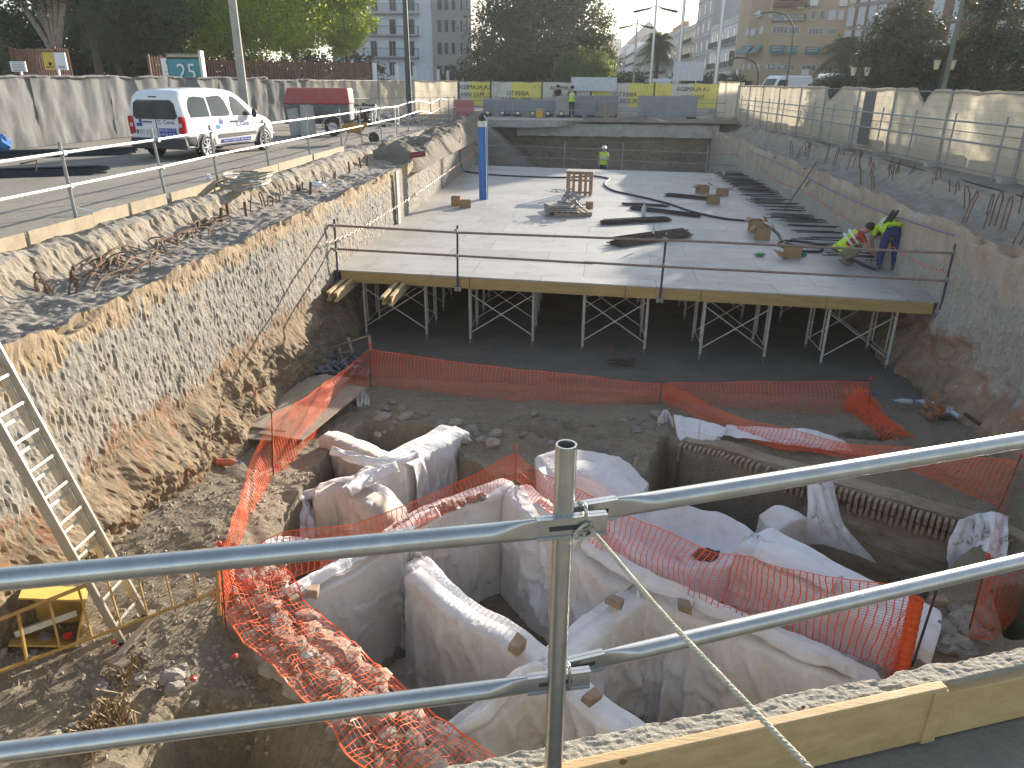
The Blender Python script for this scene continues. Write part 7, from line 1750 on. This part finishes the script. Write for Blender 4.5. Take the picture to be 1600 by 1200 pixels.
def tube_flat(a,b,r,flat_end,name,fl=.16):
    """round tube whose end is pressed flat with a slot"""
    d=(b-a); L=d.length; d/=L; upv=Vector((0,0,1)); side=d.cross(upv).normalized(); upv=side.cross(d); rows=[]; N=28
    st=[0,L-fl-.09,L-fl-.06,L-fl-.03,L-fl,L-fl+.02,L]
    for s in st:
        f=sstep(L-fl-.10,L-fl,s); row=[]
        for k in range(N+1):
            t=2*math.pi*k/N; cx=math.cos(t); cz=math.sin(t)
            rx_=lerp(r,.0065,f); rz_=lerp(r,r*1.12,f); ce=abs(cx)**lerp(1,.45,f)*(1 if cx>=0 else -1); cz2=abs(cz)**lerp(1,.6,f)*(1 if cz>=0 else -1)
            row.append(a+d*s+side*rx_*ce+upv*rz_*cz2)
        rows.append(row)
    rows.append([a+d*L for k in range(N+1)])
    o=part(root,MB().grid(rows),name,galn,smooth=True); q=o.modifiers.new('e','EDGE_SPLIT'); q.split_angle=R(45)
    # slot and turned lips
    for sgn in (-1,1):
        c0=a+d*(L-fl*.78)+side*.0072*sgn; c1=a+d*(L-fl*.28)+side*.0072*sgn
        part(root,MB().bar(c0,c1,.0012,.011,up=upv),'slot',plain('slot_shadow',(.05,.05,.05),.8))
        for e in (-1,1):
            l0=a+d*(L-fl)+upv*e*r*1.02+side*sgn*.004; l1=a+d*L+upv*e*r*1.02+side*sgn*.004
        part(root,MB().bar(a+d*(L-fl*.95)+upv*r*1.05+side*sgn*.006,a+d*L+upv*r*1.05+side*sgn*.006,.010,.005,up=upv).bar(a+d*(L-fl*.95)-upv*r*1.05+side*sgn*.006,a+d*L-upv*r*1.05+side*sgn*.006,.010,.005,up=upv),'lip',galn)
L0=PZ(-130,918,zt_); R0=PZ(1700,671,zt_); c=PZ(880,806,zt_)
side=(R0-L0).normalized(); camn=Vector((side.y,-side.x,0))
tube_flat(L0,PZ(940,806,zt_)+camn*.028,.0235,1,'rail',.17)
tube_flat(R0,PZ(880,800,zt_)+camn*.022+Vector((0,0,.004)),.0235,1,'rail',.13)
L1=PZ(-130,1193,zl); R1=PZ(1700,852,zl)
tube_flat(L1,PZ(915,1045,zl)+camn*.028,.0235,1,'rail',.17)
tube_flat(R1,PZ(858,1041,zl)+camn*.022+Vector((0,0,.004)),.0235,1,'rail',.15)
for z,u,v in ((zt_,906,806),(zl,882,1048)):
    p=PZ(u,v,z)+camn*.038
    part(root,MB().tube(catmull([p+Vector((0,0,-.022)),p+Vector((0,0,.035)),p+Vector((0,0,.045))-camn*.012,p+Vector((0,0,.030))-camn*.05],.006),.0045,8),'hook_pin',galn,smooth=True)
p=PZ(850,1185,.40); part(root,MB().tube([p+camn*.02,p+camn*.03+Vector((.01,-.04,-.03))],.004,6),'bolt',galn)
rope=mat('rope',(.66,.60,.46),(.50,.45,.33),rough=.85,scale=40,bst=.6,bscale=160)
def twist(P,r,parent_name,pitch=.018):
    P=catmull(P,.0045); mb=MB()
    for ph in (0,2.094,4.19):
        pts=[]; 
        for i,p in enumerate(P):
            t=(P[min(i+1,len(P)-1)]-P[max(i-1,0)]).normalized(); x=t.cross(Vector((0,0,1))).normalized(); y=x.cross(t); a=i*.0045/pitch*6.283/1.6+ph
            pts.append(p+x*math.cos(a)*r*.5+y*math.sin(a)*r*.5)
        mb.tube(pts,r*.58,6)
    return mb.build(parent_name,rope,smooth=True)
k0=PZ(905,802,zt_)+camn*.045; d=ray(1285,1222).normalized(); e=O0+d*1.18
ro=empty('rope',k0,'pale rope knotted to the near galvanised post and running down to the lower edge','rope')
def rp_(P,nm,r=.0048):
    o=twist(P,r,nm); o.parent=ro; o.data.transform(inv_of(ro)); return o
m_=k0.lerp(e,.5)+Vector((0,0,-.012)); rp_([k0+Vector((.005,0,-.004)),m_,e],'strand',.0050)
c=k0+Vector((-.006,0,-.004))
rp_([c+Vector((math.cos(t)*.026,math.sin(t)*.012-.006,math.sin(t)*.022)) for t in [i*.55 for i in range(12)]],'knot_loop',.0042)
rp_([c+Vector((math.cos(t+1)*.018,-math.sin(t)*.010-.012,math.cos(t)*.020-.006)) for t in [i*.6 for i in range(11)]],'knot_loop',.0042)
rp_([c+Vector((0,-.01,-.01)),c+Vector((-.02,-.012,-.02)),c+Vector((-.032,-.01,-.045))],'loose_end',.0040)
rp_([c+Vector((.005,-.01,-.01)),c+Vector((-.002,-.015,-.03)),c+Vector((-.016,-.012,-.055))],'loose_end',.0040)
# ---------------- lower left : ladder, barrier, box ----------------
root=empty('ladder',(-4.24,5.4,-3.0),'two-section aluminium ladder leaning on the left wall','ladder')
alu=mat('aluminium',(.50,.48,.42),(.42,.40,.35),rough=.38,metal=.55,scale=9)
f1=PZ(192,1012,-3.0); f2=PZ(229,966,-3.0); dirv=Vector((-1.07,.34,2.75)).normalized(); t2=PX(-3,545,-5.28); dirv=(t2-f2).normalized(); wv_=(f1-f2); wv_.z=0; wv_=wv_.normalized()*.40; f1=f2+wv_
nrm=dirv.cross(wv_).normalized()
for a in (f1,f2): part(root,MB().bar(a,a+dirv*3.7,.026,.085,up=nrm),'side_rail',alu,bev=.003); part(root,MB().box(a+dirv*.02,(.05,.05,.06)),'rubber_foot',black)
in1=f2+wv_*.93; in2=f2+wv_*.07
for a in (f1-wv_*.09,f2+wv_*.09): part(root,MB().bar(a+dirv*.75-nrm*.07,a+dirv*4.3-nrm*.07,.024,.07,up=nrm),'upper_side_rail',alu,bev=.003)
for k in range(13): p=f2+dirv*(.22+.28*k); part(root,MB().bar(p,p+wv_,.03,.028,up=dirv),'rung',alu,bev=.003)
for k in range(12): p=f2+wv_*.09+dirv*(.95+.28*k)-nrm*.07; part(root,MB().bar(p,p+wv_*.82,.028,.028,up=dirv),'rung',alu)
root=empty('barrier',PZ(170,990,-2.9),'yellow tubular barrier leaning across the lower left corner','barrier')
yb=mat('barrier_yellow',(.50,.31,.08),(.36,.21,.06),rough=.55,scale=12,fine=.3)
Tt=[PZ(-40,984,-2.35),PZ(150,908,-2.35),PZ(215,880,-2.35),PZ(300,862,-2.37),PZ(340,858,-2.42)]; Bb=[PZ(-40,1064,-2.75),PZ(345,922,-2.75)]
part(root,MB().tube(catmull(Tt,.1),.019,8),'top_tube',yb); part(root,MB().tube(Bb,.017,8),'bottom_tube',yb)
for k in range(9):
    u=(24,72,120,166,210,252,295,338,-20)[k]; a=Tt[0].lerp(Tt[1],(u+40)/190) if u<150 else (Tt[1].lerp(Tt[3],(u-150)/150) if u<300 else Tt[3].lerp(Tt[4],(u-300)/40)); b=Bb[0].lerp(Bb[1],(u+48)/385)
    if u<338: part(root,MB().cyl(a,b,.011 if u>30 else .015,7),'bar',yb)
part(root,MB().bar(PZ(338,858,-2.40),PZ(343,962,-2.95),.035,.035),'end_post',yb)
root=empty('formwork_box',PZ(72,985,-3.0),'open yellow plywood box lying tilted beside the ladder','box')
py_=mat('box_ply',(.50,.33,.08),(.40,.26,.06),rough=.6,scale=3,bst=.1)
M=Matrix.Translation(PZ(78,962,-2.75))@Euler((R(-18),R(20),R(28))).to_matrix().to_4x4()
for c_,d_ in (((0,0,.22),(.56,.42,.018)),((0,.20,.0),(.56,.018,.42)),((.27,0,0),(.018,.38,.42)),((0,0,-.22),(.56,.42,.018))):
    mb=MB().box(c_,d_); mb.v=[tuple(M@Vector(v)) for v in mb.v]; part(root,mb,'panel',py_,bev=.002)
mb=MB().bar((-.25,-.05,-.17),(.22,-.02,.05),.05,.06); mb.v=[tuple(M@Vector(v)) for v in mb.v]; tag(mb.build('pale_batten',steelw),'grey-white batten lying inside the yellow plywood box','batten')
for (a,b,w_,l) in (((-20,985),(34,925),.16,'curved brown plank at the left edge under the yellow barrier'),((180,1030),(235,968),.07,'pale wooden plank under the ladder foot'),((170,1030),(196,1038),.10,'grey board end below the ladder foot')):
    P0=PZ(a[0],a[1],-2.93); P1=PZ(b[0],b[1],-2.85); tag(MB().bar(P0,P1,w_,.03).build('plank',woodg if w_<.15 else wood,bev=.004),l,'plank')
for i,(u,v,l) in enumerate(((107,993,'crumpled red cap next to the yellow plywood box'),(178,1003,'red plastic cap left of the ladder foot'),(190,1013,'red plastic cap at the ladder foot'),(302,1060,'small red cap among grey stones in the dark pit'),(367,1025,'reddish tile piece by the dark pit edge'))):
    p=PZ(u,v,-2.95); tag(MB().ball(p,.028 if i else .04,9,6,(1.1,1,.8),jit=.15 if i else .3).build('red_cap',red_pl),l,'cap')
for i,(u,v,r) in enumerate(((268,1058,.10),(272,1075,.08),(286,1042,.045),(213,1062,.07))):
    p=PZ(u,v,-3.02); o=MB().ball((0,0,0),r,9,6,(1.2,1,.6),jit=.2).build('boulder',M_stone2); o.location=p; tag(o,['large flat grey stone by the dark pit','pointed grey stone below the large flat one','small white stone above the large flat one','reddish rounded stone right of the dead weeds'][i],'stone')
# dry weeds
random.seed(77); mb=MB()
for (u,v,n) in ((165,1140,260),(178,1120,160),(200,1055,120),(150,1160,200)):
    c=PZ(u,v,-3.0)
    for k in range(n):
        p=c+Vector((random.gauss(0,.10),random.gauss(0,.10),0)); e=p+Vector((random.gauss(0,.06),random.gauss(0,.06),random.uniform(.03,.14))); s=Vector((random.uniform(-.006,.006),random.uniform(-.006,.006),0))
        mb.add([p-s,p+s,e+s*2,e-s],[(0,1,2,3)])
tag(mb.build('dry_weeds',mat('dry_straw',(.34,.24,.12),(.22,.15,.08))),'dry brown weeds growing at the rim of the dark pit','weeds',kind='stuff')
# ---------------- people ----------------
skinm=mat('skin',(.45,.26,.17),(.38,.21,.14),rough=.55,scale=9)
hiv=mat('hivis_yellow',(.55,.78,.03),(.42,.64,.02),rough=.6,scale=14,bst=.3,bscale=30); refl=plain('reflective',(.72,.72,.74),.3)
navyc=mat('trouser_blue',(.03,.035,.16),(.02,.025,.10),rough=.85,scale=12,bst=.4,bscale=30); redc=mat('shirt_red',(.42,.045,.03),(.30,.03,.02),rough=.8,scale=10); khaki=mat('trouser_khaki',(.24,.19,.13),(.16,.13,.09),rough=.9,scale=10,bst=.4,bscale=30)
blackc=mat('trouser_black',(.02,.02,.025),rough=.8); helm=plain('helmet_white',(.75,.75,.72),.3); hairm=plain('hair_dark',(.02,.015,.012),.7)
def skin(J,E,Rr,m,name,parent,rt_=0,sub=2):
    me=bpy.data.meshes.new(name); me.from_pydata([tuple(j) for j in J],E,[]); o=bpy.data.objects.new(name,me); COL.objects.link(o)
    md=o.modifiers.new('s','SKIN'); md.use_smooth_shade=True
    for i,r in enumerate(Rr):
        v=me.skin_vertices[0].data[i]; v.radius=(r,r) if not isinstance(r,tuple) else r; v.use_root=(i==rt_)
    sb=o.modifiers.new('u','SUBSURF'); sb.levels=sub; sb.render_levels=sub
    bpy.context.view_layer.update(); e=bpy.data.meshes.new_from_object(o.evaluated_get(bpy.context.evaluated_depsgraph_get()))
    bpy.data.objects.remove(o); e.materials.clear(); e.materials.append(m); e.polygons.foreach_set('use_smooth',[True]*len(e.polygons))
    q=bpy.data.objects.new(name,e); COL.objects.link(q); q.parent=parent; return q
def person(loc,rz,J,label,shirt,trous,vest=True,helmet=False,boots=khaki):
    """J: dict of joints in a local frame, x forward, y left"""
    J={k:Vector(v) for k,v in J.items()}
    root=empty('person',loc,label,'person',rz=rz)
    order=['pelvis','waist','chest','neck','head','top']; V=[J['pelvis'],J['waist'],J['chest'],J['neck'],J['head'],J['top']]; Rr=[.13,.12,.145,.055,.085,.075]; E=[(0,1),(1,2),(2,3),(3,4),(4,5)]
    for s in ('l','r'):
        b=len(V); V+=[J['sh'+s],J['el'+s],J['wr'+s]]; Rr+=[.065,.045,.032]; E+=[(2,b),(b,b+1),(b+1,b+2)]
        w_=J['wr'+s]; d=(w_-J['el'+s]).normalized(); x=d.cross(Vector((0,0,1)));  x=x.normalized() if x.length>.01 else Vector((0,1,0)); n=x.cross(d)
        pc=w_+d*.055; V.append(pc); Rr.append((.038,.022)); E.append((b+2,b+3))
        for k,(o_,L) in enumerate(((-.027,.065),(-.009,.078),(.009,.075),(.026,.06))):
            c=len(V); V+=[pc+d*.035+x*o_,pc+d*(.035+L*.55)+x*o_*1.15+n*.008,pc+d*(.03+L)+x*o_*1.1+n*.028]; Rr+=[.0095,.0085,.007]; E+=[(b+3,c),(c,c+1),(c+1,c+2)]
        c=len(V); V+=[pc-d*.01+x*-.042*(1 if s=='l' else -1),pc+d*.03+x*-.06*(1 if s=='l' else -1)+n*.015]; Rr+=[.010,.008]; E+=[(b+3,c),(c,c+1)]
        b=len(V); V+=[J['hip'+s],J['kn'+s],J['an'+s],J['to'+s]]; Rr+=[.095,.062,.042,.035]; E+=[(0,b),(b,b+1),(b+1,b+2),(b+2,b+3)]
    bd=skin(V,E,Rr,skinm,'body',root,0,2)
    # face
    h=J['head']; fwd=J.get('face',Vector((1,0,0))).normalized(); up_=(J['top']-J['head']).normalized(); lf=up_.cross(fwd).normalized()
    MB().ball(h+fwd*.10-up_*.005,.018,8,6,(1,1,1.4)).build('nose',skinm,bd)
    for s in (-1,1): MB().ball(h+fwd*.085+lf*s*.032+up_*.02,.011,8,6).build('eye',hairm,bd); MB().ball(h+lf*s*.09,.022,8,6,(.7,.4,1.2)).build('ear',skinm,bd)
    MB().bar(h+fwd*.092-up_*.045-lf*.022,h+fwd*.092-up_*.045+lf*.022,.006,.008).build('mouth',redc,bd)
    if helmet:
        mb=MB(); c=h+up_*.05; rows=[]
        for i in range(9):
            ph=math.pi/2*i/8; rows.append([c+up_*.125*math.cos(ph)+(fwd*math.cos(a)*1.15+lf*math.sin(a))*.125*math.sin(ph) for a in [2*math.pi*k/20 for k in range(21)]])
        rows.append([c-up_*.005+(fwd*math.cos(a)*(1.35 if math.cos(a)>0 else 1.1)+lf*math.sin(a))*.145 for a in [2*math.pi*k/20 for k in range(21)]])
        mb.grid(rows).build('helmet',helm,root,smooth=True)
    else:
        MB().ball(h+up_*.045-fwd*.012,.108,14,10,(1,1,.95)).build('hair',hairm,root,smooth=True)
    # shirt
    V=[J['pelvis']+ (J['waist']-J['pelvis'])*.3,J['waist'],J['chest'],J['chest'].lerp(J['neck'],.75)]; Rr=[.158,.15,.172,.075]; E=[(0,1),(1,2),(2,3)]
    for s in ('l','r'):
        b=len(V); V+=[J['sh'+s],J['sh'+s].lerp(J['el'+s],.75)]; Rr+=[.082,.064]; E+=[(2,b),(b,b+1)]
    skin(V,E,Rr,shirt,'shirt',root,1,2)
    V=[J['pelvis'],J['pelvis'].lerp(J['waist'],.6)]; Rr=[.155,.150]; E=[(0,1)]
    for s in ('l','r'):
        b=len(V); V+=[J['hip'+s],J['hip'+s].lerp(J['kn'+s],.5),J['kn'+s],J['kn'+s].lerp(J['an'+s],.5),J['an'+s]+Vector((0,0,.02))]; Rr+=[.112,.10,.082,.074,.066]; E+=[(0,b),(b,b+1),(b+1,b+2),(b+2,b+3),(b+3,b+4)]
    skin(V,E,Rr,trous,'trousers',root,0,2)
    for s in ('l','r'):
        a=J['an'+s]; t=J['to'+s]; skin([a+Vector((0,0,.03)),a+(a-t)*.25-Vector((0,0,.02)),a.lerp(t,.6)-Vector((0,0,.005)),t+(t-a)*.15],[(0,1),(0,2),(2,3)],[.06,.045,(.048,.042),(.045,.036)],boots,'boot',root,0,2)
    if vest:
        P=[J['pelvis'].lerp(J['waist'],.5),J['waist'],J['chest'],J['chest'].lerp(J['neck'],.55)]; skin(P,[(0,1),(1,2),(2,3)],[.185,.185,.205,.13],hiv,'safety_vest',root,1,2)
        for f in (.35,.8):
            c=P[1].lerp(P[2],f); ax=(P[2]-P[1]).normalized(); x=ax.cross(Vector((0,1,0))).normalized(); y=ax.cross(x)
            rr=.205+.012*f; mb=MB(); mb.grid([[c+ax*o_+(x*math.cos(t)+y*math.sin(t))*rr for t in [2*math.pi*k/24 for k in range(25)]] for o_ in (-.025,.025)]); mb.build('reflective_band',refl,root,smooth=True,solid=.004)
    return root
ST_=dict(pelvis=(0,0,.93),waist=(0,0,1.08),chest=(0.01,0,1.32),neck=(.0,0,1.50),head=(.02,0,1.62),top=(.02,0,1.70),shl=(0,.18,1.42),shr=(0,-.18,1.42),ell=(.0,.24,1.14),elr=(0,-.24,1.14),wrl=(.12,.22,.92),wrr=(.12,-.22,.92),hipl=(0,.09,.88),hipr=(0,-.09,.88),knl=(.03,.10,.48),knr=(.03,-.10,.48),anl=(0,.10,.09),anr=(0,-.10,.09),tol=(.15,.11,.04),tor=(.15,-.11,.04))
CR=dict(pelvis=(-.12,0,.34),waist=(-.05,0,.50),chest=(.16,0,.68),neck=(.30,0,.80),head=(.40,0,.87),top=(.46,0,.96),face=(.8,0,-.5),shl=(.22,.19,.74),shr=(.22,-.19,.74),ell=(.38,.22,.50),elr=(.40,-.22,.50),wrl=(.58,.12,.32),wrr=(.60,-.12,.30),hipl=(-.10,.10,.33),hipr=(-.10,-.10,.33),knl=(.30,.16,.44),knr=(.26,-.16,.38),anl=(.06,.15,.09),anr=(-.06,-.15,.10),tol=(.22,.16,.04),tor=(.09,-.16,.04))
BN=dict(pelvis=(0,0,.92),waist=(.12,0,.98),chest=(.36,0,.98),neck=(.54,0,.90),head=(.63,0,.80),top=(.70,0,.73),face=(.3,0,-1),shl=(.46,.19,.92),shr=(.46,-.19,.92),ell=(.50,.24,.62),elr=(.50,-.22,.62),wrl=(.52,.16,.36),wrr=(.55,-.12,.36),hipl=(0,.10,.87),hipr=(0,-.10,.87),knl=(.04,.13,.47),knr=(.05,-.15,.47),anl=(0,.15,.09),anr=(0,-.18,.09),tol=(.15,.18,.04),tor=(.15,-.20,.04))
person(PZ(1318,413,DZ),R(-12),CR,'crouching worker in yellow vest and red shirt tying steel on the deck',redc,khaki)
person(PZ(1382,424,DZ),R(88),BN,'bent-over worker with yellow shirt and blue trousers at the right wall',hiv,navyc)
p=PY(893,181,47.4); person((p.x,47.4,.06),R(75),ST_,'standing worker in yellow vest and black trousers by the far grey hoarding',blackc,blackc)
h_=PY(944,231,38.2); person((h_.x,38.2,h_.z-1.68),R(-100),ST_,'worker with white helmet and yellow vest standing beyond the far edge of the deck',hiv,navyc,True,True)
p=PY(872,180,48.0); q=dict(ST_); person((p.x-.1,49.3,.1),R(-60),q,'worker in dark clothes mostly hidden behind the far grey hoarding',blackc,blackc,False,False)
# ---------------- air ----------------
hz=MB().box((0,650,24),(3010,3710,64)).build('haze',None)
hz.data.materials.clear(); m=bpy.data.materials.new('haze_air'); m.use_nodes=True; n_=m.node_tree; n_.nodes.remove(n_.nodes['Principled BSDF'])
v_=n_.nodes.new('ShaderNodeVolumePrincipled'); v_.inputs['Color'].default_value=(.93,.95,1,1); v_.inputs['Density'].default_value=.00045; v_.inputs['Anisotropy'].default_value=.35
n_.links.new(v_.outputs[0],n_.nodes['Material Output'].inputs['Volume']); hz.data.materials.append(m); tag(hz,kind='stuff')
hz['label']='thin warm morning haze over the whole street'
